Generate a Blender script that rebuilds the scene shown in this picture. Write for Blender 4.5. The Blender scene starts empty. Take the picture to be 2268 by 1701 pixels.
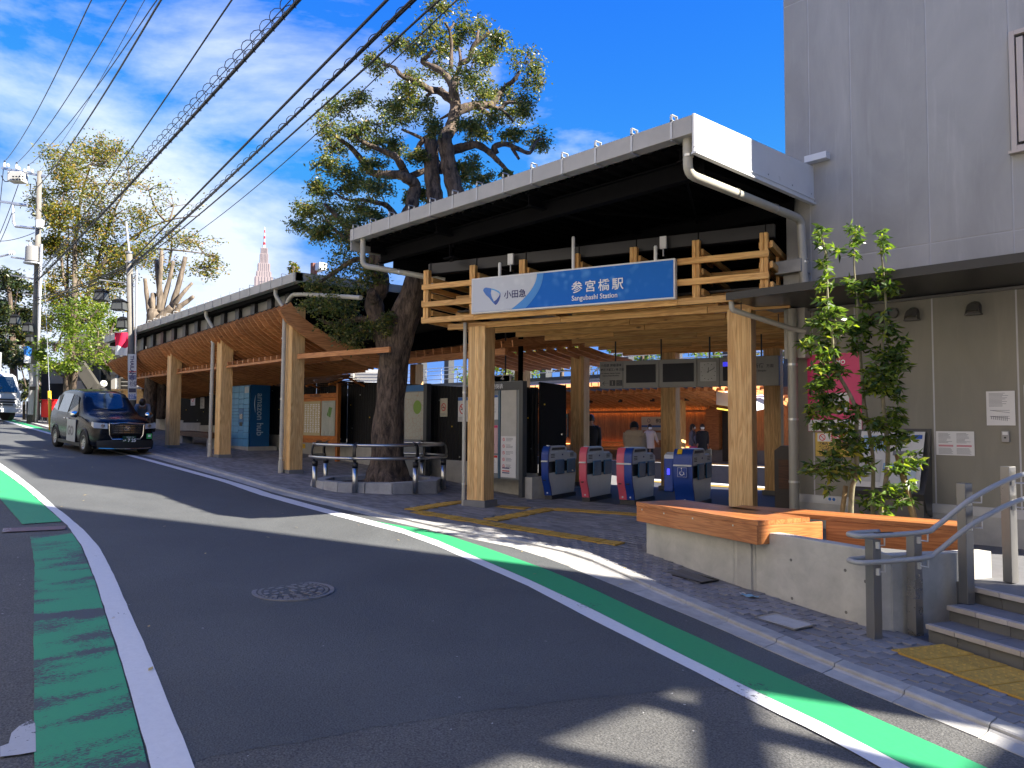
import bpy, bmesh, math, random
import numpy as np
from mathutils import Vector, Matrix
random.seed(7); RNG = np.random.default_rng(7)
sc = bpy.context.scene
COL = sc.collection

# ------------------------------------------------------------------ camera
# world: X runs along the street (+X to the right), Y points into the station, z = 0 is the station floor
FPX = 1700.0
PITCH = math.atan((942 - 850.5) / FPX); ROLL = 0.0067; YAW = math.radians(47)
CAM = Vector((0, 0, 1.5))
_cy, _sy = math.cos(YAW), math.sin(YAW)
_fw0 = Vector((-_sy, _cy, 0)); _rt0 = Vector((_cy, _sy, 0))
CF = _fw0 * math.cos(PITCH) + Vector((0, 0, math.sin(PITCH)))
_up0 = -_fw0 * math.sin(PITCH) + Vector((0, 0, math.cos(PITCH)))
CR = _rt0 * math.cos(ROLL) + _up0 * math.sin(ROLL)
CU = -_rt0 * math.sin(ROLL) + _up0 * math.cos(ROLL)
cd = bpy.data.cameras.new("camera"); cam = bpy.data.objects.new("camera", cd); COL.objects.link(cam)
cd.sensor_width = 36; cd.lens = 36 * FPX / 2268; cd.clip_end = 3000; cd.clip_start = 0.05
cam.matrix_world = Matrix(((CR.x, CU.x, -CF.x, CAM.x), (CR.y, CU.y, -CF.y, CAM.y), (CR.z, CU.z, -CF.z, CAM.z), (0, 0, 0, 1)))
sc.camera = cam

# ------------------------------------------------------------------ sky, sun, exposure
SUN_AZ = Vector((0.91, 0.415, 0)).normalized(); SUN_EL = math.radians(35.5)
SUND = Vector((SUN_AZ.x * math.cos(SUN_EL), SUN_AZ.y * math.cos(SUN_EL), math.sin(SUN_EL)))
sl = bpy.data.lights.new("sun", 'SUN'); sl.energy = 2.2; sl.angle = math.radians(0.53); sl.color = (1.0, 0.93, 0.82)
so = bpy.data.objects.new("sun", sl); COL.objects.link(so); so.location = (30, 12, 30)
so.rotation_euler = SUND.to_track_quat('Z', 'Y').to_euler()
world = bpy.data.worlds.new("World"); sc.world = world; world.use_nodes = True
wn = world.node_tree; wn.nodes.clear()
def wnode(t, **k):
    n = wn.nodes.new(t)
    for a, b in k.items(): setattr(n, a, b)
    return n
bg = wnode('ShaderNodeBackground'); wo = wnode('ShaderNodeOutputWorld'); sky = wnode('ShaderNodeTexSky')
sky.sky_type = 'NISHITA'; sky.sun_disc = False; sky.sun_elevation = SUN_EL
sky.sun_rotation = math.atan2(SUND.x, SUND.y); sky.air_density = 1.0; sky.dust_density = 0.0; sky.ozone_density = 4.0; sky.altitude = 50
bg.inputs['Strength'].default_value = 0.14
tc = wnode('ShaderNodeTexCoord'); mp = wnode('ShaderNodeMapping'); mp.inputs['Scale'].default_value = (1.0, 1.0, 2.6)
n1 = wnode('ShaderNodeTexNoise'); n1.inputs['Scale'].default_value = 2.6; n1.inputs['Detail'].default_value = 9; n1.inputs['Roughness'].default_value = 0.58; n1.inputs['Distortion'].default_value = 0.25
n2 = wnode('ShaderNodeTexNoise'); n2.inputs['Scale'].default_value = 0.9; n2.inputs['Detail'].default_value = 2
dp = wnode('ShaderNodeVectorMath', operation='DOT_PRODUCT'); dp.inputs[1].default_value = (-0.93, -0.33, -0.02)   # a bank of thin cloud over the far end of the street
ad = wnode('ShaderNodeMath', operation='MULTIPLY_ADD'); ad.inputs[1].default_value = 0.55; 
ad2 = wnode('ShaderNodeMath', operation='ADD')
ramp = wnode('ShaderNodeValToRGB'); ramp.color_ramp.elements[0].position = 0.79; ramp.color_ramp.elements[1].position = 1.22
ramp.color_ramp.elements[0].color = (0, 0, 0, 1); ramp.color_ramp.elements[1].color = (0.8, 0.8, 0.8, 1)
mix = wnode('ShaderNodeMixRGB'); mix.inputs['Color2'].default_value = (1.02, 1.1, 1.2, 1)
hsv = wnode('ShaderNodeHueSaturation'); hsv.inputs['Saturation'].default_value = 1.3; hsv.inputs['Value'].default_value = 1.0
dk = wnode('ShaderNodeMixRGB', blend_type='MULTIPLY'); dk.inputs[0].default_value = 1; dk.inputs[2].default_value = (.115, .182, .315, 1)
L = wn.links.new
L(tc.outputs['Generated'], mp.inputs['Vector']); L(mp.outputs['Vector'], n1.inputs['Vector']); L(mp.outputs['Vector'], n2.inputs['Vector'])
L(tc.outputs['Generated'], dp.inputs[0]); L(dp.outputs['Value'], ad.inputs[0]); L(n1.outputs['Fac'], ad.inputs[2])
sz = wnode('ShaderNodeSeparateXYZ'); L(tc.outputs['Generated'], sz.inputs[0]); hz_ = wnode('ShaderNodeMapRange'); hz_.inputs[1].default_value = 0.0; hz_.inputs[2].default_value = 0.30; hz_.inputs[3].default_value = 0.1; hz_.inputs[4].default_value = 0.0; L(sz.outputs['Z'], hz_.inputs[0])   # cloud thickens towards the horizon
L(ad.outputs[0], ad2.inputs[0]); L(hz_.outputs[0], ad2.inputs[1])
L(ad2.outputs[0], ramp.inputs['Fac']); L(ramp.outputs['Color'], mix.inputs['Fac'])
L(sky.outputs['Color'], hsv.inputs['Color']); cl_ = wnode('ShaderNodeMixRGB', blend_type='DARKEN'); cl_.inputs[0].default_value = 1; cl_.inputs[2].default_value = (1.3, 1.9, 2.8, 1); L(hsv.outputs['Color'], cl_.inputs[1]); L(cl_.outputs[0], dk.inputs[1]); L(dk.outputs[0], mix.inputs['Color1']); L(mix.outputs['Color'], bg.inputs['Color']); L(bg.outputs['Background'], wo.inputs['Surface'])
vs = sc.view_settings; vs.view_transform = 'Standard'; vs.look = 'None'; vs.exposure = 3.0; vs.gamma = 1.0; vs.use_curve_mapping = False
sc.cycles.use_denoising = True
sc.cycles.max_bounces = 8; sc.cycles.diffuse_bounces = 4; sc.cycles.transparent_max_bounces = 12
sc.cycles.caustics_reflective = False; sc.cycles.caustics_refractive = False

# ------------------------------------------------------------------ picture point -> place (a ray from the camera met with a real plane or the ground)
def ray(px, py): return CF + CR * ((px - 1134) / FPX) - CU * ((py - 850.5) / FPX)
def atY(p, b): r = ray(*p); return CAM + r * (b / r.y)
def atX(p, x): r = ray(*p); return CAM + r * (x / r.x)
def atZ(p, z): r = ray(*p); return CAM + r * ((z - CAM.z) / r.z)
def atD(p, d): return CAM + ray(*p) * d
def zoom(x0, y0, s): return lambda x, y: (x0 + x * s, y0 + y * s)
DP = zoom(0, 0, 2268 / 2212); z3 = zoom(340, 560, .3134); z4 = zoom(640, 480, .2291); z5 = zoom(640, 780, .2532); z6 = zoom(920, 480, .2532); z7 = zoom(1150, 740, .2848)
z8 = zoom(1440, 480, .2532); zg8 = zoom(1160, 960, .217); zb = zoom(1360, 1060, .2532); zr = zoom(1740, 1160, .3261); zw = zoom(1740, 460, .2411); zw2 = zoom(1740, 840, .2411)
zT = zoom(600, 0, .3254); zz2 = zoom(0, 700, .2532); zz1 = zoom(0, 300, .2532); zl = zoom(0, 1000, .4227); zm = zoom(500, 1050, .3923); zc = zoom(1100, 1280, .3165); zq = zoom(100, 840, .1537); zp = zoom(0, 560, .2411); zs = zoom(0, 0, .3617)
GP = [(-150, 5), (-60, 2.4), (-40, 1.5), (-24.8, .70), (-21, .53), (-16.6, .28), (-14.2, .12), (-10.95, 0), (-6.3, -.22), (-2.85, -.42), (0, -.5), (40, -1.2)]
_gx = [a for a, _ in GP]; _gz = [b for _, b in GP]
def zg(x): return float(np.interp(x, _gx, _gz))
def gnd(p, off=0.0):
    r = ray(*p); t = 2.0
    while t < 160:
        q = CAM + r * t
        if q.z <= zg(q.x) + off: break
        t += 0.01 + t * 0.0006
    return Vector((q.x, q.y, zg(q.x) + off))
def smooth(a, b, x):
    t = min(1, max(0, (x - a) / (b - a))); return t * t * (3 - 2 * t)
def lerp(a, b, t): return a + (b - a) * t

# ------------------------------------------------------------------ mesh helpers
class MB:
    def __init__(s): s.v = []; s.f = []; s.m = []
    def add(s, vs_, fs, mi=0):
        o = len(s.v); s.v += [tuple(p) for p in vs_]; s.f += [[i + o for i in f] for f in fs]; s.m += [mi] * len(fs); return s
    def box(s, c, d, rz=0, mi=0, M=None):
        x, y, z = (k / 2 for k in d); pts = []
        ca, sa = math.cos(rz), math.sin(rz)
        for dx, dy, dz in ((-x, -y, -z), (x, -y, -z), (x, y, -z), (-x, y, -z), (-x, -y, z), (x, -y, z), (x, y, z), (-x, y, z)):
            if M is not None: q = M @ Vector((c[0] + dx, c[1] + dy, c[2] + dz))
            else: q = (c[0] + dx * ca - dy * sa, c[1] + dx * sa + dy * ca, c[2] + dz)
            pts.append(q)
        return s.add(pts, [(0, 3, 2, 1), (4, 5, 6, 7), (0, 1, 5, 4), (1, 2, 6, 5), (2, 3, 7, 6), (3, 0, 4, 7)], mi)
    def beam(s, p, q, w, h, up=(0, 0, 1), mi=0):
        p = Vector(p); q = Vector(q); d = (q - p).normalized(); sd = d.cross(Vector(up))
        if sd.length < 1e-4: sd = d.cross(Vector((0, 1, 0)))
        sd.normalize(); u = sd.cross(d); pts = []
        for e in (p, q):
            for a, b in ((-1, -1), (1, -1), (1, 1), (-1, 1)): pts.append(e + sd * (a * w / 2) + u * (b * h / 2))
        return s.add(pts, [(0, 1, 2, 3), (7, 6, 5, 4), (0, 4, 5, 1), (1, 5, 6, 2), (2, 6, 7, 3), (3, 7, 4, 0)], mi)
    def tube(s, pts, r, n=8, mi=0, cap=True, flat=None):
        pts = [Vector(p) for p in pts]; k = len(pts); rr = r if isinstance(r, (list, tuple)) else [r] * k
        o = len(s.v); prev = None; N = None
        for i, p in enumerate(pts):
            d = (pts[min(i + 1, k - 1)] - pts[max(i - 1, 0)])
            d = d.normalized() if d.length > 1e-9 else Vector((0, 0, 1))
            if N is None: N = d.orthogonal().normalized()
            else:
                N = N - d * N.dot(d); N = N.normalized() if N.length > 1e-6 else d.orthogonal().normalized()
            Bn = d.cross(N)
            for j in range(n):
                a = 2 * math.pi * j / n; s.v.append(tuple(p + (N * math.cos(a) + Bn * math.sin(a)) * rr[i]))
        for i in range(k - 1):
            for j in range(n):
                a = o + i * n + j; b = o + i * n + (j + 1) % n; s.f.append([a, b, b + n, a + n]); s.m.append(mi)
        if cap:
            s.f.append([o + j for j in range(n)][::-1]); s.m.append(mi); s.f.append([o + (k - 1) * n + j for j in range(n)]); s.m.append(mi)
        return s
    def lathe(s, c, prof, n=16, mi=0, axis='Z', cap=True):
        if max(p[1] for p in prof) - min(p[1] for p in prof) < 1e-6: cap = False
        pts = []
        for r, z in prof:
            for j in range(n):
                a = 2 * math.pi * j / n; q = (r * math.cos(a), r * math.sin(a), z)
                if axis == 'Y': q = (q[0], q[2], q[1])
                if axis == 'X': q = (q[2], q[0], q[1])
                pts.append((c[0] + q[0], c[1] + q[1], c[2] + q[2]))
        fs = [[i * n + j, i * n + (j + 1) % n, (i + 1) * n + (j + 1) % n, (i + 1) * n + j] for i in range(len(prof) - 1) for j in range(n)]
        if cap and prof[0][0] > 1e-6: fs.append([j for j in range(n)][::-1])
        if cap and prof[-1][0] > 1e-6: fs.append([(len(prof) - 1) * n + j for j in range(n)])
        return s.add(pts, fs, mi)
    def prism(s, poly, d, mi=0):
        k = len(poly); d = Vector(d); a = [Vector(p) for p in poly]
        return s.add(a + [p + d for p in a], [list(range(k))[::-1], list(range(k, 2 * k))] + [[i, (i + 1) % k, k + (i + 1) % k, k + i] for i in range(k)], mi)
    def strip(s, rows, mi=0, closed=False):
        n = len(rows[0]); o = len(s.v)
        for r in rows: s.v += [tuple(p) for p in r]
        for i in range(len(rows) - 1):
            for j in range(n if closed else n - 1):
                j2 = (j + 1) % n
                s.f.append([o + i * n + j, o + i * n + j2, o + (i + 1) * n + j2, o + (i + 1) * n + j]); s.m.append(mi)
        return s
    def mesh(s, name, mats, smooth=False, recalc=True):
        me = bpy.data.meshes.new(name); me.from_pydata(s.v, [], s.f)
        for m in (mats if isinstance(mats, (list, tuple)) else [mats]): me.materials.append(m)
        if any(s.m): me.polygons.foreach_set('material_index', s.m)
        if recalc:
            bm = bmesh.new(); bm.from_mesh(me); bmesh.ops.recalc_face_normals(bm, faces=bm.faces); bm.to_mesh(me); bm.free()
        if smooth: me.polygons.foreach_set('use_smooth', [True] * len(me.polygons)); 
        me.update(); return me
    def build(s, name, mats, parent=None, smooth=False, bevel=0, local=False, auto=None):
        o = link(name, s.mesh(name, mats, smooth), parent, local)
        if bevel:
            b = o.modifiers.new('bevel', 'BEVEL'); b.width = bevel; b.segments = 2; b.limit_method = 'ANGLE'; b.angle_limit = math.radians(40)
        if auto is not None: shade_auto(o, auto)
        return o
def shade_auto(o, deg):
    me = o.data; me.polygons.foreach_set('use_smooth', [True] * len(me.polygons))
    bm = bmesh.new(); bm.from_mesh(me); lim = math.radians(deg)
    for e in bm.edges:
        if len(e.link_faces) == 2 and e.calc_face_angle(0) > lim: e.smooth = False
    bm.to_mesh(me); bm.free()
WM = {}
def wmat(o): return WM.get(o.name, Matrix.Identity(4))
def link(name, data, parent=None, local=False, M=None):
    o = bpy.data.objects.new(name, data); COL.objects.link(o)
    M = M if M is not None else Matrix.Identity(4)
    if parent is not None:
        o.parent = parent
        if local: WM[o.name] = wmat(parent) @ M; o.matrix_basis = M
        else: o.matrix_parent_inverse = wmat(parent).inverted(); o.matrix_basis = M; WM[o.name] = M.copy()
    else: o.matrix_basis = M; WM[o.name] = M.copy()
    return o
def tag(o, label=None, cat=None, group=None, kind=None):
    if label: o['label'] = label
    if cat: o['category'] = cat
    if group: o['group'] = group
    if kind: o['kind'] = kind
    return o
def thing(name, label, cat, loc=(0, 0, 0), rz=0, group=None):
    o = bpy.data.objects.new(name, None); COL.objects.link(o); o.empty_display_size = .2
    M = Matrix.Translation(Vector(loc)) @ Matrix.Rotation(rz, 4, 'Z'); o.matrix_basis = M; WM[o.name] = M
    return tag(o, label, cat, group)
def struct(o): o['kind'] = 'structure'; return o
_pc = {}
def plank(name, p, q, w, h, mat, parent=None, up=(0, 0, 1), bevel=.004):
    p = Vector(p); q = Vector(q); d = q - p; Ln = d.length; d.normalize(); sd = d.cross(Vector(up))
    if sd.length < 1e-4: sd = d.cross(Vector((0, 1, 0)))
    sd.normalize(); u = sd.cross(d)
    key = (round(Ln, 3), round(w, 3), round(h, 3), mat.name, bevel)
    me = _pc.get(key)
    if me is None:
        m = MB(); m.box((0, 0, 0), (Ln, w, h)); me = m.mesh(name, mat)
        if bevel:
            bm = bmesh.new(); bm.from_mesh(me); bmesh.ops.bevel(bm, geom=bm.edges[:], offset=bevel, segments=1, affect='EDGES'); bm.to_mesh(me); bm.free()
        _pc[key] = me
    c = (p + q) / 2
    M = Matrix(((d.x, -sd.x, u.x, c.x), (d.y, -sd.y, u.y, c.y), (d.z, -sd.z, u.z, c.z), (0, 0, 0, 1)))
    return link(name, me, parent, False, M)
def catmull(pts, n=6):
    pts = [Vector(p) for p in pts]; out = []
    for i in range(len(pts) - 1):
        a = pts[max(i - 1, 0)]; b = pts[i]; c = pts[i + 1]; d = pts[min(i + 2, len(pts) - 1)]
        for k in range(n):
            t = k / n; out.append(.5 * ((2 * b) + (c - a) * t + (2 * a - 5 * b + 4 * c - d) * t * t + (3 * b - a - 3 * c + d) * t ** 3))
    return out + [pts[-1]]
def text(name, body, size, mat, parent, M, align='LEFT', depth=.002, bold=0.0, sx=1.0, space=1.0):
    cu = bpy.data.curves.new(name, 'FONT'); cu.body = body; cu.size = size; cu.align_x = align; cu.align_y = 'BOTTOM_BASELINE'; cu.extrude = depth; cu.offset = bold; cu.space_character = space; cu.resolution_u = 3
    o = bpy.data.objects.new(name, cu); COL.objects.link(o)
    dg = bpy.context.evaluated_depsgraph_get(); me = bpy.data.meshes.new_from_object(o.evaluated_get(dg)); bpy.data.objects.remove(o); bpy.data.curves.remove(cu)
    me.materials.clear(); me.materials.append(mat); me.name = name
    return link(name, me, parent, False, M @ Matrix.Diagonal((sx, 1, 1, 1)))
def frame(o, xd, zd):
    """matrix whose local x runs along xd, local y along zd (text up) and local z towards the reader"""
    xd = Vector(xd).normalized(); zd = Vector(zd).normalized(); n = xd.cross(zd).normalized(); o = Vector(o)
    return Matrix(((xd.x, zd.x, n.x, o.x), (xd.y, zd.y, n.y, o.y), (xd.z, zd.z, n.z, o.z), (0, 0, 0, 1)))

# ------------------------------------------------------------------ materials
def newmat(name):
    m = bpy.data.materials.new(name); m.use_nodes = True; nt = m.node_tree; b = nt.nodes['Principled BSDF']; return m, nt, b
def N(nt, t, **k):
    n = nt.nodes.new(t)
    for a, v in k.items():
        if a in n.inputs: n.inputs[a].default_value = v
        else: setattr(n, a, v)
    return n
def pm(name, col, rough=.6, metal=0, var=.12, scale=4, bump=0, bscale=60, coat=0, spec=.5, rnd=0, emit=None, es=0, stretch=(1, 1, 1), dirt=0, dscale=1.2):
    m, nt, b = newmat(name); l = nt.links.new
    b.inputs['Roughness'].default_value = rough; b.inputs['Metallic'].default_value = metal; b.inputs['Specular IOR Level'].default_value = spec
    b.inputs['Coat Weight'].default_value = coat; b.inputs['Coat Roughness'].default_value = .05
    t = N(nt, 'ShaderNodeTexCoord'); mpn = N(nt, 'ShaderNodeMapping'); mpn.inputs['Scale'].default_value = stretch; l(t.outputs['Object'], mpn.inputs['Vector'])
    nz = N(nt, 'ShaderNodeTexNoise', Scale=scale, Detail=6, Roughness=.6); l(mpn.outputs[0], nz.inputs['Vector'])
    mr = N(nt, 'ShaderNodeMapRange'); mr.inputs[3].default_value = 1 - var; mr.inputs[4].default_value = 1 + var; mr.inputs[1].default_value = .25; mr.inputs[2].default_value = .75; l(nz.outputs['Fac'], mr.inputs[0])
    mul = N(nt, 'ShaderNodeMixRGB', blend_type='MULTIPLY'); mul.inputs[0].default_value = 1; mul.inputs[1].default_value = (*col, 1); l(mr.outputs[0], mul.inputs[2])
    out = mul.outputs[0]
    if rnd:
        oi = N(nt, 'ShaderNodeObjectInfo'); r2 = N(nt, 'ShaderNodeMapRange'); r2.inputs[3].default_value = 1 - rnd; r2.inputs[4].default_value = 1 + rnd; l(oi.outputs['Random'], r2.inputs[0])
        m2 = N(nt, 'ShaderNodeMixRGB', blend_type='MULTIPLY'); m2.inputs[0].default_value = 1; l(out, m2.inputs[1]); l(r2.outputs[0], m2.inputs[2]); out = m2.outputs[0]
    if dirt:
        d = N(nt, 'ShaderNodeTexNoise', Scale=dscale, Detail=8, Roughness=.7, Distortion=.4); l(t.outputs['Object'], d.inputs['Vector'])
        dr = N(nt, 'ShaderNodeMapRange'); dr.inputs[1].default_value = .4; dr.inputs[2].default_value = .7; dr.inputs[3].default_value = 1; dr.inputs[4].default_value = 1 - dirt; l(d.outputs['Fac'], dr.inputs[0])
        m3 = N(nt, 'ShaderNodeMixRGB', blend_type='MULTIPLY'); m3.inputs[0].default_value = 1; l(out, m3.inputs[1]); l(dr.outputs[0], m3.inputs[2]); out = m3.outputs[0]
        rr = N(nt, 'ShaderNodeMapRange'); rr.inputs[1].default_value = .3; rr.inputs[2].default_value = .7; rr.inputs[3].default_value = max(0, rough - .08); rr.inputs[4].default_value = min(1, rough + .12); l(d.outputs['Fac'], rr.inputs[0]); l(rr.outputs[0], b.inputs['Roughness'])
    l(out, b.inputs['Base Color'])
    if bump:
        bn = N(nt, 'ShaderNodeTexNoise', Scale=bscale, Detail=4); l(mpn.outputs[0], bn.inputs['Vector'])
        bp = N(nt, 'ShaderNodeBump', Strength=bump, Distance=.01); l(bn.outputs['Fac'], bp.inputs['Height']); l(bp.outputs[0], b.inputs['Normal'])
    if emit: b.inputs['Emission Color'].default_value = (*emit, 1); b.inputs['Emission Strength'].default_value = es
    return m
def wood(name, c1, c2, rough=.55, ring=9, knots=True, axis=0, rnd=.16, lam=0):
    m, nt, b = newmat(name); l = nt.links.new; b.inputs['Roughness'].default_value = rough
    t = N(nt, 'ShaderNodeTexCoord'); oi = N(nt, 'ShaderNodeObjectInfo')
    off = N(nt, 'ShaderNodeVectorMath', operation='SCALE'); off.inputs[0].default_value = (13.1, 7.7, 5.3); l(oi.outputs['Random'], off.inputs['Scale'])
    ad_ = N(nt, 'ShaderNodeVectorMath', operation='ADD'); l(t.outputs['Object'], ad_.inputs[0]); l(off.outputs[0], ad_.inputs[1])
    mpn = N(nt, 'ShaderNodeMapping'); s = [ring, ring, ring]; s[axis] = ring * .07; mpn.inputs['Scale'].default_value = s; l(ad_.outputs[0], mpn.inputs['Vector'])
    wv = N(nt, 'ShaderNodeTexNoise', Scale=1.0, Detail=3, Distortion=.6); l(mpn.outputs[0], wv.inputs['Vector'])
    mm = N(nt, 'ShaderNodeMath', operation='MULTIPLY'); mm.inputs[1].default_value = 9; l(wv.outputs['Fac'], mm.inputs[0])
    fr = N(nt, 'ShaderNodeMath', operation='PINGPONG'); fr.inputs[1].default_value = .5; l(mm.outputs[0], fr.inputs[0])
    rp = N(nt, 'ShaderNodeValToRGB'); rp.color_ramp.elements[0].color = (*c1, 1); rp.color_ramp.elements[1].color = (*c2, 1); rp.color_ramp.elements[0].position = .05; rp.color_ramp.elements[1].position = .47
    d2 = N(nt, 'ShaderNodeMath', operation='MULTIPLY'); d2.inputs[1].default_value = 1.0; l(fr.outputs[0], d2.inputs[0]); l(d2.outputs[0], rp.inputs[0])
    fine = N(nt, 'ShaderNodeTexNoise', Scale=14, Detail=4); l(mpn.outputs[0], fine.inputs['Vector'])
    mr = N(nt, 'ShaderNodeMapRange'); mr.inputs[3].default_value = .78; mr.inputs[4].default_value = 1.2; l(fine.outputs['Fac'], mr.inputs[0])
    mul = N(nt, 'ShaderNodeMixRGB', blend_type='MULTIPLY'); mul.inputs[0].default_value = 1; l(rp.outputs[0], mul.inputs[1]); l(mr.outputs[0], mul.inputs[2])
    r2 = N(nt, 'ShaderNodeMapRange'); r2.inputs[3].default_value = 1 - rnd; r2.inputs[4].default_value = 1 + rnd; l(oi.outputs['Random'], r2.inputs[0])
    m2 = N(nt, 'ShaderNodeMixRGB', blend_type='MULTIPLY'); m2.inputs[0].default_value = 1; l(mul.outputs[0], m2.inputs[1]); l(r2.outputs[0], m2.inputs[2]); out = m2.outputs[0]
    if knots:
        mk = N(nt, 'ShaderNodeMapping'); s = [4.2, 4.2, 4.2]; s[axis] = 1.7; mk.inputs['Scale'].default_value = s; l(ad_.outputs[0], mk.inputs['Vector'])
        vo = N(nt, 'ShaderNodeTexVoronoi', Scale=1.0); l(mk.outputs[0], vo.inputs['Vector'])
        kr = N(nt, 'ShaderNodeMapRange'); kr.inputs[1].default_value = .045; kr.inputs[2].default_value = .10; kr.inputs[3].default_value = .32; kr.inputs[4].default_value = 1; l(vo.outputs['Distance'], kr.inputs[0])
        m3 = N(nt, 'ShaderNodeMixRGB', blend_type='MULTIPLY'); m3.inputs[0].default_value = 1; l(out, m3.inputs[1]); l(kr.outputs[0], m3.inputs[2]); out = m3.outputs[0]
    l(out, b.inputs['Base Color'])
    bp = N(nt, 'ShaderNodeBump', Strength=.12, Distance=.004); l(fine.outputs['Fac'], bp.inputs['Height']); l(bp.outputs[0], b.inputs['Normal'])
    return m
def leafmat(name, stops, trans=.35, rough=.42):
    m, nt, b = newmat(name); l = nt.links.new
    at = N(nt, 'ShaderNodeAttribute', attribute_name='rnd'); rp = N(nt, 'ShaderNodeValToRGB')
    cr = rp.color_ramp
    while len(cr.elements) < len(stops): cr.elements.new(.5)
    for e, (p, c) in zip(cr.elements, stops): e.position = p; e.color = (*c, 1)
    l(at.outputs['Fac'], rp.inputs[0]); l(rp.outputs[0], b.inputs['Base Color']); b.inputs['Roughness'].default_value = rough
    tr = N(nt, 'ShaderNodeBsdfTranslucent'); br = N(nt, 'ShaderNodeMixRGB', blend_type='MULTIPLY'); br.inputs[0].default_value = 1; br.inputs[2].default_value = (1.5, 1.6, .5, 1); l(rp.outputs[0], br.inputs[1]); l(br.outputs[0], tr.inputs['Color'])
    ms = N(nt, 'ShaderNodeMixShader'); ms.inputs[0].default_value = trans; l(b.outputs[0], ms.inputs[1]); l(tr.outputs[0], ms.inputs[2]); l(ms.outputs[0], nt.nodes['Material Output'].inputs['Surface'])
    return m
def bark(name, c1, c2, scale=9, depth=.03):
    m, nt, b = newmat(name); l = nt.links.new; b.inputs['Roughness'].default_value = .9
    t = N(nt, 'ShaderNodeTexCoord'); mpn = N(nt, 'ShaderNodeMapping'); mpn.inputs['Scale'].default_value = (1, 1, .28); l(t.outputs['Object'], mpn.inputs['Vector'])
    nz = N(nt, 'ShaderNodeTexNoise', Scale=scale, Detail=8, Roughness=.68, Distortion=.7); l(mpn.outputs[0], nz.inputs['Vector'])
    rp = N(nt, 'ShaderNodeValToRGB'); rp.color_ramp.elements[0].color = (*c1, 1); rp.color_ramp.elements[1].color = (*c2, 1); rp.color_ramp.elements[0].position = .38; rp.color_ramp.elements[1].position = .64; l(nz.outputs['Fac'], rp.inputs[0]); l(rp.outputs[0], b.inputs['Base Color'])
    vo = N(nt, 'ShaderNodeTexNoise', Scale=scale * 1.8, Detail=7, Roughness=.7, Distortion=.5); l(mpn.outputs[0], vo.inputs['Vector'])
    bp = N(nt, 'ShaderNodeBump', Strength=.9, Distance=depth); l(vo.outputs['Fac'], bp.inputs['Height']); l(bp.outputs[0], b.inputs['Normal']); return m
def glassy(name, col, rough=.04): return pm(name, col, rough=rough, var=.02, spec=.8, coat=.6)

M_col = wood('cedar_column', (.82, .54, .235), (.62, .35, .13), ring=7, knots=False, axis=0)
M_lat = wood('cedar_lattice', (.80, .47, .16), (.58, .29, .08), ring=8)
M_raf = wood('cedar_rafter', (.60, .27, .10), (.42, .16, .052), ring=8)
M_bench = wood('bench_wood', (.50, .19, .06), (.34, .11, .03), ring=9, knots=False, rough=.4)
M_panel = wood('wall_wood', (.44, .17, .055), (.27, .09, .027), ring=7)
M_board = wood('board_wood', (.50, .17, .03), (.34, .10, .015), ring=10, knots=False)
M_brown = wood('brown_wood', (.13, .052, .022), (.07, .028, .012), ring=9, knots=False)
M_steel = pm('dark_steel', (.006, .006, .007), .8, 0, .15, spec=.06)
M_deck = pm('dark_deck', (.006, .006, .0065), .9, 0, .15, spec=.04)
M_gutter = pm('grey_gutter_metal', (.42, .41, .385), .42, .0, .05, dirt=.1)
M_white = pm('white_panel', (.72, .73, .73), .35, 0, .03, dirt=.05)
M_pipe = pm('pipe_paint', (.46, .44, .37), .38, 0, .05, dirt=.12)
M_ss = pm('stainless', (.55, .55, .53), .28, 1, .1, stretch=(1, 1, .1))
M_galv = pm('galvanised', (.48, .49, .5), .45, .7, .12)
M_black = pm('black_metal', (.012, .012, .013), .42, 0, .1)
M_rubber = pm('rubber', (.015, .015, .016), .8)
M_wht = pm('white_paint_flat', (.75, .75, .74), .5, 0, .03)
M_txtw = pm('white_letters', (.85, .86, .88), .5, 0, 0)
M_txtb = pm('black_letters', (.02, .02, .025), .5, 0, 0)
M_navy = pm('navy_letters', (.012, .016, .12), .5, 0, 0)
M_red = pm('red_paint', (.62, .02, .025), .35, 0, .06)
M_yel = pm('yellow_plastic', (.75, .46, .02), .4, 0, .06)
M_paper = pm('paper', (.70, .69, .66), .7, 0, .04)
M_conc = pm('concrete', (.43, .415, .37), .85, 0, .13, scale=5, bump=.12, bscale=90, dirt=.16, dscale=2.2)
M_glass = glassy('dark_glass', (.02, .026, .03))

# ================================================================== ground, road, pavement
def fY(pts):
    xs = [a for a, _ in pts]; ys = [b for _, b in pts]
    return lambda x: float(np.interp(x, xs, ys))
Yk = fY([(-150, 12), (-45, 7.65), (-23, 7.42), (-17, 7.28), (-10.2, 7.22), (-8.9, 7.3), (-8.3, 7.42), (-7.6, 7.54), (-7.0, 7.55), (-6.5, 7.46), (-5.9, 7.25), (-5.17, 6.97), (-4.47, 6.74), (-3.87, 6.54), (-3.03, 6.27), (-2, 5.93), (0, 5.25), (4, 3.9), (12, 1.2)])
Ya = fY([(-150, 11.7), (-45, 7.3), (-17, 7.0), (-10.2, 6.97), (-8.8, 7.05), (-7.6, 7.17), (-6.8, 7.06), (-6, 6.83), (-5, 6.58), (-4, 6.31), (-2.9, 5.98), (0, 5.0), (4, 3.6), (12, .9)])
YgU = fY([(-10.6, 6.66), (-10.3, 6.74), (-9.5, 6.93), (-8.77, 6.96), (-7.7, 6.82), (-6.6, 6.62), (-5.64, 6.4), (-4.7, 6.11), (-3.71, 5.83), (-2.74, 5.55), (0, 4.6), (4, 3.2)])
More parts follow.
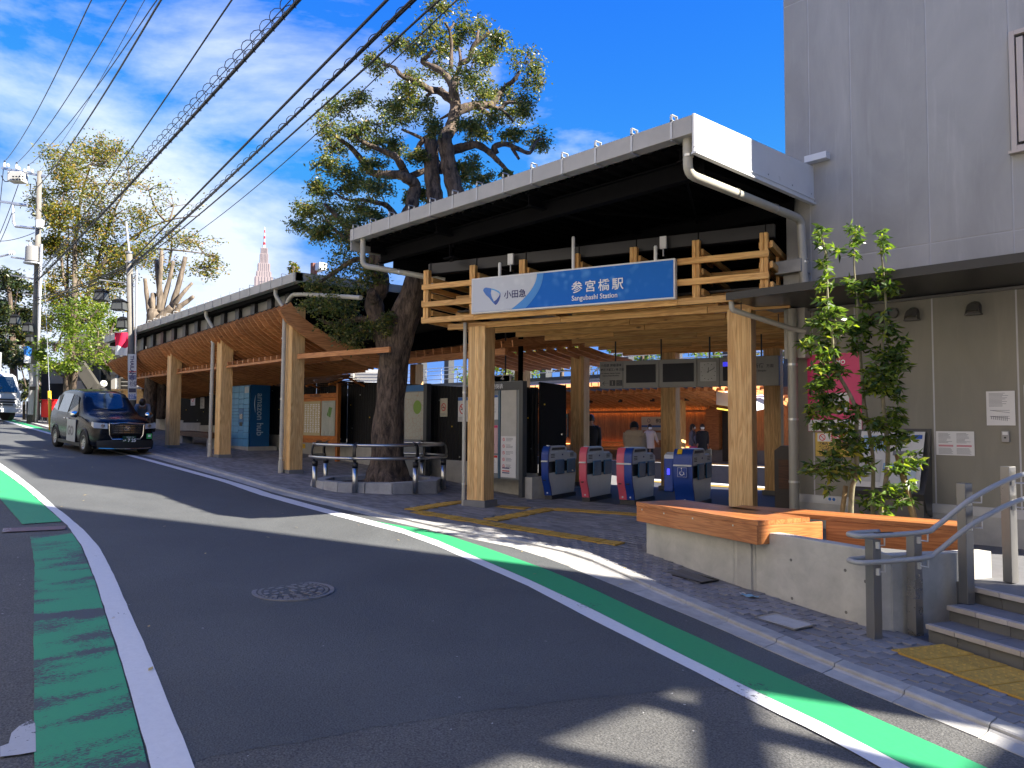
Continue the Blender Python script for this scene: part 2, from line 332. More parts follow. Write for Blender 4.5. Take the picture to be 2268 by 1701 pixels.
YwU = fY([(-150, 11.4), (-40, 7.0), (-21, 6.82), (-15, 6.9), (-11.3, 6.72), (-9.6, 6.72), (-8.56, 6.6), (-7.47, 6.34), (-6.2, 6.06), (-5, 5.76), (-3.72, 5.38), (-2.45, 5.02), (0, 4.1), (4, 2.7)])
YwL = fY([(-150, 11.2), (-40, 6.82), (-21, 6.64), (-16, 6.69), (-12.6, 6.53), (-10.9, 6.47), (-9.9, 6.48), (-9.3, 6.5), (-8.2, 6.34), (-7.25, 6.12), (-6, 5.85), (-4.8, 5.5), (-3.56, 5.17), (-2.35, 4.82), (0, 3.9), (4, 2.5)])
YlL = fY([(-150, 7), (-40, 3.6), (-19.84, 3.3), (-16.66, 3.17), (-14.13, 3.02), (-12.23, 2.86), (-10.53, 2.63), (-8.65, 2.3), (-7.15, 2.01), (-5.9, 1.77), (-5.09, 1.61), (-4.37, 1.46), (-2, .98), (2, .1)])
YlR = fY([(-150, 7.2), (-40, 3.85), (-21.31, 3.52), (-18.48, 3.40), (-15.36, 3.22), (-13.15, 3.07), (-11.6, 2.93), (-10.3, 2.77), (-8.9, 2.53), (-7.16, 2.2), (-5.83, 1.95), (-5.01, 1.79), (-4.24, 1.64), (-2, 1.18), (2, .3)])
YgL = fY([(-40, 2.9), (-15.41, 2.58), (-14.17, 2.51), (-12.33, 2.37), (-11.37, 2.25), (-9.7, 1.97), (-7.44, 1.52), (-6.05, 1.25), (-4.74, 1.0), (-2, .45), (2, -.4)])

def asphalt(name, base, grain, wear, light=(.30, .30, .29), rough=.82):
    m, nt, b = newmat(name); l = nt.links.new
    t = N(nt, 'ShaderNodeTexCoord')
    big = N(nt, 'ShaderNodeTexNoise', Scale=.55, Detail=7, Roughness=.62, Distortion=.5); l(t.outputs['Object'], big.inputs['Vector'])
    fine = N(nt, 'ShaderNodeTexNoise', Scale=70, Detail=5, Roughness=.7); l(t.outputs['Object'], fine.inputs['Vector'])
    vo = N(nt, 'ShaderNodeTexVoronoi', Scale=70); l(t.outputs['Object'], vo.inputs['Vector'])
    a = N(nt, 'ShaderNodeMapRange'); a.inputs[1].default_value = .3; a.inputs[2].default_value = .7; a.inputs[3].default_value = 1 - wear; a.inputs[4].default_value = 1 + wear; l(big.outputs['Fac'], a.inputs[0])
    c = N(nt, 'ShaderNodeMapRange'); c.inputs[1].default_value = .3; c.inputs[2].default_value = .7; c.inputs[3].default_value = 1 - grain; c.inputs[4].default_value = 1 + grain; l(fine.outputs['Fac'], c.inputs[0])
    mu = N(nt, 'ShaderNodeMath', operation='MULTIPLY'); l(a.outputs[0], mu.inputs[0]); l(c.outputs[0], mu.inputs[1])
    m1 = N(nt, 'ShaderNodeMixRGB', blend_type='MULTIPLY'); m1.inputs[0].default_value = 1; m1.inputs[1].default_value = (*base, 1); l(mu.outputs[0], m1.inputs[2])
    th = N(nt, 'ShaderNodeMath', operation='GREATER_THAN'); th.inputs[1].default_value = 1 - grain * .045; l(vo.outputs['Color'], th.inputs[0])
    m2 = N(nt, 'ShaderNodeMixRGB'); m2.inputs[2].default_value = (*light, 1); l(th.outputs[0], m2.inputs[0]); l(m1.outputs[0], m2.inputs[1])
    l(m2.outputs[0], b.inputs['Base Color'])
    rr = N(nt, 'ShaderNodeMapRange'); rr.inputs[3].default_value = rough - .12; rr.inputs[4].default_value = rough + .1; l(big.outputs['Fac'], rr.inputs[0]); l(rr.outputs[0], b.inputs['Roughness'])
    ad_ = N(nt, 'ShaderNodeMath', operation='ADD'); l(fine.outputs['Fac'], ad_.inputs[0]); l(vo.outputs['Distance'], ad_.inputs[1])
    bp = N(nt, 'ShaderNodeBump', Strength=.55, Distance=.006); l(ad_.outputs[0], bp.inputs['Height']); l(bp.outputs[0], b.inputs['Normal']); return m
M_new = asphalt('new_asphalt', (.084, .089, .089), .42, .18)
M_old = asphalt('old_asphalt', (.100, .099, .093), .75, .22, light=(.42, .42, .40))
def paint(name, col, under, amount, sx=1.0, fine=30, rough=.6):
    """road paint worn through to the asphalt in noisy patches"""
    m, nt, b = newmat(name); l = nt.links.new; b.inputs['Roughness'].default_value = rough
    t = N(nt, 'ShaderNodeTexCoord'); mpn = N(nt, 'ShaderNodeMapping'); mpn.inputs['Scale'].default_value = (sx, 1, 1); l(t.outputs['Object'], mpn.inputs['Vector'])
    a = N(nt, 'ShaderNodeTexNoise', Scale=1.3, Detail=2); l(mpn.outputs[0], a.inputs['Vector'])
    f = N(nt, 'ShaderNodeTexNoise', Scale=fine, Detail=5, Roughness=.65, Distortion=.6); l(mpn.outputs[0], f.inputs['Vector'])
    ad_ = N(nt, 'ShaderNodeMath', operation='MULTIPLY_ADD'); ad_.inputs[1].default_value = 1.35; l(a.outputs['Fac'], ad_.inputs[0]); l(f.outputs['Fac'], ad_.inputs[2])
    mr = N(nt, 'ShaderNodeMapRange'); mr.inputs[1].default_value = 1.22 - amount; mr.inputs[2].default_value = 1.26 - amount; l(ad_.outputs[0], mr.inputs[0])
    v = N(nt, 'ShaderNodeMapRange'); v.inputs[3].default_value = .86; v.inputs[4].default_value = 1.1; l(f.outputs['Fac'], v.inputs[0])
    c = N(nt, 'ShaderNodeMixRGB', blend_type='MULTIPLY'); c.inputs[0].default_value = 1; c.inputs[1].default_value = (*col, 1); l(v.outputs[0], c.inputs[2])
    mx = N(nt, 'ShaderNodeMixRGB'); mx.inputs[2].default_value = (*under, 1); l(mr.outputs[0], mx.inputs[0]); l(c.outputs[0], mx.inputs[1]); l(mx.outputs[0], b.inputs['Base Color'])
    bp = N(nt, 'ShaderNodeBump', Strength=.25, Distance=.004); l(f.outputs['Fac'], bp.inputs['Height']); l(bp.outputs[0], b.inputs['Normal']); return m
M_wline = paint('white_road_paint', (.72, .72, .72), (.2, .2, .2), -.26, fine=25)
M_green = paint('green_road_paint', (.035, .33, .13), (.05, .055, .06), -.30)
M_greenw = paint('worn_green_road_paint', (.04, .33, .14), (.075, .075, .075), .0, sx=2.6, fine=34)
M_kerb = pm('kerb_concrete', (.42, .41, .38), .85, 0, .16, scale=7, bump=.25, bscale=70, rnd=.12, dirt=.22, dscale=2.5)
M_mortar = pm('mortar', (.17, .165, .16), .9, 0, .2, scale=20, bump=.2)
M_paver = pm('paver', (.21, .205, .205), .8, 0, .14, scale=18, bump=.2, bscale=120, rnd=.2)
def paver_mass_mat():
    m, nt, b = newmat('paver_far'); l = nt.links.new; b.inputs['Roughness'].default_value = .8
    at = N(nt, 'ShaderNodeAttribute', attribute_name='rnd'); mr = N(nt, 'ShaderNodeMapRange'); mr.inputs[3].default_value = .72; mr.inputs[4].default_value = 1.25; l(at.outputs['Fac'], mr.inputs[0])
    c = N(nt, 'ShaderNodeMixRGB', blend_type='MULTIPLY'); c.inputs[0].default_value = 1; c.inputs[1].default_value = (.21, .205, .205, 1); l(mr.outputs[0], c.inputs[2]); l(c.outputs[0], b.inputs['Base Color']); return m
M_paverf = paver_mass_mat()
M_tact = pm('tactile_yellow', (.52, .31, .05), .7, 0, .2, scale=9, bump=.1, rnd=.16, dirt=.3, dscale=3)

XS = sorted(set([-150, -120, -100, -80, -65, -55, -48] + [round(-42 + .5 * i, 2) for i in range(93)] + [6, 8, 12, 20, 40]))
gb = MB(); gb.strip([[(x, y, zg(x) - .06) for y in (-90, -40, 17.4)] for x in XS]); struct(gb.build('ground', M_mortar))
g2 = MB(); g2.add([(-400, 17.4, -1.3), (300, 17.4, -1.3), (300, 400, -1.3), (-400, 400, -1.3)], [(0, 1, 2, 3)])
g2.add([(-400, -300, 4.0), (-150, -300, 4.0), (-150, 400, 4.0), (-400, 400, 4.0)], [(0, 1, 2, 3)]); struct(g2.build('terrain', M_mortar))
rb = MB(); rb.strip([[(x, y, zg(x)) for y in (-60, -30, -10, -3, Ya(x))] for x in XS if x <= 12]); ROAD = struct(rb.build('road', M_old))
SEAM = [(-4.33, 1.5), (-4.27, 1.83), (-4.16, 2.25), (-4.06, 2.67), (-3.97, 3.0), (-3.88, 3.3), (-3.76, 3.6), (-3.66, 3.89), (-3.57, 4.07), (-3.4, 4.5), (-3.16, 5.04), (-2.91, 5.67), (-2.75, 6.0)]
sy_ = [b for _, b in SEAM]; sx_ = [a for a, _ in SEAM]
nr = MB(); rows = []
cols = [i / 40 for i in range(41)]
for k, g in enumerate([0, .05, .1, .2, .35, .5, .7] + [1 + .6 * i for i in range(60)] + [40, 50, 65, 90, 120, 145]):
    row = []
    for t in cols:
        y0 = lerp(1.55, 5.98, t); xs0 = float(np.interp(y0, sy_, sx_)) + (.012 * math.sin(t * 97) + .01 * math.sin(t * 41 + 1))
        x = xs0 - g; f = min(1, g / 1.0); y = lerp(y0, lerp(YlR(x) - .05, Ya(x) - .005, t), f); row.append((x, y, zg(x) + .002 + .004 * min(1, g / .3)))
    rows.append(row)
nr.strip(rows); struct(nr.build('road_surface', M_new))
def line_strip(name, lo, hi, x0, x1, mat, off, step=.2, jag=.004):
    m = MB(); n = max(2, int((x1 - x0) / step)); rows = []
    for i in range(n + 1):
        x = lerp(x0, x1, i / n); j = jag * (random.random() - .5) * 2; rows.append([(x, lo(x) + j, zg(x) + off), (x, hi(x) + j * .7, zg(x) + off)])
    m.strip(rows); return struct(m.build(name, mat))
line_strip('road_edge_line', YwL, YwU, -60, 5, M_wline, .010)
line_strip('road_edge_line', YlL, YlR, -60, 2, M_wline, .012)
line_strip('green_lane_marking', lambda x: YwU(x) + .004, lambda x: max(YgU(x), YwU(x) + .006), -10.6, 5, M_green, .0105)
line_strip('green_lane_marking', YgL, lambda x: YlL(x) - .01, -60, -12.6, M_green, .011)
line_strip('green_lane_marking', YgL, lambda x: YlL(x) - .01, -11.5, 2, M_greenw, .011)
line_strip('green_lane_marking', lambda x: YwU(x) + .01, lambda x: YwU(x) + .33, -44, -31, M_green, .0105)
fm = MB()                                                        # white panel stencilled on the left lane marking
fm.add([(-12.35, 2.12, zg(-12.3) + .016), (-12.0, 2.05, zg(-12) + .016), (-11.85, 2.75, zg(-11.8) + .016), (-12.15, 2.83, zg(-12.1) + .016)], [(0, 1, 2, 3)])
struct(fm.build('road_stencil_marking', paint('dirty_white_paint', (.5, .5, .5), (.2, .12, .12), .3, fine=20)))
blob = [gnd(zl(*q), .012) for q in ((0, 1605), (0, 1548), (45, 1530), (60, 1475), (100, 1440), (165, 1408), (185, 1425), (188, 1575), (110, 1590))]
fb = MB(); fb.add(blob, [list(range(len(blob)))]); struct(fb.build('old_paint_patch_marking', paint('flaked_white_paint', (.5, .5, .5), (.10, .10, .10), -.16)))
# crack in the green lane
# ------------------------------------------------------------------ kerb and gutter, stone by stone
KERB = struct(MB().strip([[(x, Ya(x) + .01, zg(x) - .03), (x, Yk(x) + .16, zg(x) - .03)] for x in [-46 + .5 * i for i in range(116)]]).build('kerb', M_mortar))
def zkb(x): return zg(x) + .035
i = 0; x = -46.0
while x < 9:
    ln = .6; x1 = x + ln - .008; xm = (x + x1) / 2; e = .006
    a0, a1, k0, k1 = Ya(x), Ya(x1), Yk(x), Yk(x1); t0, t1 = zg(x), zg(x1); dz = random.uniform(-.003, .003)
    if x > -31:
        m = MB(); prof = lambda xx, a, k, z: [(xx, a + .005, z - .05), (xx, a + .005, z + .004 + dz), (xx, k - .07, z + .002 + dz), (xx, k - .045, z + .012), (xx, k - .045, z - .05)]
        A_, B_ = prof(x, a0, k0, t0), prof(x1, a1, k1, t1)
        m.strip([A_, B_], closed=True); m.f += [[0, 1, 2, 3, 4], [9, 8, 7, 6, 5]]; m.m += [0, 0]
        m.build('gutter_slab', M_kerb, KERB)
    m = MB(); kp = lambda xx, k, z: [(xx, k - .043, z - .05), (xx, k - .03, z + .028 + dz), (xx, k - .015, z + .036 + dz), (xx, k + .13, z + .036 + dz), (xx, k + .13, z - .05)]
    A_, B_ = kp(x, k0, t0), kp(x1, k1, t1); m.strip([A_, B_], closed=True); m.f += [[0, 1, 2, 3, 4], [9, 8, 7, 6, 5]]; m.m += [0, 0]
    m.build('kerb_stone', M_kerb, KERB); x += ln

# ------------------------------------------------------------------ pavement (bed, then pavers)
def zpave(x, y):
    z = zg(x) + .03
    k = smooth(8.6, 10.6, y) * (1 - smooth(11.8, 14.5, -x)) * smooth(5.8, 6.3, -x)
    return z * (1 - k)
def wall_y(x): return float(np.interp(x, [-6.35, -4.71, -3.08, -2.87], [8.40, 7.89, 7.5, 7.56]))
def pave_top(x):
    if x < -11.35: return 11.56
    if x < -6.36: return 11.6
    if x < -2.87: return wall_y(x)
    return 7.56 - .39 / .92 * (x + 2.75)      # foot of the steps
pb = MB()
for xa, xb in ((-46, -11.35), (-11.35, -6.36), (-6.36, -2.87), (-2.87, 8)):
    n = max(2, int((xb - xa) / .5)); rows = []
    for i in range(n + 1):
        x = lerp(xa, xb, i / n); xe = min(x, xb - 1e-4); rows.append([(x, y, zpave(x, y) - .012) for y in [lerp(Yk(x) + .135, max(Yk(x) + .14, pave_top(xe)) + .02, t / 10) for t in range(11)]])
    pb.strip(rows)
PAVE = struct(pb.build('pavement', M_mortar))
TACT = []
def tact_path(p, q, n=None):
    p = Vector(p); q = Vector(q); d = q - p; n = n or max(1, round(d.length / .3)); d.normalize()
    for i in range(n): TACT.append((p + d * (.3 * (i + .5)), math.atan2(d.y, d.x)))
tact_path((-10.95, 7.85), (-11.5, 9.5)); tact_path((-10.75, 7.8), (-7.0, 8.55)); tact_path((-9.45, 8.35), (-9.75, 10.05)); tact_path((-9.7, 10.1), (-8.0, 10.6)); tact_path((-10.6, 9.55), (-9.8, 9.9), 2)
SD = Vector((.92, -.39)).normalized(); SN = Vector((.39, .92)).normalized()
for i in range(9):
    for j in range(2):
        p = Vector((-2.62, 7.02)) + SD * (.15 + .3 * i) + SN * (.15 + .3 * j - .1); TACT.append((p, math.atan2(SD.y, SD.x)))
tm = MB(); tm.box((0, 0, -.002), (.296, .296, .018))
for a in range(4):
    for b in range(4): tm.lathe((-.105 + .07 * a, -.105 + .07 * b, .007), [(.016, 0), (.010, .005)], 6)
TME = tm.mesh('tactile_tile', M_tact)
for (p, a) in TACT:
    z = zpave(p.x, p.y); nx = (zpave(p.x + .1, p.y) - zpave(p.x - .1, p.y)) / .2; ny = (zpave(p.x, p.y + .1) - zpave(p.x, p.y - .1)) / .2
    Mx = Matrix(((1, 0, 0, p.x), (0, 1, 0, p.y), (nx, ny, 1, z + .001), (0, 0, 0, 1))) @ Matrix.Rotation(a, 4, 'Z'); link('tactile_tile', TME, PAVE, False, Mx)
def in_tact(x, y):
    for p, a in TACT:
        if abs(p.x - x) < .3 and abs(p.y - y) < .3:
            dx, dy = x - p.x, y - p.y; u = dx * math.cos(a) + dy * math.sin(a); v = -dx * math.sin(a) + dy * math.cos(a)
            if abs(u) < .2 and abs(v) < .2: return True
    return False
LIDS = [((-3.64, 6.95), .40, .30), ((-5.22, 7.76), .56, .30)]
def in_lid(x, y): return any(abs(x - c[0]) < w / 2 + .1 and abs(y - c[1] + (x - c[0]) * .28) < h / 2 + .06 for c, w, h in LIDS)
pvm = MB(); pvm.box((0, 0, 0), (.196, .0965, .03)); PVME = pvm.mesh('paver', M_paver)
bm = bmesh.new(); bm.from_mesh(PVME); bmesh.ops.bevel(bm, geom=[e for e in bm.edges if all(v.co.z > 0 for v in e.verts)], offset=.002, segments=1, affect='EDGES'); bm.to_mesh(PVME); bm.free()
cand = []
for j in range(60):
    xi = -31.0
    while xi < 4:
        x = xi + (.1 if j % 2 else 0); k = (Yk(x + .1) - Yk(x - .1)) / .2; y = Yk(x) + .19 + j * .1 * math.sqrt(1 + k * k); xi += .2
        if y > pave_top(x) - .05 or in_tact(x, y) or in_lid(x, y): continue
        z = zpave(x, y); v = Vector((x, y, z)) - CAM; d = v.dot(CF)
        if d < 1: continue
        px = 1134 + FPX * v.dot(CR) / d; py = 850.5 - FPX * v.dot(CU) / d
        if not (-60 < px < 2330 and py < 1760): continue
        cand.append((d, x, y, z, k))
cand.sort(); mass = MB(); rnds = []
for n, (d, x, y, z, k) in enumerate(cand):
    nx = (zpave(x + .05, y) - zpave(x - .05, y)) / .1; ny = (zpave(x, y + .05) - zpave(x, y - .05)) / .1
    if n < 300:
        Mx = Matrix(((1, 0, 0, x), (k, 1, 0, y), (nx + random.uniform(-.004, .004), ny + random.uniform(-.004, .004), 1, z - .015 + random.uniform(-.001, .001)), (0, 0, 0, 1))); link('paver', PVME, PAVE, False, Mx)
    else:
        hx, hy = .098, .0482; zz = z + random.uniform(-.002, .002); c = [(-hx, -hy), (hx, -hy), (hx, hy), (-hx, hy)]
        top = [(x + a, y + b + k * a, zz + nx * a + ny * (b + k * a)) for a, b in c]; bot = [(p[0], p[1], p[2] - .014) for p in top]
        mass.add(top + bot, [(0, 1, 2, 3), (0, 4, 5, 1), (1, 5, 6, 2), (2, 6, 7, 3), (3, 7, 4, 0)]); rnds += [random.random()] * 5
pm_ = link('paver_field', mass.mesh('paver_field', M_paverf, recalc=False), PAVE); tag(pm_, kind='stuff')
at_ = pm_.data.attributes.new('rnd', 'FLOAT', 'FACE'); at_.data.foreach_set('value', rnds)

# ------------------------------------------------------------------ lids, grating, manhole
M_iron = pm('cast_iron', (.21, .205, .205), .55, .2, .25, scale=12, bump=.2, bscale=40)
mh = gnd(DP(634, 1278)); man = thing('manhole_cover', 'round patterned iron manhole cover set in the dark road', 'manhole cover', (mh.x, mh.y, zg(mh.x) + .007))
man.rotation_euler = (0, 0, 0)
sl_ = (zg(mh.x + .3) - zg(mh.x - .3)) / .6
Mm = Matrix(((1, 0, 0, mh.x), (0, 1, 0, mh.y), (sl_, 0, 1, zg(mh.x) + .008), (0, 0, 0, 1)))
def mcirc(mb, r0, r1, z, n=48):
    mb.strip([[(r0 * math.cos(2 * math.pi * j / n), r0 * math.sin(2 * math.pi * j / n), z) for j in range(n)], [(r1 * math.cos(2 * math.pi * j / n), r1 * math.sin(2 * math.pi * j / n), z) for j in range(n)]], closed=True)
m = MB(); m.lathe((0, 0, 0), [(.40, -.02), (.40, .004), (.36, .004), (.36, -.003)], 48, cap=False); link('rim', m.mesh('rim', M_iron), man, False, Mm)
m = MB(); m.lathe((0, 0, 0), [(0, -.004), (.355, -.004)], 48); 
cover = link('cover_plate', m.mesh('cover_plate', pm('iron_dark', (.06, .06, .062), .7, .1)), man, False, Mm)
m = MB(); rs = random.Random(3)
for ring, (r0, r1, n) in enumerate(((.31, .34, 40), (.235, .295, 13), (.155, .22, 10), (.09, .14, 6))):
    for j in range(n):
        a0 = 2 * math.pi * (j + .08 + .25 * (ring > 0) * rs.random()) / n; a1 = 2 * math.pi * (j + .92 - .2 * (ring > 0) * rs.random()) / n; ra = r0 + (.02 * rs.random() if ring else 0); rb_ = r1 - (.018 * rs.random() if ring else 0)
        pts = [(ra * math.cos(a0), ra * math.sin(a0), 0), (rb_ * math.cos(lerp(a0, a1, .2)), rb_ * math.sin(lerp(a0, a1, .2)), 0), (rb_ * math.cos(a1), rb_ * math.sin(a1), 0), (ra * math.cos(lerp(a0, a1, .8)), ra * math.sin(lerp(a0, a1, .8)), 0)]
        m.prism([(p[0], p[1], -.004) for p in pts], (0, 0, .008))
m.box((0, 0, 0), (.09, .05, .008)); r_ = link('relief_pattern', m.mesh('relief_pattern', M_iron), man, False, Mm)
gr = thing('drain_grating', 'black iron drain grating in the pavement beside the concrete bench wall', 'grating', (-5.22, 7.75, zg(-5.22)))
m = MB(); gz = zpave(-5.22, 7.75) + .002; sh = -.30; gs = (zg(-5) - zg(-5.4)) / .4
Mg = Matrix(((1, 0, 0, -5.22), (sh, 1, 0, 7.75), (gs, 0, 1, gz), (0, 0, 0, 1)))
m.box((0, 0, -.012), (.56, .29, .008)); link('tray', m.mesh('tray', M_black), gr, False, Mg)
fm_ = MB()
for s_ in (-1, 1): fm_.box((0, s_ * .142, -.003), (.57, .012, .014)); fm_.box((s_ * .28, 0, -.003), (.012, .28, .014))
link('frame', fm_.mesh('frame', M_black), gr, False, Mg)
bmz = MB(); bmz.box((0, 0, 0), (.009, .272, .012)); bme = bmz.mesh('bar', M_iron)
for i in range(24): link('bar', bme, gr, False, Mg @ Matrix.Translation((-.265 + .023 * i, 0, -.003)))
m = MB(); Ml = Matrix(((1, 0, 0, -3.64), (-.33, 1, 0, 6.96), ((zg(-3.4) - zg(-3.8)) / .4, 0, 1, zpave(-3.64, 6.96)), (0, 0, 0, 1)))
m.box((0, 0, -.005), (.40, .28, .02)); ld = link('inspection_lid', m.mesh('inspection_lid', M_kerb), None, False, Ml); tag(ld, 'plain square concrete inspection lid in the pavement near the kerb', 'lid')
fr_ = MB()
for s_ in (-1, 1): fr_.box((0, s_ * .15, 0), (.43, .012, .014)); fr_.box((s_ * .21, 0, 0), (.012, .29, .014))
link('rim', fr_.mesh('rim', M_ss), ld, True)
# ------------------------------------------------------------------ fallen leaves and litter on the road
M_fall = leafmat('fallen_leaf', [(0, (.45, .3, .08)), (.5, (.55, .42, .15)), (1, (.25, .13, .05))], trans=.1)
m = MB(); rn = []
for q in [zl(445, 228), zl(438, 256), zl(322, 288), zl(270, 75), zl(483, 82), zl(115, 40), zm(398, 300), zm(750, 288), zm(975, 372), zl(790, 1137), zm(1995, 748), zr(1120, 655), zr(1160, 560), zr(1065, 812), zr(1180, 840), zr(1220, 690), zr(310, 700), zr(420, 687), zr(285, 890)] + [(random.uniform(150, 1900), random.uniform(1050, 1400)) for _ in range(16)]:
    p = gnd(q, .022); a = random.uniform(0, 6.28); s_ = random.uniform(.018, .035); u = Vector((math.cos(a), math.sin(a), .15)) * s_; w = Vector((-math.sin(a), math.cos(a), .1)) * s_ * .5
    if p.y > 7.2: p.z += .03
    m.add([p - u, p - w, p + u, p + w], [(0, 1, 2, 3)]); rn.append(random.random())
fo = link('fallen_leaves', m.mesh('fallen_leaves', M_fall, recalc=False)); tag(fo, kind='stuff'); fo.data.attributes.new('rnd', 'FLOAT', 'FACE').data.foreach_set('value', rn)
p = gnd(zb(1195, 1020), .045); m = MB(); rows = []
for i in range(7):
    u = i / 6; rows.append([(p.x - .09 + .18 * u, p.y - .035 * math.sin(math.pi * (.15 + .7 * u)) + .05 * (v - .5) * 2 * (1 - .5 * abs(u - .5)), p.z + .008 * math.sin(u * 9 + v * 4)) for v in (0, .33, .66, 1)])
m.strip(rows); mk = m.build('face_mask', pm('mask_blue', (.2, .38, .48), .8), smooth=True); tag(mk, 'pale blue face mask dropped on the pavement below the bench wall', 'mask')
m = MB(); m.tube([(p.x - .09, p.y - .02, p.z), (p.x - .14, p.y + .01, p.z), (p.x - .12, p.y + .05, p.z), (p.x - .08, p.y + .03, p.z)], .003, 5); m.build('ear_loop', M_paper, mk)

# ================================================================== station entrance (timber frame turned 18 degrees to the street)
EA = math.radians(18); E1 = Vector((math.cos(EA), math.sin(EA), 0)); E2 = Vector((-math.sin(EA), math.cos(EA), 0)); EO = Vector((-10.85, 9.28, 0))
def E(u, v, z): return EO + E1 * u + E2 * v + Vector((0, 0, z))
ENT = thing('station_entrance', 'timber entrance frame with open lattice and slatted ceiling over the ticket gates', 'station entrance', E(2.4, 0, 0))
M_base = pm('column_base', (.19, .19, .185), .7, 0, .08, dirt=.1)
def column(parent, c, ax, size, z0, z1, ped=True, staves=5):
    ax = Vector(ax); ay = Vector((-ax.y, ax.x, 0)); c = Vector(c)
    m = MB(); rz = math.atan2(ax.y, ax.x)
    m.box((c.x, c.y, (z0 + z1) / 2), (size - .012, size - .012, z1 - z0 - .002), rz)
    col = m.build('column', M_col, parent)
    w = size / staves
    for i in range(staves):
        o = c + ax * (-size / 2 + w * (i + .5)); plank('stave', (o.x, o.y, z0), (o.x, o.y, z1), w - .0012, size, M_col, col, up=tuple(ay), bevel=.002)
    if ped:
        m = MB(); m.box((c.x, c.y, z0 - .07), (size + .10, size + .10, .14), rz); m.build('plinth', M_base, parent, bevel=.006)
    return col
column(ENT, E(.05, 0, 0), E1, .36, .13, 3.32)
column(ENT, E(4.80, 0, 0), E1, .36, .13, 3.32)
for u, v in ((-.47, 5.68), (1.88, 5.68), (4.25, 5.68), (5.42, 3.1)): column(ENT, E(u, v, 0), E1, .36, .10, 3.25)
PU = [-.96 + 1.03 * k for k in range(7)]
for k, u in enumerate(PU):
    for s_ in (-1, 1): plank('lattice_post', E(u + s_ * .031, -.34, 3.42), E(u + s_ * .031, -.34, 4.42), .056, .10, M_lat, ENT, up=tuple(E2))
    for j, z in enumerate((4.24, 3.93, 3.61)):
        plank('lattice_joist', E(u + .075, -.30, z), E(u + .075, 1.5, z), .045, .10, M_lat, ENT)
        if 0 < k: plank('lattice_joist', E(u - .075, -.26, z + .02), E(u - .075, .9, z + .02), .045, .09, M_lat, ENT)
for z, h, v in ((4.09, .10, -.415), (3.76, .10, -.415), (3.455, .105, -.415)):
    for a, b in ((-1.02, .13), (.134, 3.9), (3.904, 5.30)): plank('lattice_rail', E(a, v, z), E(b, v, z), .045, h, M_lat, ENT)
for z, a, b in ((3.93, -.62, .2), (3.61, -.62, .1), (3.93, 4.2, 5.2), (3.61, 4.22, 5.15), (3.93, 4.1, 5.0), (3.60, 3.7, 4.1)): plank('inner_rail', E(a, .15, z), E(b, .15, z), .045, .10, M_lat, ENT)
for z in (4.24, 3.93, 3.62):                     # returns of the lattice on both flanks
    plank('flank_rail', E(5.33, -.38, z), E(5.33, 4.5, z), .045, .10, M_lat, ENT)
    plank('flank_rail', E(-1.06, -.36, z - .13), E(-1.06, 1.6, z - .13), .045, .10, M_lat, ENT)
for v in (.45, 1.5, 2.6): plank('flank_post', E(5.28, v, 3.42), E(5.28, v, 4.3), .05, .11, M_lat, ENT, up=tuple(E2))
# ceiling boards: staggered lengths in two layers, running across the entrance
rs = random.Random(11)
for i in range(9):
    v = -.12 + .80 * i
    for layer, z in ((0, 3.345), (1, 3.47)):
        u = (-.55 + (.26 * i if i < 5 else 1.0) * (1 if layer == 0 else .6)) if i else -.62
        end = 5.55
        while u < end - .3:
            ln = rs.uniform(1.5, 3.4); ln = min(ln, end - u); (plank('ceiling_board', E(u, v + layer * .42, z), E(u + ln - .006, v + layer * .42, z), .05, .105 if layer == 0 else .07, M_lat, ENT) if layer == 0 or rs.random() < .45 else 0); u += ln
for u in (.3, 1.33, 2.36, 3.39, 4.42, 5.2): plank('ceiling_bearer', E(u, .1, 3.56), E(u, 6.6, 3.56), .06, .09, M_lat, ENT)
m = MB(); m.prism([E(-.5, .0, 3.64), E(5.5, .0, 3.64), E(5.5, 6.9, 3.64), E(-.5, 6.9, 3.64)], (0, 0, .03)); m.build('ceiling_shade_panel', M_black, ENT)  # black panel added above the boards so their gaps look shaded
# steel behind the lattice
m = MB(); m.beam(E(-1.02, -.18, 4.47), E(5.35, -.18, 4.47), .10, .21); m.build('steel_beam', pm('grey_black_steel', (.012, .012, .013), .45), ENT)
for k, u in enumerate(PU): m = MB(); m.beam(E(u, -.235, 4.40), E(u, -.235, 4.60), .012, .012); m.build('beam_stiffener', M_steel, ENT)
m = MB(); m.beam(E(-1.02, -.18, 4.36), E(5.35, -.18, 4.36), .16, .02); m.build('beam_flange', M_steel, ENT)
for v in (1.6, 3.4, 5.2, 6.8): m = MB(); m.beam(E(-1.3, v, 4.0), E(5.6, v, 4.0), .12, .25); m.build('steel_joist', M_steel, ENT)

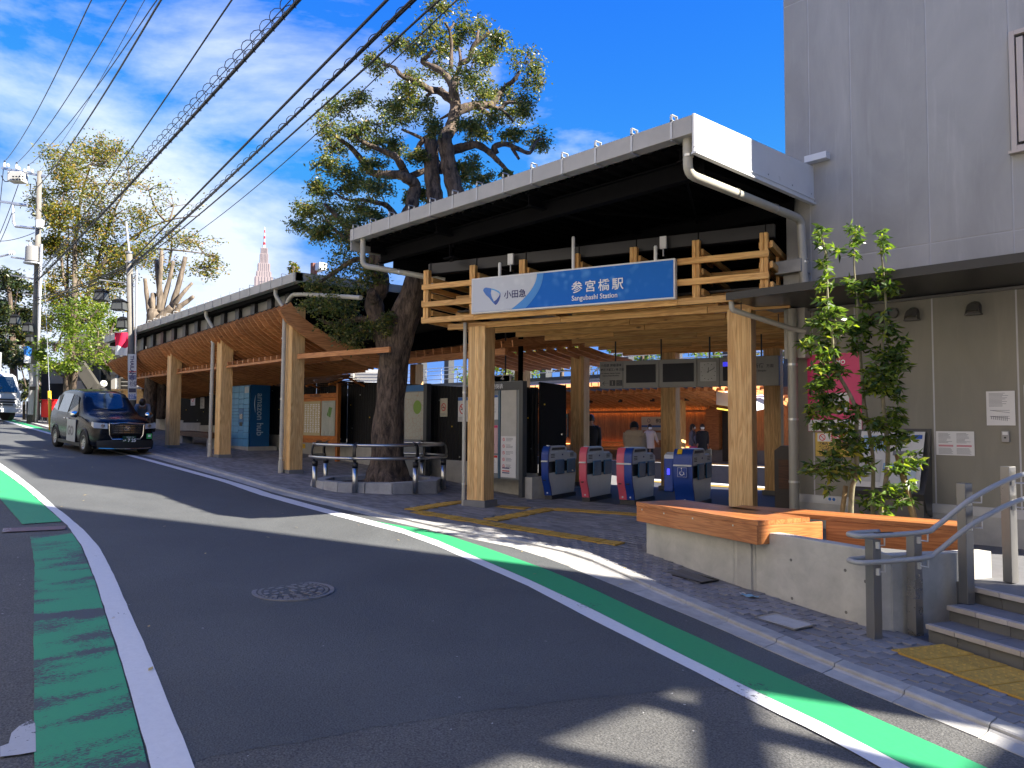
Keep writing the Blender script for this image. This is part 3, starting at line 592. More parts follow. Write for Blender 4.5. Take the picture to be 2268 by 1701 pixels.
# ------------------------------------------------------------------ name sign
SIGN = thing('station_sign', 'long blue and white station name sign in Japanese and English on the timber lattice', 'sign', E(2.04, -.5, 3.48))
su0, su1, sz0, sz1, sv = .165, 3.91, 3.49, 4.13, -.56
def S(u, z, v=sv): return E(u, v, z)
m = MB(); m.prism([S(su0, sz0), S(su1, sz0), S(su1, sz1), S(su0, sz1)], E2 * .11); m.build('case', M_wht, SIGN, bevel=.006)
e = .028; fx0, fx1, fz0, fz1 = su0 + e, su1 - e, sz0 + e, sz1 - e
def signmat(name, col, spot):
    m, nt, b = newmat(name); l = nt.links.new; b.inputs['Roughness'].default_value = .5; b.inputs['Specular IOR Level'].default_value = .15
    t = N(nt, 'ShaderNodeTexCoord'); vo = N(nt, 'ShaderNodeTexVoronoi', Scale=7.5, feature='SMOOTH_F1'); l(t.outputs['Object'], vo.inputs['Vector'])
    big = N(nt, 'ShaderNodeTexNoise', Scale=1.3, Detail=1); l(t.outputs['Object'], big.inputs['Vector'])
    a = N(nt, 'ShaderNodeMapRange'); a.inputs[1].default_value = .42; a.inputs[2].default_value = .1; l(vo.outputs['Distance'], a.inputs[0])
    g = N(nt, 'ShaderNodeMapRange'); g.inputs[1].default_value = .45; g.inputs[2].default_value = .65; l(big.outputs['Fac'], g.inputs[0])
    mu = N(nt, 'ShaderNodeMath', operation='MULTIPLY'); l(a.outputs[0], mu.inputs[0]); l(g.outputs[0], mu.inputs[1])
    mx = N(nt, 'ShaderNodeMixRGB'); mx.inputs[1].default_value = (*col, 1); mx.inputs[2].default_value = (*spot, 1); l(mu.outputs[0], mx.inputs[0]); l(mx.outputs[0], b.inputs['Base Color']); return m
M_sblue = signmat('sign_blue', (.012, .155, .60), (.12, .36, .78)); M_swhite = signmat('sign_white', (.60, .63, .68), (.70, .73, .77)); M_slight = pm('sign_light_blue', (.10, .32, .72), .5, 0, .05, spec=.15)
m = MB(); m.prism([S(fx0, fz0), S(fx1, fz0), S(fx1, fz1), S(fx0, fz1)], E2 * -.006); m.build('face', M_sblue, SIGN)
def arc(x0, x1, pw):                              # the boundary curve between the white and the blue field: top right to bottom left
    return [(lerp(x1, x0, t), lerp(fz1, fz0, 1 - (1 - t) ** pw)) for t in [i / 16 for i in range(17)]]
W_ = fx1 - fx0
def curve_pts(ub, ut):
    out = []
    for i in range(25):
        t = i / 24; z = lerp(fz0, fz1, t); u = lerp(ub, ut, 1 - (1 - t) ** 2.0); out.append((u, z))
    return out
cw = curve_pts(fx0 + W_ * .215, fx0 + W_ * .352); cl = curve_pts(fx0 + W_ * .29, fx0 + W_ * .385)
m = MB(); m.prism([S(u, z, sv - .006) for u, z in [(fx0 + .01, fz0)] + cl + [(fx0 + .01, fz1)]], E2 * -.004); m.build('light_band', M_slight, SIGN)
m = MB(); m.prism([S(u, z, sv - .010) for u, z in [(fx0, fz0)] + cw + [(fx0, fz1)]], E2 * -.004); m.build('white_field', M_swhite, SIGN)
# emblem: a leaning rounded triangle ring
def ring_shape(name, outer, inner, mat, v):
    n = 48
    def sample(pts):
        c = catmull([Vector((a, b, 0)) for a, b in pts + pts[:3]], 16)[16:16 * (len(pts)) + 16]; step = len(c) / n; return [c[int(i * step)] for i in range(n)]
    o = sample(outer); i_ = sample(inner); m = MB(); m.strip([[S(p.x, p.y, v) for p in o], [S(p.x, p.y, v) for p in i_]], closed=True); m.strip([[S(p.x, p.y, v) for p in o], [S(p.x, p.y, v + .004) for p in o]], closed=True); return m.build(name, mat, SIGN)
k = .00135   # m per zoom-6 px on the sign plane, upright
def sp(x, y): 
    u = su0 + (x - 535) / (2290 - 535) * (su1 - su0) * 1.0; r = ray(*z6(x, y)); t = ((EO + E2 * sv) - CAM).dot(E2) / r.dot(E2); q = CAM + r * t; return ((q - EO).dot(E1), q.z)
M_logo1 = pm('emblem_blue', (.03, .16, .52), .3, 0, .25, scale=6); M_logo2 = pm('emblem_navy', (.012, .06, .30), .3, 0, .1); M_logo3 = pm('emblem_sky', (.10, .36, .70), .3, 0, .1)
m = MB(); m.add([S(*sp(*q), sv - .016) for q in ((597, 650), (601, 630), (620, 620), (665, 627), (668, 640), (664, 672), (672, 705), (688, 735), (700, 770), (680, 750), (650, 712), (620, 685))], [list(range(12))]); m.build('emblem', M_logo1, SIGN)
m = MB(); m.add([S(*sp(*q), sv - .0165) for q in ((665, 627), (700, 636), (735, 652), (748, 668), (748, 690), (738, 672), (715, 656), (690, 645), (668, 640))], [list(range(9))]); m.build('emblem', M_logo3, SIGN)
m = MB(); m.add([S(*sp(*q), sv - .0168) for q in ((748, 668), (748, 700), (735, 738), (718, 765), (705, 774), (697, 765), (691, 742), (712, 728), (735, 698), (742, 680))], [list(range(10))]); m.build('emblem', M_logo2, SIGN)
def sfr(x, y, v=sv - .02): u, z = sp(x, y); return frame(S(u, z, v), E1, (0, 0, 1))
text('lettering', '小田急', .150, M_navy, SIGN, sfr(779, 712), depth=.001, bold=.0015, space=1.0, sx=.98)
text('lettering', '参宮橋駅', .205, M_txtw, SIGN, sfr(1368, 662), depth=.001, bold=.0022, space=1.34)
text('lettering', 'Sangubashi Station', .118, M_txtw, SIGN, sfr(1370, 737), depth=.001, bold=.0012, sx=.93)
# small white radio units and poles above the sign
for i, (x, y0, y1, lab, cat) in enumerate(((708, 535, 390, 'short white antenna pole above the white end of the station sign', 'antenna'), (1355, 475, 160, 'tall white antenna pole above the middle of the station sign', 'antenna'), (2080, 405, 240, 'white antenna pole above the blue end of the station sign', 'antenna'))):
    u, za = sp(x, y0); _, zb_ = sp(x, y1); a = thing('antenna_pole', lab, cat, S(u, za, sv + .05), group='antenna poles on the sign')
    m = MB(); m.tube([S(u, za - .1, sv + .12), S(u, zb_ - .02, sv + .12), S(u, zb_, sv + .12)], [.028, .028, .02], 10); m.build('pole', M_wht, a)
    m = MB(); m.beam(S(u, zb_ - .1, sv + .12), S(u, zb_ - .1, -.2), .02, .02); m.beam(S(u, zb_ - .22, sv + .12), S(u + .05, zb_ - .22, sv + .12), .015, .015); m.build('bracket', M_black, a)
for x, y0, y1, lab in ((780, 400, 302, 'white radio box above the white end of the station sign'), (2130, 255, 145, 'white radio box above the blue end of the station sign')):
    u, za = sp(x, y0); _, zb_ = sp(x, y1); a = thing('radio_box', lab, 'radio box', S(u, za, -.3), group='radio boxes over the sign')
    m = MB(); m.prism([S(u - .055, za, -.36), S(u + .055, za, -.36), S(u + .055, zb_, -.36), S(u - .055, zb_, -.36)], E2 * .05); m.build('case', M_wht, a, bevel=.006)
    m = MB(); m.tube([S(u, za + .02, -.34), S(u, za - .12, -.34)], .012, 8); m.build('stem', M_galv, a); m = MB(); m.beam(S(u, za - .1, -.34), S(u, za - .1, -.2), .03, .03); m.build('bracket', M_black, a)

# ================================================================== entrance roof
X0, X1, YE = -13.46, -5.37, 8.05
ROOF = thing('entrance_roof', 'grey metal entrance roof with deep gutter and white end panel', 'roof', (-9.4, 10, 0))
m = MB(); rows = []
for i in range(82):
    x = lerp(X0 + .02, X1 - .02, i / 81); h = .03 * (i % 2); rows.append([(x, YE + .15, 5.34 + h), (x, 18.3, 5.55 + h)])
m.strip(rows); m.build('roof_sheet', M_gutter, ROOF)
m = MB(); rows = []
for i in range(121):
    x = lerp(X0 + .06, X1 - .06, i / 120); h = .05 * ((i // 2) % 2); rows.append([(x, YE + .22, 5.14 + h), (x, 18.3, 5.3 + h)])
m.strip(rows); m.build('roof_deck', M_deck, ROOF)
def zev(x): return lerp(5.43, 5.40, (x - X0) / (X1 - X0))
m = MB(); m.prism([(X0, YE, zev(X0)), (X0, YE - .005, zev(X0) - .235), (X0, YE + .19, zev(X0) - .235), (X0, YE + .19, zev(X0))], (X1 - X0, 0, -.03)); m.build('gutter', M_gutter, ROOF, bevel=.005)
nb = 13
for i in range(nb):
    x = X0 + .12 + (X1 - X0 - .42) * i / (nb - 1); z = zev(x); m = MB()
    m.box((x, YE - .009, z - .11), (.035, .006, .24)); m.box((x, YE + .05, z + .014), (.035, .12, .006)); m.box((x, YE - .009, z + .03), (.035, .006, .07)); m.box((x, YE + .11, z + .05), (.035, .006, .08)); m.box((x, YE + .05, z + .085), (.035, .12, .006)); m.box((x, YE + .08, z - .25), (.035, .17, .006))
    m.build('gutter_bracket', M_galv, ROOF)
m = MB(); m.prism([(X1, YE + .01, 4.92), (X1, 11.29, 4.92), (X1, 11.29, 5.50), (X1, YE + .01, 5.415)], (.03, 0, 0)); m.build('end_panel', M_white, ROOF)
m = MB(); m.prism([(X1 + .031, YE + .01, 4.985), (X1 + .031, 11.29, 4.985), (X1 + .031, 11.29, 5.0), (X1 + .031, YE + .01, 5.0)], (.012, 0, 0)); m.box((X1 + .03, 9.67, 4.915), (.07, 3.24, .025)); m.build('end_panel_trim', M_white, ROOF)
for y in (8.5, 9.2, 9.9, 10.6, 11.2): m = MB(); m.lathe((X1 + .03, y, 5.06), [(.012, 0), (.012, .006)], 8, axis='X'); m.build('bolt', M_galv, ROOF)
m = MB(); m.box((X1 + .12, 11.22, 5.60), (.34, .14, .10)); m.build('flashing', M_white, ROOF)
m = MB(); m.prism([(X0, YE + .01, 5.0), (X0, 18, 5.1), (X0, 18, 5.55), (X0, YE + .01, 5.43)], (.03, 0, 0)); m.build('end_panel', M_gutter, ROOF)
def hbeam(m, p, q, w, h, up=(0, 0, 1)):
    p = Vector(p); q = Vector(q); t = .015
    m.beam(p, q, t, h, up); z = Vector((0, 0, h / 2)); m.beam(p + z, q + z, w, t * 1.2, up); m.beam(p - z, q - z, w, t * 1.2, up)
for y, z, x0, x1 in ((8.72, 4.96, X0 + .1, X1 - .25), (11.2, 4.93, X0 + .1, X1 - .25), (14.0, 4.95, X0 + .1, X1 - .25)):
    m = MB(); hbeam(m, (x0, y, z), (x1, y, z), .14, .26); m.build('roof_beam', M_steel, ROOF)
for x in (X0 + .3, -11.0, -8.6, -5.75):
    m = MB(); hbeam(m, (x, YE + .3, 5.06), (x, 17.8, 5.16), .10, .16); m.build('roof_joist', M_steel, ROOF)
m = MB(); hbeam(m, (-11.0, 8.72, 4.82), (-11.0, 8.72, 4.56), .12, .12, up=(0, 1, 0)); m.box((-11, 8.72, 4.56), (.26, .22, .02)); m.build('hanger', M_steel, ROOF)
m = MB(); hbeam(m, (-12.9, 8.72, 4.75), (-12.9, 12.5, 4.7), .12, .3); m.build('roof_joist', M_steel, ROOF)
m = MB(); m.beam((-6.1, 9.0, 4.98), (-8.4, 13, 5.0), .03, .03); m.beam((-8.4, 9.0, 4.98), (-6.1, 13, 5.0), .03, .03); m.build('bracing_rod', M_steel, ROOF)
for i, (x, y) in enumerate(((-12.9, 12.3), (-5.9, 14.8))):
    m = MB(); hbeam(m, (x, y, 0), (x, y, 4.85), .15, .15, up=(0, 1, 0)); m.build('steel_post', M_steel, ROOF)
def pipe(name, pts, r, mat, parent, bands=(), n=12, rad=.08):
    pts = [Vector(p) for p in pts]; out = [pts[0]]
    for i in range(1, len(pts) - 1):
        a = (pts[i - 1] - pts[i]); b = (pts[i + 1] - pts[i]); k_ = min(rad, a.length * .45, b.length * .45); a.normalize(); b.normalize()
        p0 = pts[i] + a * k_; p1 = pts[i] + b * k_
        for t in (0, .25, .5, .75, 1): out.append((1 - t) ** 2 * p0 + 2 * t * (1 - t) * pts[i] + t * t * p1)
    out.append(pts[-1]); m = MB(); m.tube(out, r, n); o = m.build(name, mat, parent, auto=50)
    for bp in bands:
        bp, dr = Vector(bp[0]), Vector(bp[1]); m = MB(); m.tube([bp - dr * .016, bp + dr * .016], r + .006, n); m.build('clamp', M_ss, o)
    return o
UPZ = Vector((0, 0, 1))
pipe('downpipe', [(-5.53, 8.2, 5.2), (-5.53, 8.2, 4.72), (-5.44, 10.95, 4.66), (-5.44, 11.05, 4.6), (-5.40, 11.08, 3.45)], .062, M_pipe, ROOF, [((-5.52, 8.2, 4.95), UPZ), ((-5.49, 9.3, 4.70), Vector((0, 1, 0))), ((-5.46, 10.3, 4.68), Vector((0, 1, 0))), ((-5.41, 11.08, 4.0), UPZ)], rad=.14)
pipe('downpipe', [(-13.13, 8.15, 5.22), (-13.13, 8.15, 4.66), (-12.95, 8.35, 4.62), (-12.2, 9.5, 4.42)], .055, M_pipe, ROOF, [((-12.7, 8.72, 4.555), Vector((.55, .8, -.15)))], rad=.12)

# ================================================================== long side canopy with fanned timber fins
CAN = thing('platform_canopy', 'long low canopy with grey gutter, timber columns and fanned wooden fins', 'canopy', (-21, 9, .5))
CX0, CX1, CY = -31.0, -16.14, 8.25
def ze(x): return 4.98 + .022 * (x + 16.14)
m = MB(); rows = []
for i in range(150):
    x = lerp(CX0, CX1 - .02, i / 149); h = .03 * (i % 2); rows.append([(x, CY + .15, ze(x) - .05 + h), (x, 17, ze(x) + .1 + h)])
m.strip(rows)
rows = []
for i in range(60):
    x = lerp(CX1, X0 + .5, i / 59); h = .03 * (i % 2); rows.append([(x, 11.7, ze(-16.14) + .05 + h), (x, 17, ze(-16.14) + .12 + h)])
m.strip(rows); m.build('roof_sheet', M_gutter, CAN)
m = MB(); m.prism([(CX0, CY + .2, ze(CX0) - .24), (CX0, 17, ze(CX0) - .1), (CX0, 17, ze(CX0) - .07), (CX0, CY + .2, ze(CX0) - .2)], (CX1 - CX0 - .04, 0, ze(CX1) - ze(CX0))); m.prism([(CX1 - .02, 11.6, 4.74), (CX1 - .02, 17, 4.9), (CX1 - .02, 17, 4.93), (CX1 - .02, 11.6, 4.77)], (X0 + .5 - CX1, 0, 0)); m.build('roof_deck', M_deck, CAN)
m = MB(); m.prism([(CX0, CY, ze(CX0)), (CX0, CY, ze(CX0) - .21), (CX0, CY + .19, ze(CX0) - .21), (CX0, CY + .19, ze(CX0))], (CX1 - CX0, 0, ze(CX1) - ze(CX0))); m.build('gutter', M_gutter, CAN, bevel=.005)
m = MB(); m.prism([(CX1 - .03, CY, 4.78), (CX1 - .03, 11.6, 4.86), (CX1 - .03, 11.6, 5.06), (CX1 - .03, CY, 4.98)], (.03, 0, 0)); m.build('end_panel', M_gutter, CAN)
m = MB(); m.prism([(CX1, 11.42, 4.86), (CX1, 11.42, 5.08), (CX1, 11.6, 5.08), (CX1, 11.6, 4.86)], (X0 + .4 - CX1, 0, 0)); m.build('gutter', M_gutter, CAN, bevel=.005)
for i in range(26):
    x = CX0 + .1 + (CX1 - CX0 - .2) * i / 25; z = ze(x); m = MB(); m.box((x, CY - .008, z - .10), (.03, .006, .22)); m.box((x, CY - .008, z + .03), (.025, .005, .07)); m.box((x, CY + .05, z + .066), (.025, .12, .005)); m.box((x, CY + .11, z + .03), (.025, .005, .07)); m.build('gutter_bracket', M_galv, CAN)
CC = [(-17.0, 8.72), (-21.08, 8.70), (-24.85, 8.66)]
for x, y in CC:
    g = zg(x) + .03; column(CAN, (x, y, 0), (1, 0, 0), .33, g + .07, 4.3 + .041 * (x + 16.8), ped=False)
    m = MB(); m.box((x, y, g + .03), (.37, .37, .10)); m.build('plinth', M_base, CAN)
for x in (-16.49, -21.83, -27.3): column(CAN, (x, 15.8, 0), (1, 0, 0), .33, .02, 3.6, ped=False)
m = MB(); m.box((-18.5, 16.1, 4.5), (25, .1, 1.5)); m.build('dark_back_panel', M_steel, CAN)  # black panel added to close off the sky and keep the gap dark
# clerestory: black posts, grey panels
M_clad = pm('clerestory_panel', (.20, .195, .185), .5, 0, .06)
for i in range(14):
    x = -17.2 - i * .62 * 1.55; zt = ze(x) - .22; zb_ = 4.2 + .041 * (x + 16.8)
    if x < -29.5: break
    m = MB(); m.box((x, 8.62, (zt + zb_) / 2), (.24, .08, zt - zb_)); m.build('clerestory_post', M_black, CAN)
    m = MB(); m.box((x - .48, 8.69, (zt + zb_) / 2), (.72, .03, zt - zb_ - .06)); m.build('clerestory_panel', M_clad, CAN)
m = MB(); m.beam((CX0, 8.55, ze(CX0) - .27), (CX1 - .1, 8.55, ze(CX1) - .27), .22, .08); m.beam((CX0, 8.75, ze(CX0) - .36), (CX1 - .1, 8.75, ze(CX1) - .36), .12, .12); m.build('eaves_beam', M_steel, CAN)
def fin(x, zt, prof, dep, parent, name='fin', th=.045):
    top = [Vector((x - th / 2, y, zt + z)) for y, z in prof]; bot = []
    for i, p in enumerate(top):
        d = (top[min(i + 1, len(top) - 1)] - top[max(i - 1, 0)]).normalized(); bot.append(p - Vector((0, -d.z, d.y)) * dep)
    m = MB(); k = len(top); a = [tuple(p) for p in top + bot[::-1]]; m.add(a + [(p[0] + th, p[1], p[2]) for p in a], [list(range(2 * k)), list(range(2 * k, 4 * k))[::-1]] + [[i, (i + 1) % (2 * k), 2 * k + (i + 1) % (2 * k), 2 * k + i] for i in range(2 * k)])
    return m.build(name, M_rafx, parent)
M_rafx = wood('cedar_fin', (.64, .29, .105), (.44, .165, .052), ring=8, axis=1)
FP = [(8.43, 0), (8.60, -.22), (8.80, -.36), (9.02, -.49), (9.6, -.77), (10.4, -1.0), (11.3, -1.12)]
FP2 = [(11.5, -1.05), (12.6, -.86), (13.8, -.6), (15.0, -.3)]
x = -16.72
while x > -30.5:
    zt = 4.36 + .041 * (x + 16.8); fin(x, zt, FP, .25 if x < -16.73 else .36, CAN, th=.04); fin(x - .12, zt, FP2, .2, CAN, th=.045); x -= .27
m = MB(); rows = []
for x in (-30.6, -16.75): zt = 4.36 + .041 * (x + 16.8) + .012; rows.append([(x, y, zt + z) for y, z in FP + FP2])
m.strip(rows); m.build('fin_shade_sheet', M_black, CAN)  # black sheet added over the fins to block light and darken the gaps
x = -16.3
while x < -12.3: fin(x, 4.38, [(11.5, -1.0), (12.6, -.84), (13.8, -.62), (15.0, -.35)], .15, CAN); fin(x + .1, 4.2, [(13.6, -.75), (14.6, -.92), (15.6, -1.0)], .14, CAN); x += .36
for x0, x1 in ((-20.88, -17.22), (-24.65, -21.3), (-28.6, -25.05)):
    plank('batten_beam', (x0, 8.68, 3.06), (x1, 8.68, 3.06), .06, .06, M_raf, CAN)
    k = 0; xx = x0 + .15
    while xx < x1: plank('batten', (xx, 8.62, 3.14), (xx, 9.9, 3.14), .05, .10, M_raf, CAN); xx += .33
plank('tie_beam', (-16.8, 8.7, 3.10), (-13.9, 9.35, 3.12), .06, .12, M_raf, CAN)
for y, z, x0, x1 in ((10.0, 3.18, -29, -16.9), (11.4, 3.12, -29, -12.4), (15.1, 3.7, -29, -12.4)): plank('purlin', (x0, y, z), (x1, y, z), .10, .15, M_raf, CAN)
for x0, x1 in ((-29, -24), (-24, -18)): plank('fascia_board', (x0, 11.3, 2.98), (x1, 11.3, 2.98), .05, .13, M_raf, CAN)
for c, px_ in ((CC[1], -21.36), (CC[0], -17.08)):
    g = zg(px_) + .03; zt = ze(px_) - .2; pipe('downpipe', [(px_ - .28, 8.36, zt), (px_ - .28, 8.36, zt - .16), (px_ + .02, 8.46, zt - .52), (px_, 8.46, g + .3), (px_, 8.46, g)], .05, M_pipe, CAN, [((px_, 8.46, g + .35), UPZ), ((px_, 8.46, g + 1.75), UPZ), ((px_, 8.46, g + 3.2), UPZ)], rad=.1)
    m = MB(); m.tube([(px_, 8.46, g), (px_, 8.46, g + .28)], .065, 12); m.build('pipe_shoe', M_pipe, CAN)
pipe('downpipe', [(-17.0, 8.47, 4.2), (-17.0, 8.49, 4.42), (-16.75, 8.50, 4.56), (-16.2, 8.52, 4.50), (-13.9, 8.6, 4.16)], .05, M_pipe, CAN, [((-15.2, 8.56, 4.35), Vector((1, 0, -.15)))], rad=.1)
pipe('downpipe', [(-10.98, 9.04, 3.4), (-10.98, 9.04, .02)], .035, M_pipe, ENT, [((-10.98, 9.04, .42), UPZ), ((-10.98, 9.04, 2.1), UPZ)])

# ================================================================== grey building to the right of the entrance
def wallmat(name, col, streak=.12):
    m, nt, b = newmat(name); l = nt.links.new; b.inputs['Roughness'].default_value = .62
    t = N(nt, 'ShaderNodeTexCoord'); oi = N(nt, 'ShaderNodeObjectInfo'); mpn = N(nt, 'ShaderNodeMapping'); mpn.inputs['Scale'].default_value = (1, 1, .35); l(t.outputs['Object'], mpn.inputs['Vector'])
    a = N(nt, 'ShaderNodeTexNoise', Scale=1.1, Detail=8, Roughness=.62, Distortion=.8); l(mpn.outputs[0], a.inputs['Vector'])
    mp2 = N(nt, 'ShaderNodeMapping'); mp2.inputs['Scale'].default_value = (7, 7, .5); mp2.inputs['Rotation'].default_value = (0, .35, 0); l(t.outputs['Object'], mp2.inputs['Vector'])
    s_ = N(nt, 'ShaderNodeTexNoise', Scale=1.0, Detail=5, Roughness=.7); l(mp2.outputs[0], s_.inputs['Vector'])
    r1 = N(nt, 'ShaderNodeMapRange'); r1.inputs[1].default_value = .3; r1.inputs[2].default_value = .7; r1.inputs[3].default_value = 1 - streak; r1.inputs[4].default_value = 1 + streak; l(a.outputs['Fac'], r1.inputs[0])
    r2 = N(nt, 'ShaderNodeMapRange'); r2.inputs[1].default_value = .55; r2.inputs[2].default_value = .8; r2.inputs[3].default_value = 1; r2.inputs[4].default_value = 1 + streak * 1.2; l(s_.outputs['Fac'], r2.inputs[0])
    r3 = N(nt, 'ShaderNodeMapRange'); r3.inputs[3].default_value = .95; r3.inputs[4].default_value = 1.05; l(oi.outputs['Random'], r3.inputs[0])
    mu = N(nt, 'ShaderNodeMath', operation='MULTIPLY'); l(r1.outputs[0], mu.inputs[0]); l(r2.outputs[0], mu.inputs[1]); mu2 = N(nt, 'ShaderNodeMath', operation='MULTIPLY'); l(mu.outputs[0], mu2.inputs[0]); l(r3.outputs[0], mu2.inputs[1])
    c = N(nt, 'ShaderNodeMixRGB', blend_type='MULTIPLY'); c.inputs[0].default_value = 1; c.inputs[1].default_value = (*col, 1); l(mu2.outputs[0], c.inputs[2]); l(c.outputs[0], b.inputs['Base Color'])
    bp = N(nt, 'ShaderNodeBump', Strength=.12, Distance=.02); l(a.outputs['Fac'], bp.inputs['Height']); l(bp.outputs[0], b.inputs['Normal']); return m
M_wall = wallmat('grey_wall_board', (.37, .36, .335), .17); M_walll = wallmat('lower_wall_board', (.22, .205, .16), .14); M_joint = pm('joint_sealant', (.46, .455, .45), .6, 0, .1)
BL = thing('grey_building', 'tall grey panelled building with dark canopy beside the station entrance', 'building', (-2.5, 11.3, 0))
WY = 11.3; BX0, BX1, BH = -5.80, -1.25, 13.5
m = MB(); m.box(((BX0 + BX1) / 2, WY - .004 + 3.5, BH / 2 - .4), (BX1 - BX0 - .02, 7.0, BH + .8)); m.build('body', M_joint, BL)
vx = [BX0, -5.40, -4.76, -3.71, -2.72, -1.70, BX1]; hz = [4.03, 8.2, 11.0, BH]
for i in range(len(vx) - 1):
    a, b = vx[i] + .009, vx[i + 1] - .009
    for z0, z1 in [(3.30, 4.03)] + [(hz[j], hz[j + 1]) for j in range(len(hz) - 1)]:
        if i == 4 and z0 == 4.03:                     # bay with the window
            for p in ((a, b, 4.04, 5.02), (a, b, 6.62, 8.19)): m = MB(); m.box(((p[0] + p[1]) / 2, WY + .01, (p[2] + p[3]) / 2), (p[1] - p[0], .04, p[3] - p[2])); m.build('wall_panel', M_wall, BL, bevel=.004)
            continue
        m = MB(); m.box(((a + b) / 2, WY + .01, (z0 + z1) / 2), (b - a, .04, z1 - z0 - .018)); m.build('wall_panel', M_wall, BL, bevel=.004)
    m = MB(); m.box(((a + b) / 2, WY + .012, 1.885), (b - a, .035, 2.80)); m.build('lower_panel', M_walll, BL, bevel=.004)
m = MB(); m.box((BX0 - .012, WY + 3.5, 7.0), (.03, 6.9, 13)); m.build('side_wall', M_wall, BL)
m = MB(); m.box(((BX0 + BX1) / 2 + .05, WY - .012, .42), (BX1 - BX0 - .1, .05, .11)); m.build('base_trim', pm('trim_metal', (.5, .5, .5), .35, .3, .05), BL)
m = MB(); m.box(((BX0 + BX1) / 2 + .05, WY - .002, .18), (BX1 - BX0 - .1, .06, .366)); m.build('plinth', M_conc, BL)
m = MB(); m.box((-5.62, WY - .15, 3.95), (.42, .34, .20)); m.box((-5.60, WY - .08, 3.2), (.34, .2, 1.3)); m.build('corner_pier', M_conc, BL, bevel=.01)
# canopy
cyE = 9.9; m = MB(); m.prism([(-6.02, cyE, 3.36), (-6.02, cyE, 3.46), (-6.02, WY, 3.50), (-6.02, WY, 3.31)], (BX1 + .4 + 6.02, 0, 0)); cnp = m.build('canopy', pm('canopy_metal', (.018, .018, .019), .35, 0, .08), BL, bevel=.006)
m = MB(); m.box(((-6.02 + BX1 + .4) / 2, cyE - .012, 3.40), (BX1 + 6.42, .02, .11)); m.build('canopy_edge', M_black, cnp)
m = MB(); m.box(((BX0 + BX1) / 2, WY - .05, 3.285), (BX1 - BX0 - .1, .07, .03)); m.build('canopy_trim', pm('canopy_trim_metal', (.12, .115, .105), .4), cnp)
pipe('canopy_drain', [(-6.0, 10.0, 3.34), (-6.0, 10.0, 3.22), (-5.55, 11.0, 2.98), (-5.42, 11.12, 2.95)], .04, M_pipe, BL, [], rad=.05)
for t in (.15, .75): p = Vector((-6.0, 10.0, 3.22)).lerp(Vector((-5.55, 11.0, 2.98)), t); m = MB(); m.tube([p, p + Vector((0, 0, .16))], .008, 6); m.build('pipe_hanger', M_black, BL)
pipe('downpipe', [(-5.60, 11.05, 3.30), (-5.60, 11.05, .25)], .072, pm('pipe_beige', (.30, .285, .235), .4, 0, .06), BL, [((-5.6, 11.05, 2.45), UPZ), ((-5.6, 11.05, 1.62), UPZ), ((-5.6, 11.05, .68), UPZ)], n=16)
# window, upper right
wx0, wx1, wz0, wz1 = -2.70, -1.72, 5.04, 6.60; M_wf = pm('window_frame_pale', (.55, .47, .40), .4, 0, .04)
win = MB(); win.box(((wx0 + wx1) / 2, WY - .0, (wz0 + wz1) / 2), (wx1 - wx0, .05, wz1 - wz0)); win = win.build('window', M_black, BL)
for (cx, cz, w, h) in ((wx0 + .03, 5.82, .06, 1.56), (wx1 - .03, 5.82, .06, 1.56), (-2.21, wz0 + .03, .86, .06), (-2.21, wz1 - .03, .86, .06)): m = MB(); m.box((cx, WY - .04, cz), (w, .09, h)); m.build('frame', M_wf, win, bevel=.004)
for (cx, cz, w, h) in ((wx0 + .115, 5.82, .075, 1.36), (wx1 - .115, 5.82, .075, 1.36), (-2.21, wz0 + .11, .60, .07), (-2.21, wz1 - .11, .60, .07)): m = MB(); m.box((cx, WY - .05, cz), (w, .06, h)); m.build('sash', M_wf, win, bevel=.004)
m = MB(); m.box((-2.21, WY - .035, 5.82), (.60, .02, 1.28)); m.build('pane', glassy('window_glass', (.10, .12, .12)), win)
m = MB(); m.box((-2.21, WY - .06, wz0 - .02), (1.04, .12, .035)); m.build('sill', M_wf, win)
# vents under the canopy
M_vent = pm('vent_hood', (.085, .08, .07), .45, .2, .08)
for i, x in enumerate((-4.43, -3.95, -3.19)):
    prof = []
    m = MB(); rows = []
    for j in range(9):
        a = math.pi * j / 8; rows.append([(x + .085 * math.cos(a), WY - .008, 3.09 + .085 * math.sin(a)), (x + .08 * math.cos(a), WY - .09, 3.07 + .075 * math.sin(a)), (x + .06 * math.cos(a), WY - .12, 3.02 + .03 * math.sin(a))])
    m.strip(rows); m.add([(x - .085, WY - .008, 3.09), (x - .085, WY - .008, 3.0), (x - .085, WY - .11, 3.0), (x - .08, WY - .09, 3.07)], [(0, 1, 2, 3)]); m.add([(x + .085, WY - .008, 3.09), (x + .085, WY - .008, 3.0), (x + .085, WY - .11, 3.0), (x + .08, WY - .09, 3.07)], [(0, 1, 2, 3)]); m.add([(x - .085, WY - .11, 3.0), (x + .085, WY - .11, 3.0), (x + .06, WY - .12, 3.02), (x - .06, WY - .12, 3.02)], [(0, 1, 2, 3)])
    m.box((x, WY - .06, 2.992), (.19, .11, .014)); m.build('vent_hood', M_vent, BL, auto=40)
m = MB(); m.lathe((-4.21, WY - .01, 3.12), [(.075, 0), (.075, -.05), (.062, -.05), (.06, -.02), (0, -.02)], 20, axis='Y'); m.build('round_vent', M_vent, BL)
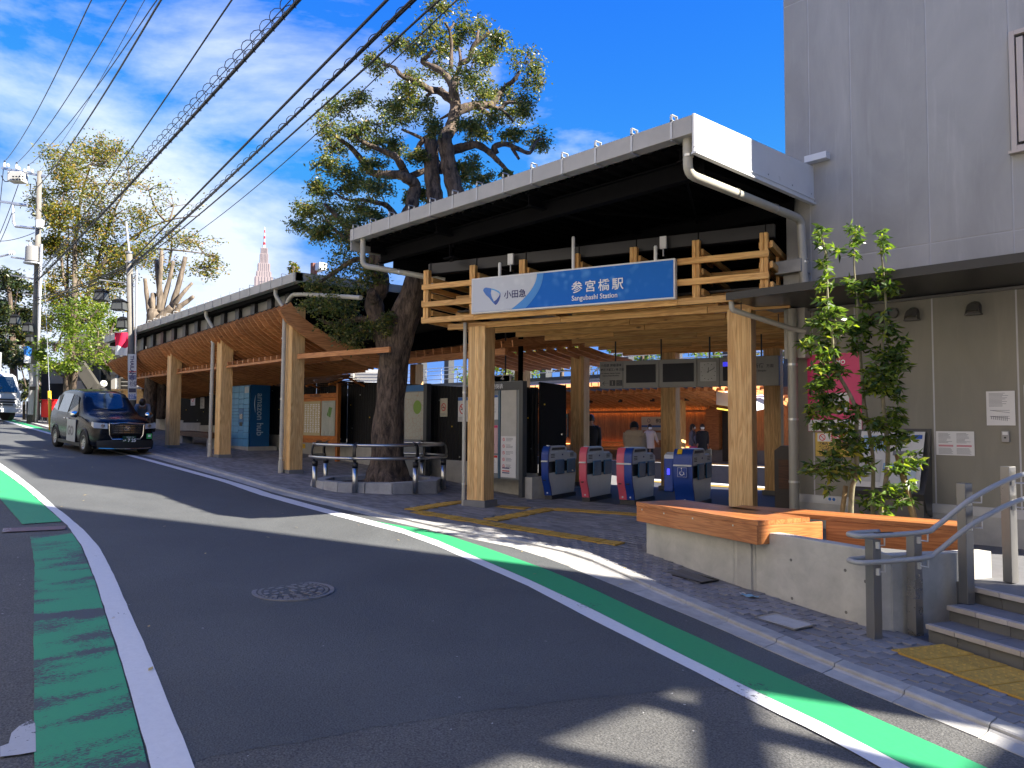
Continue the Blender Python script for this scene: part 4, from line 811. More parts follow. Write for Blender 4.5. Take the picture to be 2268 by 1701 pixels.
# things fixed to the wall
def poster(name, label, cat, x0, x1, z0, z1, mat, y=WY - .018, tilt=0):
    o = thing(name, label, cat, ((x0 + x1) / 2, y, (z0 + z1) / 2)); m = MB(); m.box(((x0 + x1) / 2, y, (z0 + z1) / 2), (x1 - x0, .006, z1 - z0)); m.build('sheet', mat, o); return o
M_ink = pm('grey_ink', (.22, .22, .23), .7, 0, 0); M_pinkink = pm('pink_ink', (.55, .12, .16), .7, 0, 0)
def lines(o, x0, x1, z0, z1, n, y, mat=None, h=.35, ragged=True, seed=1):
    m = MB(); r = random.Random(seed); st = (z1 - z0) / n
    for i in range(n): w = (x1 - x0) * (r.uniform(.55, 1) if ragged else 1); z = z1 - st * (i + .5); m.add([(x0, y, z - st * h / 2), (x0 + w, y, z - st * h / 2), (x0 + w, y, z + st * h / 2), (x0, y, z + st * h / 2)], [(0, 1, 2, 3)])
    return m.build('print', mat or M_ink, o)
py_ = WY - .0225
o = poster('notice_sheet', 'wide white notice sheet with red tables taped on the grey wall', 'notice', -3.69, -3.23, 1.14, 1.46, M_paper)
for a, b in ((-3.66, -3.48), (-3.44, -3.26)): lines(o, a, b, 1.30, 1.44, 9, py_, seed=3); lines(o, a, b, 1.255, 1.28, 2, py_, M_pinkink, .7, False); lines(o, a, b, 1.155, 1.24, 6, py_, seed=5)
o = poster('notice_sheet', 'tall white notice sheet with charts high on the grey wall', 'notice', -3.08, -2.76, 1.54, 1.98, M_paper)
lines(o, -3.05, -2.79, 1.78, 1.96, 12, py_, seed=7); m = MB()
for k in range(9): m.add([(-3.03 + .022 * k, py_, 1.62 - .003 * k), (-3.022 + .022 * k, py_, 1.62 - .003 * k), (-3.022 + .022 * k, py_, 1.66), (-3.03 + .022 * k, py_, 1.66)], [(0, 1, 2, 3)])
for zc_ in (1.73, 1.655): m.add([(-3.04, py_, zc_), (-2.82, py_, zc_ - .03), (-2.82, py_, zc_ - .024), (-3.04, py_, zc_ + .006)], [(0, 1, 2, 3)]); m.add([(-3.04, py_, zc_), (-2.82, py_, zc_), (-2.82, py_, zc_ + .005), (-3.04, py_, zc_ + .005)], [(0, 1, 2, 3)])
m.build('chart', M_ink, o)
o = poster('notice_sheet', 'white notice sheet cut by the picture edge on the grey wall', 'notice', -2.66, -2.42, 1.78, 2.05, M_paper); lines(o, -2.64, -2.44, 1.8, 2.03, 10, py_, seed=9)
o = poster('notice_sheet', 'lower white notice sheet at the picture edge on the grey wall', 'notice', -2.66, -2.42, 1.2, 1.5, M_paper); lines(o, -2.64, -2.44, 1.22, 1.48, 10, py_, seed=12)
o = thing('switch_box', 'small grey control box screwed to the grey wall under notices', 'control box', (-2.87, WY, 1.40)); m = MB(); m.box((-2.87, WY - .03, 1.40), (.085, .04, .14)); m.build('case', pm('box_grey', (.32, .31, .29), .5), o, bevel=.004)
m = MB(); m.box((-2.87, WY - .052, 1.44), (.06, .004, .04)); m.build('sticker', M_paper, o); m = MB(); m.lathe((-2.87, WY - .05, 1.385), [(.012, 0), (.012, -.008)], 10, axis='Y'); m.build('key_switch', M_black, o)
o = poster('pink_poster', 'large magenta poster on the wall behind the young trees', 'poster', -5.48, -4.67, 1.44, 2.60, pm('poster_magenta', (.62, .02, .14), .4, 0, .04))
m = MB(); m.box((-5.075, py_ + .001, 1.53), (.80, .004, .17)); m.build('white_strip', M_paper, o); m = MB(); m.box((-5.02, py_ + .001, 1.86), (.34, .004, .3)); m.build('white_strip', M_paper, o); m = MB(); m.box((-5.02, py_ - .003, 1.78), (.2, .004, .06)); m.build('ochre_strip', pm('ochre', (.3, .2, .05), .6), o)
text('lettering', 'DEMO', .085, M_txtw, o, frame((-5.14, py_, 2.44), (1, 0, 0), (0, 0, 1)), depth=.0008, bold=.002)
o = poster('no_smoking_sign', 'yellow no smoking sign with red lettering behind the young trees', 'sign', -5.37, -4.78, 1.07, 1.42, pm('sign_yellow', (.62, .42, .07), .5))
m = MB(); m.box((-5.075, py_ + .001, 1.35), (.52, .004, .12)); m.build('white_field', M_paper, o)
m = MB(); rows = [[(-5.26 + r * math.cos(2 * math.pi * j / 24), py_ - .003, 1.35 + r * math.sin(2 * math.pi * j / 24)) for j in range(24)] for r in (.038, .05)]; m.strip(rows, closed=True); m.beam((-5.29, py_ - .003, 1.38), (-5.23, py_ - .003, 1.32), .004, .01); m.build('no_smoking_ring', M_red, o)
text('lettering', '禁煙', .12, M_red, o, frame((-5.14, py_ - .003, 1.305), (1, 0, 0), (0, 0, 1)), depth=.0006, bold=.002)
for i, tx in enumerate(('敷地内・周辺', 'ベンチ周辺は', 'ご利用になる', 'なりません')): text('lettering', tx, .048, M_txtb, o, frame((-5.32, py_, 1.24 - .048 * i), (1, 0, 0), (0, 0, 1)), depth=.0005, bold=.0012)
# slanted information stand leaning out from the wall
k_ = thing('information_stand', 'slanted white information stand against the wall behind the young trees', 'information stand', (-4.2, 11.1, 0))
m = MB(); m.prism([(-4.72, WY - .03, .30), (-4.72, WY - .22, .36), (-4.72, WY - .34, .62), (-4.72, WY - .14, .95), (-4.72, WY - .02, 1.49), (-4.72, WY - .005, 1.49)], (.97, 0, 0)); m.build('housing', pm('stand_grey', (.06, .056, .05), .4), k_)
ps = [(-4.66, WY - .325, .68), (-3.81, WY - .325, .68), (-3.81, WY - .055, 1.45), (-4.66, WY - .055, 1.45)]; m = MB(); m.prism(ps, (0, -.01, -.004)); m.build('panel', M_paper, k_)
def pq(u, v, o_=.012): p = Vector(ps[0]).lerp(Vector(ps[1]), u); q = Vector(ps[3]).lerp(Vector(ps[2]), u); r = p.lerp(q, v); return (r.x, r.y - .02, r.z - .006)
for u0, u1, v0, v1, mt in ((.05, .45, .66, .93, pm('pale_blue_print', (.30, .45, .62), .5)), (.80, .97, .88, .95, pm('blue_print', (.02, .09, .42), .5)), (.55, .9, .58, .66, M_ink), (.42, .62, .3, .44, pm('blue_print_mid', (.25, .42, .65), .5)), (.70, .93, .12, .4, pm('blue_print_pale', (.5, .6, .66), .5)), (.05, .4, .1, .5, pm('print_grey', (.5, .5, .48), .5))):
    m = MB(); m.add([pq(u0, v0), pq(u1, v0), pq(u1, v1), pq(u0, v1)], [(0, 1, 2, 3)]); m.build('print', mt, k_)
m = MB(); m.prism([(-4.70, WY - .27, 0), (-4.70, WY - .30, .56), (-4.70, WY - .04, .56), (-4.70, WY - .04, 0)], (.93, 0, 0)); m.build('base', pm('stand_base_steel', (.22, .2, .18), .35, .6), k_)
m = MB(); m.box((-5.12, WY - .04, .44), (.13, .006, .06)); o = m.build('camera_sticker', pm('sticker_white', (.6, .6, .6), .5), BL)
for dx in (-.03, .03): m = MB(); m.lathe((-5.12 + dx, WY - .045, .44), [(0, -.001), (.024, -.001)], 14, axis='Y'); m.build('blue_dot', pm('dot_blue', (.02, .14, .42), .5), o)

# ================================================================== landing, steps, concrete planter with bench
lm = MB(); lm.prism([(-6.36, 8.42, -.5), (-4.72, 7.92, -.5), (-3.08, 7.53, -.5), (-2.98, 7.68, -.5), (-2.66, 8.45, -.5), (-2.36, 8.29, -.5), (3.2, 5.9, -.5), (4.5, WY, -.5), (-6.36, WY, -.5)], (0, 0, .498)); struct(lm.build('landing_floor', pm('landing_tile', (.15, .15, .155), .75, 0, .15, scale=6, bump=.1)))
SO = Vector((-2.86, 9.0, 0))
M_tread = pm('step_tile', (.17, .175, .185), .75, 0, .12, scale=10, rnd=.1); M_nose = pm('step_nosing', (.42, .38, .34), .75, 0, .1, scale=14, rnd=.12); M_riser = pm('riser_tile', (.12, .118, .112), .75, 0, .12, rnd=.12)
ST = thing('entrance_steps', 'tiled entrance steps with pale nosings rising from the pavement beside the handrail', 'steps', (-1.5, 7.3, -.4))
for i, (x0, y0, z) in enumerate(((-2.62, 7.62, -.283), (-2.53, 7.90, -.143), (-2.43, 8.23, .0))):
    P0 = Vector((x0, y0, 0)); s_len = 5.2
    m = MB(); a = P0 + SN.to_3d() * .05; c = [a, a + SD.to_3d() * s_len, a + SD.to_3d() * s_len + SN.to_3d() * .9, a + SN.to_3d() * .9]; m.prism([(q.x, q.y, -.6) for q in c], (0, 0, z + .6 - .012)); core = m.build('step', M_mortar, ST)
    n = int(s_len / .3); 
    for k in range(n):
        q = P0 + SD.to_3d() * (.3 * k + .15); rz = math.atan2(SD.y, SD.x); b = q + SN.to_3d() * .03
        m = MB(); m.box((b.x, b.y, z - .022), (.294, .06, .044), rz); m.build('nosing_tile', M_nose, core, bevel=.003)
        if k % 1 == 0:
            b = q + SN.to_3d() * .045; m = MB(); m.box((b.x, b.y, z - .12), (.295 if k % 2 else .295, .02, .14), rz); m.build('riser_tile', M_riser, core)
        if k % 2 == 0:
            b = q + SD.to_3d() * .15 + SN.to_3d() * .20; m = MB(); m.box((b.x, b.y, z - .008), (.592, .276, .014), rz); m.build('tread_tile', M_tread, core)
# concrete wall of the planter
PL = thing('planter_wall', 'fair-faced concrete planter wall rising along the sloping pavement under the bench', 'planter wall', (-4.5, 7.9, -.3))
W0, W1, W2, W3, W4 = Vector((-6.35, 8.40)), Vector((-4.72, 7.89)), Vector((-3.08, 7.50)), Vector((-2.99, 7.52)), Vector((-2.90, 7.60))
M_fair = pm('fair_concrete', (.48, .465, .41), .75, 0, .14, scale=3, bump=.08, bscale=120, dirt=.2, dscale=3.2)
def wseg(p, q, zt0, zt1, t, name='wall_section'):
    d = (q - p).normalized(); nrm = Vector((-d.y, d.x)); a = [(p.x, p.y), (q.x, q.y), (q.x + nrm.x * t, q.y + nrm.y * t), (p.x + nrm.x * t, p.y + nrm.y * t)]
    m = MB(); m.add([(*a[0], -.7), (*a[1], -.7), (*a[2], -.7), (*a[3], -.7), (*a[0], zt0), (*a[1], zt1), (*a[2], zt1), (*a[3], zt0)], [(0, 3, 2, 1), (4, 5, 6, 7), (0, 1, 5, 4), (1, 2, 6, 5), (2, 3, 7, 6), (3, 0, 4, 7)]); return m.build(name, M_fair, PL, bevel=.008)
J = W0 + (W1 - W0) * .985
wseg(W0, J, .245, .245, .55); wseg(W1, W1 + (W2 - W1) * .18, .245, .245, .5); wseg(W1 + (W2 - W1) * .183, W2, .355, .345, .15); wseg(W2 + (W3 - W2) * .02, W3, .340, .335, .2); wseg(W3 + (W4 - W3) * .02, W4, .333, .30, .2); wseg(W4 + Vector((.002, .004)), Vector((-2.42, 8.9)), .30, .26, .15)
m = MB(); m.prism([(-4.72, 7.93, -.6), (-4.70, 7.93, -.6), (-4.70, 7.93, .24), (-4.72, 7.93, .24)], (0, .02, 0)); m.build('joint', M_mortar, PL)
M_tie = pm('tie_hole', (.16, .155, .14), .9)
for x, y in ((1140, 625), (1548, 712), (1147, 940), (1557, 1048), (2030, 1170), (2022, 802), (2200, 900)):
    r = ray(*zb(x, y)); d = (W2 - W1); nn = Vector((-d.y, d.x)); t = (W1.x * nn.x + W1.y * nn.y) / (r.x * nn.x + r.y * nn.y); p = CAM + r * t; nn.normalize(); m = MB(); c_ = Vector((p.x - nn.x * .002, p.y - nn.y * .002, p.z)); m.tube([c_, c_ + Vector((nn.x, nn.y, 0)) * .01], .016, 12); m.build('tie_hole', M_tie, PL)
m = MB(); sp_ = [(-4.35, 8.05), (-3.05, 7.68), (-2.95, 8.5), (-4.05, 8.5)]; m.prism([(a, b, -.3) for a, b in sp_], (0, 0, .46)); m.build('soil', pm('soil', (.05, .037, .026), .95, 0, .3, scale=20, bump=.6, bscale=30), PL)
# bench
BN = thing('wooden_bench', 'varnished reddish wooden bench wrapping the concrete planter in front of the gates', 'bench', (-5, 8.4, .2))
FL, FR, IC, BK = Vector((-6.42, 8.27)), Vector((-4.27, 7.60)), Vector((-4.0, 8.56)), Vector((-6.18, 9.02))
zt, th = .49, .05
nbd = 6
for i in range(nbd):
    a = FL.lerp(BK, i / nbd); b = FL.lerp(BK, (i + 1) / nbd); c = FR.lerp(IC + Vector((.0, .1)), (i + 1) / nbd * .74); d = FR.lerp(IC + Vector((0, .1)), i / nbd * .74); g = (BK - FL).normalized() * .0015
    p0 = (a + g + d + g) / 2; q0 = (b - g + c - g) / 2
    m = MB(); m.prism([(a.x + g.x, a.y + g.y, zt - th), (d.x + g.x, d.y + g.y, zt - th), (c.x - g.x, c.y - g.y, zt - th), (b.x - g.x, b.y - g.y, zt - th)], (0, 0, th)); 
    dirv = (FR - FL).normalized(); Mx = Matrix(((dirv.x, -dirv.y, 0, FL.x), (dirv.y, dirv.x, 0, FL.y), (0, 0, 1, 0), (0, 0, 0, 1))); me = m.mesh('seat_board', M_bench); me.transform(Mx.inverted()); link('seat_board', me, BN, False, Mx)
# corner piece where the bench turns and the second run behind the trees
d2 = Vector((-2.66, 8.74)) - IC; d2.normalize(); n2_ = Vector((-d2.y, d2.x)); q1 = FR.lerp(IC + Vector((0, .1)), .742); e1_ = FL.lerp(BK, 1)
for i in range(3):
    a = IC + n2_ * (.17 * i + .0015 + .1); b = a + d2 * 1.36; c = IC + n2_ * (.17 * (i + 1) - .0015 + .1) + d2 * 1.36; d = IC + n2_ * (.17 * (i + 1) - .0015 + .1); ext = d2 * (-1.0)
    a = a + ext * 1.2; d = d + ext * 1.2
    m = MB(); m.prism([(p.x, p.y, zt - th) for p in (a, b, c, d)], (0, 0, th)); Mx = Matrix(((d2.x, -d2.y, 0, IC.x), (d2.y, d2.x, 0, IC.y), (0, 0, 1, 0), (0, 0, 0, 1))); me = m.mesh('seat_board', M_bench); me.transform(Mx.inverted()); link('seat_board', me, BN, False, Mx)
def apron(p, q, z0, z1, t=.035): plank('apron', (p.x, p.y, (z0 + z1) / 2), (q.x, q.y, (z0 + z1) / 2), t, z1 - z0, M_bench, BN)
nF = Vector((FR.y - FL.y, -(FR.x - FL.x))).normalized() * -1
apron(FL + Vector((.01, .02)), FR + Vector((-.005, .02)), .235, zt - th - .003); apron(FR + Vector((-.018, .03)), IC + Vector((-.018, 0)), .235, zt - th - .003); apron(IC + n2_ * .12, IC + n2_ * .12 + d2 * 1.35, .19, zt - th - .003); apron(FL + Vector((.025, .03)), BK + Vector((.02, 0)), .235, zt - th - .003); apron(IC + n2_ * .12 + d2 * 1.34, IC + n2_ * .6 + d2 * 1.34, .19, zt - th - .003)
for t in (.06, .27, .52, .83):
    p = FL.lerp(FR, t) - Vector((-.3, -.95)) * 0 ; dd = (FR - FL).normalized(); nn = Vector((dd.y, -dd.x)); c_ = Vector((p.x + .004, p.y + .02, .40)) + Vector((nn.x, nn.y, 0)) * .016; m = MB(); m.tube([c_, c_ + Vector((nn.x, nn.y, 0)) * .005], .011, 12); m.build('bolt', M_ss, BN)
m = MB(); m.prism([(p.x, p.y, -.3) for p in (FL + Vector((.18, .2)), FR + Vector((-.2, .2)), IC + Vector((-.2, 0)), BK + Vector((.1, -.1)))], (0, 0, .535)); m.build('support', M_conc, BN)
# handrail
HR = thing('stair_handrail', 'grey two-tier handrail on square steel posts beside the entrance steps', 'handrail', (-2.7, 7.8, -.4))
posts = [(-2.90, 7.19, -.42, .50), (-2.73, 7.70, -.43, .52), (-2.42, 8.12, -.15, .99), (-2.21, 8.72, .0, 1.14)]
M_rail = pm('rail_grey', (.36, .36, .35), .45, 0, .05); M_post = pm('post_steel', (.30, .29, .27), .32, .75, .12, stretch=(1, 1, .15), dirt=.1)
for x, y, z0, z1 in posts:
    m = MB(); m.box((x, y, (z0 + z1) / 2), (.095, .095, z1 - z0 - .02), math.atan2(SD.y, SD.x)); m.build('post', M_post, HR, bevel=.004)
off = Vector((-.10, -.05, 0))
up_ = [Vector((-2.95, 7.45, .53)), Vector((-3.07, 7.13, .53)), Vector((-3.02, 7.03, .53)), Vector((-2.90, 7.06, .53)), Vector((-2.62, 7.62, .545)), Vector((-2.55, 7.78, .60)), Vector((-2.32, 8.05, .86)), Vector((-2.10, 8.66, 1.05)), Vector((-1.95, 9.1, 1.06)), Vector((-1.8, 9.6, 1.06))]
lo_ = [p - Vector((0, 0, .235)) for p in up_]
for pts in (up_, lo_):
    m = MB(); m.tube(catmull(pts, 6), .0235, 12); m.build('rail', M_rail, HR, smooth=True)
m = MB(); c_ = Vector((-2.82, 7.22, .556)); m.beam(c_ - Vector((.04, .08, 0)), c_ + Vector((.045, .09, 0)), .03, .006); m.build('braille_plate', M_black, HR)
for x, y, z0, z1 in posts:
    for pts in (up_, lo_):
        near = min(catmull(pts, 6), key=lambda q: (q.x - x - .09) ** 2 + (q.y - y) ** 2); a = Vector((x, y, near.z - .09)) + Vector((.05, -.02, 0)); b = Vector((near.x, near.y, near.z - .09)); m = MB(); m.tube([a, b, Vector((near.x, near.y, near.z - .02))], .008, 8); m.box(tuple(a), (.03, .03, .06)); m.build('bracket', pm('bracket_alu', (.6, .6, .6), .35, .7) if 'bracket_alu' not in bpy.data.materials else bpy.data.materials['bracket_alu'], HR)
# the other side of the street, behind and beside the viewer: sunlit fronts that throw light back on the station
for xa, xb, h, y, col, lab in ((-58, -41, 8.5, -4.5, (.40, .35, .28), 'cream shop building'), (-40, -25, 10.5, -4.0, (.52, .43, .33), 'beige brick apartment building'), (-24, -9.5, 9.5, -3.6, (.82, .73, .60), 'tan brick apartment building'), (-8.5, 6.5, 11.5, -3.8, (.84, .76, .64), 'sand-coloured apartment building')):
    OB = thing('opposite_building', lab + ' across the street, outside the picture', 'building', ((xa + xb) / 2, y - 4, 0)); m = MB(); m.box(((xa + xb) / 2, y - 4, h / 2), (xb - xa, 8, h + 2)); m.build('body', pm('facade_' + lab.split()[0], col, .8, 0, .1), OB)
    for i in range(int((xb - xa) / 3)):
        for j in range(3): m = MB(); m.box((xa + 1.7 + 3 * i, y + .03, 2.2 + 2.9 * j), (1.5, .06, 1.3)); m.build('window', M_glass, OB)
# neighbouring building beyond the picture's right edge: its shade lies over the near road, its opening is added for sun patches
NB = thing('neighbour_building', 'beige apartment building standing outside the picture, shading the near road', 'building', (11, -4, -.6))
M_nbw = pm('neighbour_wall', (.42, .38, .32), .8, 0, .08)
for y0, y1, z0, z1 in ((1.5, 7.7, -1.5, 11.5), (10.2, 13.2, -1.5, 19), (7.7, 10.2, -1.5, 6.8), (7.7, 10.2, 8.55, 14.5)): m = MB(); m.box((7.95, (y0 + y1) / 2, (z0 + z1) / 2), (.4, y1 - y0, z1 - z0)); m.build('wall_block', M_nbw, NB)  # gap between the blocks shaped to let sun patches onto the near road
for a, b, w in (((7.7, 7.2), (10.2, 8.3), .26), ((9.6, 8.6), (9.0, 6.8), .30), ((8.35, 9.1), (8.35, 6.8), .16)): m = MB(); m.beam((7.9, a[0], a[1]), (7.9, b[0], b[1]), .2, w, up=(1, 0, 0)); m.build('sun_patch_bar', M_nbw, NB)  # unseen bars added across the opening to break the sun patches into bands
for j in range(4):
    for i in range(2): m = MB(); m.box((7.69, 3 + i * 2.9, 1.6 + j * 2.9), (.06, 1.5, 1.3)); m.build('window', M_glass, NB)

# ================================================================== fence, boards and locker under the canopy
FN = thing('corrugated_fence', 'black corrugated fence on a low concrete plinth behind the canopy columns', 'fence', (-20, 11.5, .3))
def zfp(x): return zg(x) + .43
FY = 11.5
xx = -39.0; M_fence = pm('fence_black', (.012, .012, .013), .6, 0, .12, spec=.2)
while xx < -11.6:
    x1 = min(xx + 1.8, -11.5); m = MB(); rows = []; n = int((x1 - xx - .01) / .03)
    for i in range(n + 1):
        x = lerp(xx, x1 - .012, i / n); y = FY - (.018 if i % 4 in (1, 2) else 0); rows.append([(x, y, zfp(x)), (x, y, zfp(x) + 1.86)])
    m.strip(rows); m.build('fence_panel', M_fence, FN)
    m = MB(); m.box(((xx + x1) / 2, FY + .05, zfp(xx) - .35), (x1 - xx - .01, .16, .74)); m.build('plinth', M_conc, FN, bevel=.008)
    for fx_, fz in ((.3, .55), (1.2, .9), (.7, 1.5), (1.5, .2), (.2, 1.2)):
        x = xx + fx_; m = MB(); m.box((x, FY - .024, zfp(x) + fz), (.03, .012, .03)); m.build('clip', M_ss if random.random() < .5 else M_yel, FN)
    xx = x1
m = MB(); m.prism([(-11.5, FY, .02), (-11.5, FY + .8, .02), (-11.5, FY + .8, 2.38), (-11.5, FY, 2.42)], (.05, 0, 0)); m.build('end_panel', M_fence, FN)
m = MB(); m.box((-11.38, FY - .2, .22), (.3, .5, .44)); m.build('end_block', M_conc, FN)
def nsign(label, x0, x1, z0, z1, big=True, col=M_paper):
    o = thing('no_smoking_sign', label, 'sign', ((x0 + x1) / 2, FY - .04, (z0 + z1) / 2)); y = FY - .034; m = MB(); m.box(((x0 + x1) / 2, y, (z0 + z1) / 2), (x1 - x0, .008, z1 - z0)); m.build('sheet', col, o)
    cx = (x0 + x1) / 2; cz = lerp(z0, z1, .52); r = (x1 - x0) * .34; y -= .007; m = MB(); m.strip([[(cx + rr * math.cos(2 * math.pi * j / 20), y, cz + rr * math.sin(2 * math.pi * j / 20)) for j in range(20)] for rr in (r * .78, r)], closed=True); m.beam((cx - r * .6, y, cz + r * .6), (cx + r * .6, y, cz - r * .6), .003, r * .2); m.build('ring', M_red, o)
    m = MB(); m.beam((cx - r * .5, y, cz - r * .08), (cx + r * .5, y, cz - r * .08), .002, r * .22); m.build('cigarette', M_txtb, o)
    if big: m = MB(); m.box((cx, y + .004, z1 - (z1 - z0) * .07), (x1 - x0, .004, (z1 - z0) * .13)); m.build('blue_header', pm('sign_header', (.03, .12, .38), .5), o)
    lines(o, x0 + .02, x1 - .02, z0 + .02, z0 + (z1 - z0) * .2, 4, y, seed=int(x0 * 10))
nsign('small cream no smoking notice on the black fence near the entrance column', -14.85, -14.57, 1.70, 2.14, False, pm('cream_paper', (.6, .55, .42), .7))
nsign('no smoking sign with blue top half hidden by the entrance column', -14.16, -13.80, 1.58, 2.15)
nsign('small no smoking sign with blue top at the far end of the black fence', -31.0 + .0, -30.55, 2.20, 2.76)
o = thing('notice_sheet', 'narrow cream notice on the far end of the black fence', 'notice', (-29.85, FY, 2.3)); m = MB(); m.box((-29.82, FY - .03, 2.29), (.4, .008, .44)); m.build('sheet', M_paper, o); lines(o, -29.98, -29.66, 2.1, 2.48, 7, FY - .036, seed=4)
o = thing('notice_sheet', 'pale notice on the fence half hidden behind the big tree trunk', 'notice', (-16.95, FY, 1.9)); m = MB(); m.box((-17.05, FY - .03, 1.78), (.34, .008, .5)); m.build('sheet', M_paper, o); lines(o, -17.2, -16.9, 1.58, 1.98, 8, FY - .036, seed=8)
# parcel locker
LK = thing('parcel_locker', 'blue parcel locker cabinet with many doors between two canopy columns', 'locker', (-23.9, 10.75, .66))
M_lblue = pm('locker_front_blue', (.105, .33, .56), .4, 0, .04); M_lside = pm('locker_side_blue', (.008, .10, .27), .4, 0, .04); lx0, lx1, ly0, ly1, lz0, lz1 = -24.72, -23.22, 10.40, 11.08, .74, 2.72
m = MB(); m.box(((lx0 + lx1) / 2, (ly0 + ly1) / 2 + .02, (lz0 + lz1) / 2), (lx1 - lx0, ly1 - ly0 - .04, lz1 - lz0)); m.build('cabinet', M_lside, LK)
m = MB(); m.box(((lx0 + lx1) / 2, ly0 + .4, lz0 - .06), (lx1 - lx0 + .3, .95, .2)); m.build('base_slab', M_conc, LK)
M_lmid = pm('locker_screen_blue', (.015, .13, .33), .4)
for c in range(4):
    z = lz0 + .02; hs = [.26, .2, .2, .16, .1, .1, .1, .1, .12, .2, .2, .2] if c != 2 else [.26, .26, .2, .5, .14, .16, .22, .22]
    for h in hs:
        h = min(h, lz1 - z - .02)
        if h < .05: break
        m = MB(); m.box((lx0 + (lx1 - lx0) * (c + .5) / 4, ly0 - .004, z + h / 2), ((lx1 - lx0) / 4 - .014, .03, h - .014)); m.build('locker_door', M_lmid if (c == 2 and h == .5) else M_lblue, LK, bevel=.004); z += h
m = MB(); m.box((lx0 + (lx1 - lx0) * .64, ly0 - .024, 1.72), (.22, .01, .16)); m.build('screen', glassy('locker_screen', (.05, .06, .07)), LK); m = MB(); m.box((lx0 + (lx1 - lx0) * .64, ly0 - .024, 1.48), (.2, .01, .12)); m.build('card_reader', M_black, LK)
m = MB(); m.box((lx0 + (lx1 - lx0) * .89, ly0 - .023, 2.56), (.3, .01, .2)); m.build('label_plate', pm('label_pale', (.45, .52, .58), .5), LK)
text('lettering', 'amazon hub', .30, pm('locker_letters', (.42, .56, .68), .5, 0, 0), LK, frame((lx1 + .004, 10.66, 2.46), (0, 0, -1), (0, 1, 0)), depth=.001, bold=.004, sx=.92)
m = MB(); m.tube([Vector((lx1 + .004, 10.60, z)) + Vector((0, -.03 * math.sin(math.pi * (2.4 - z) / .55), 0)) for z in [2.4 - .055 * i for i in range(11)]], [.004 + .012 * math.sin(math.pi * i / 10) for i in range(11)], 6); m.build('smile_arrow', bpy.data.materials['locker_letters'], LK)
# roofed wooden notice board
NBd = thing('notice_board', 'roofed orange wooden notice board with a map and tide-like table', 'notice board', (-19.5, 10.9, .4))
NBd['label'] = 'roofed orange wooden notice board with a map and a table of names'
bz = zg(-19.5) + .03; by = 10.9
for x in (-21.0, -18.68): plank('post', (x, by, bz), (x, by, 2.62), .10, .10, M_board, NBd)
for z in (2.30, 1.02): plank('crossbeam', (-21.0, by - .01, z), (-18.7, by - .01, z), .09, .12, M_board, NBd)
m = MB(); m.box((-19.85, by + .02, 1.66), (2.2, .04, 1.2)); m.build('backing', M_board, NBd)
m = MB(); m.box((-20.1, by - .02, 1.66), (.98, .015, .98)); m.build('name_table', pm('table_cream', (.46, .38, .20), .6), NBd)
for c in range(6): lines(NBd, -20.52 + .155 * c, -20.41 + .155 * c, 1.25, 2.08, 16, by - .03, M_paper, .6, True, 20 + c)
m = MB(); m.box((-19.18, by - .02, 1.66), (.74, .015, .98)); m.build('map_sheet', pm('map_pale', (.34, .36, .30), .45), NBd); m = MB(); m.prism([(-19.25, by - .029, 1.75), (-19.05, by - .029, 1.68), (-18.95, by - .029, 1.95), (-19.12, by - .029, 1.98)], (0, -.002, 0)); m.build('map_park', pm('map_green', (.12, .24, .06), .6), NBd)
m = MB()
for k in range(9): m.beam((-19.5 + .07 * k, by - .0295, 1.2 + .05 * (k % 3)), (-19.45 + .06 * k, by - .0295, 2.1), .002, .008)
m.build('map_streets', M_paper, NBd)
text('lettering', '代々木商店街案内', .075, M_txtb, NBd, frame((-20.15, by - .062, 2.275), (1, 0, 0), (0, 0, 1)), depth=.001)
m = MB(); m.box((-19.6, by - .062, 1.02), (.3, .01, .05)); m.build('plate', M_brown, NBd)
for s_ in (-1, 1):
    for k in range(5): plank('roof_board', (-21.35, by + s_ * (.08 + .11 * k), 2.80 - .045 * k), (-18.15, by + s_ * (.08 + .11 * k), 2.80 - .045 * k), .12, .018, M_brown, NBd)
    for x in (-18.25, -19.5, -20.7): plank('roof_rafter', (x, by, 2.77), (x, by + s_ * .55, 2.55), .05, .05, M_board, NBd)
plank('ridge', (-21.35, by, 2.83), (-18.13, by, 2.83), .08, .05, M_brown, NBd)
# area map board and timetable board
MP = thing('area_map_board', 'free-standing grey area map board partly hidden by the tree trunk', 'map board', (-15.5, 11.2, .2)); g = zg(-15.4) + .03
M_bgrey = pm('board_grey', (.20, .215, .215), .45, 0, .04); M_bdark = pm('board_frame', (.05, .055, .06), .4)
m = MB(); m.box((-15.55, 11.22, (g + 2.48) / 2), (.95, .07, 2.48 - g)); m.build('panel', M_bgrey, MP); m = MB(); m.box((-15.02, 11.2, (g + 2.50) / 2), (.13, .14, 2.50 - g)); m.build('post', M_bdark, MP)
def mapmat():
    m, nt, b = newmat('street_map'); l = nt.links.new; t = N(nt, 'ShaderNodeTexCoord'); v = N(nt, 'ShaderNodeTexVoronoi', Scale=9, feature='DISTANCE_TO_EDGE'); l(t.outputs['Object'], v.inputs['Vector']); r = N(nt, 'ShaderNodeValToRGB'); r.color_ramp.elements[0].color = (.40, .28, .2, 1); r.color_ramp.elements[1].color = (.42, .43, .36, 1); r.color_ramp.elements[1].position = .06; l(v.outputs['Distance'], r.inputs[0]); l(r.outputs[0], b.inputs['Base Color']); b.inputs['Roughness'].default_value = .35; return m
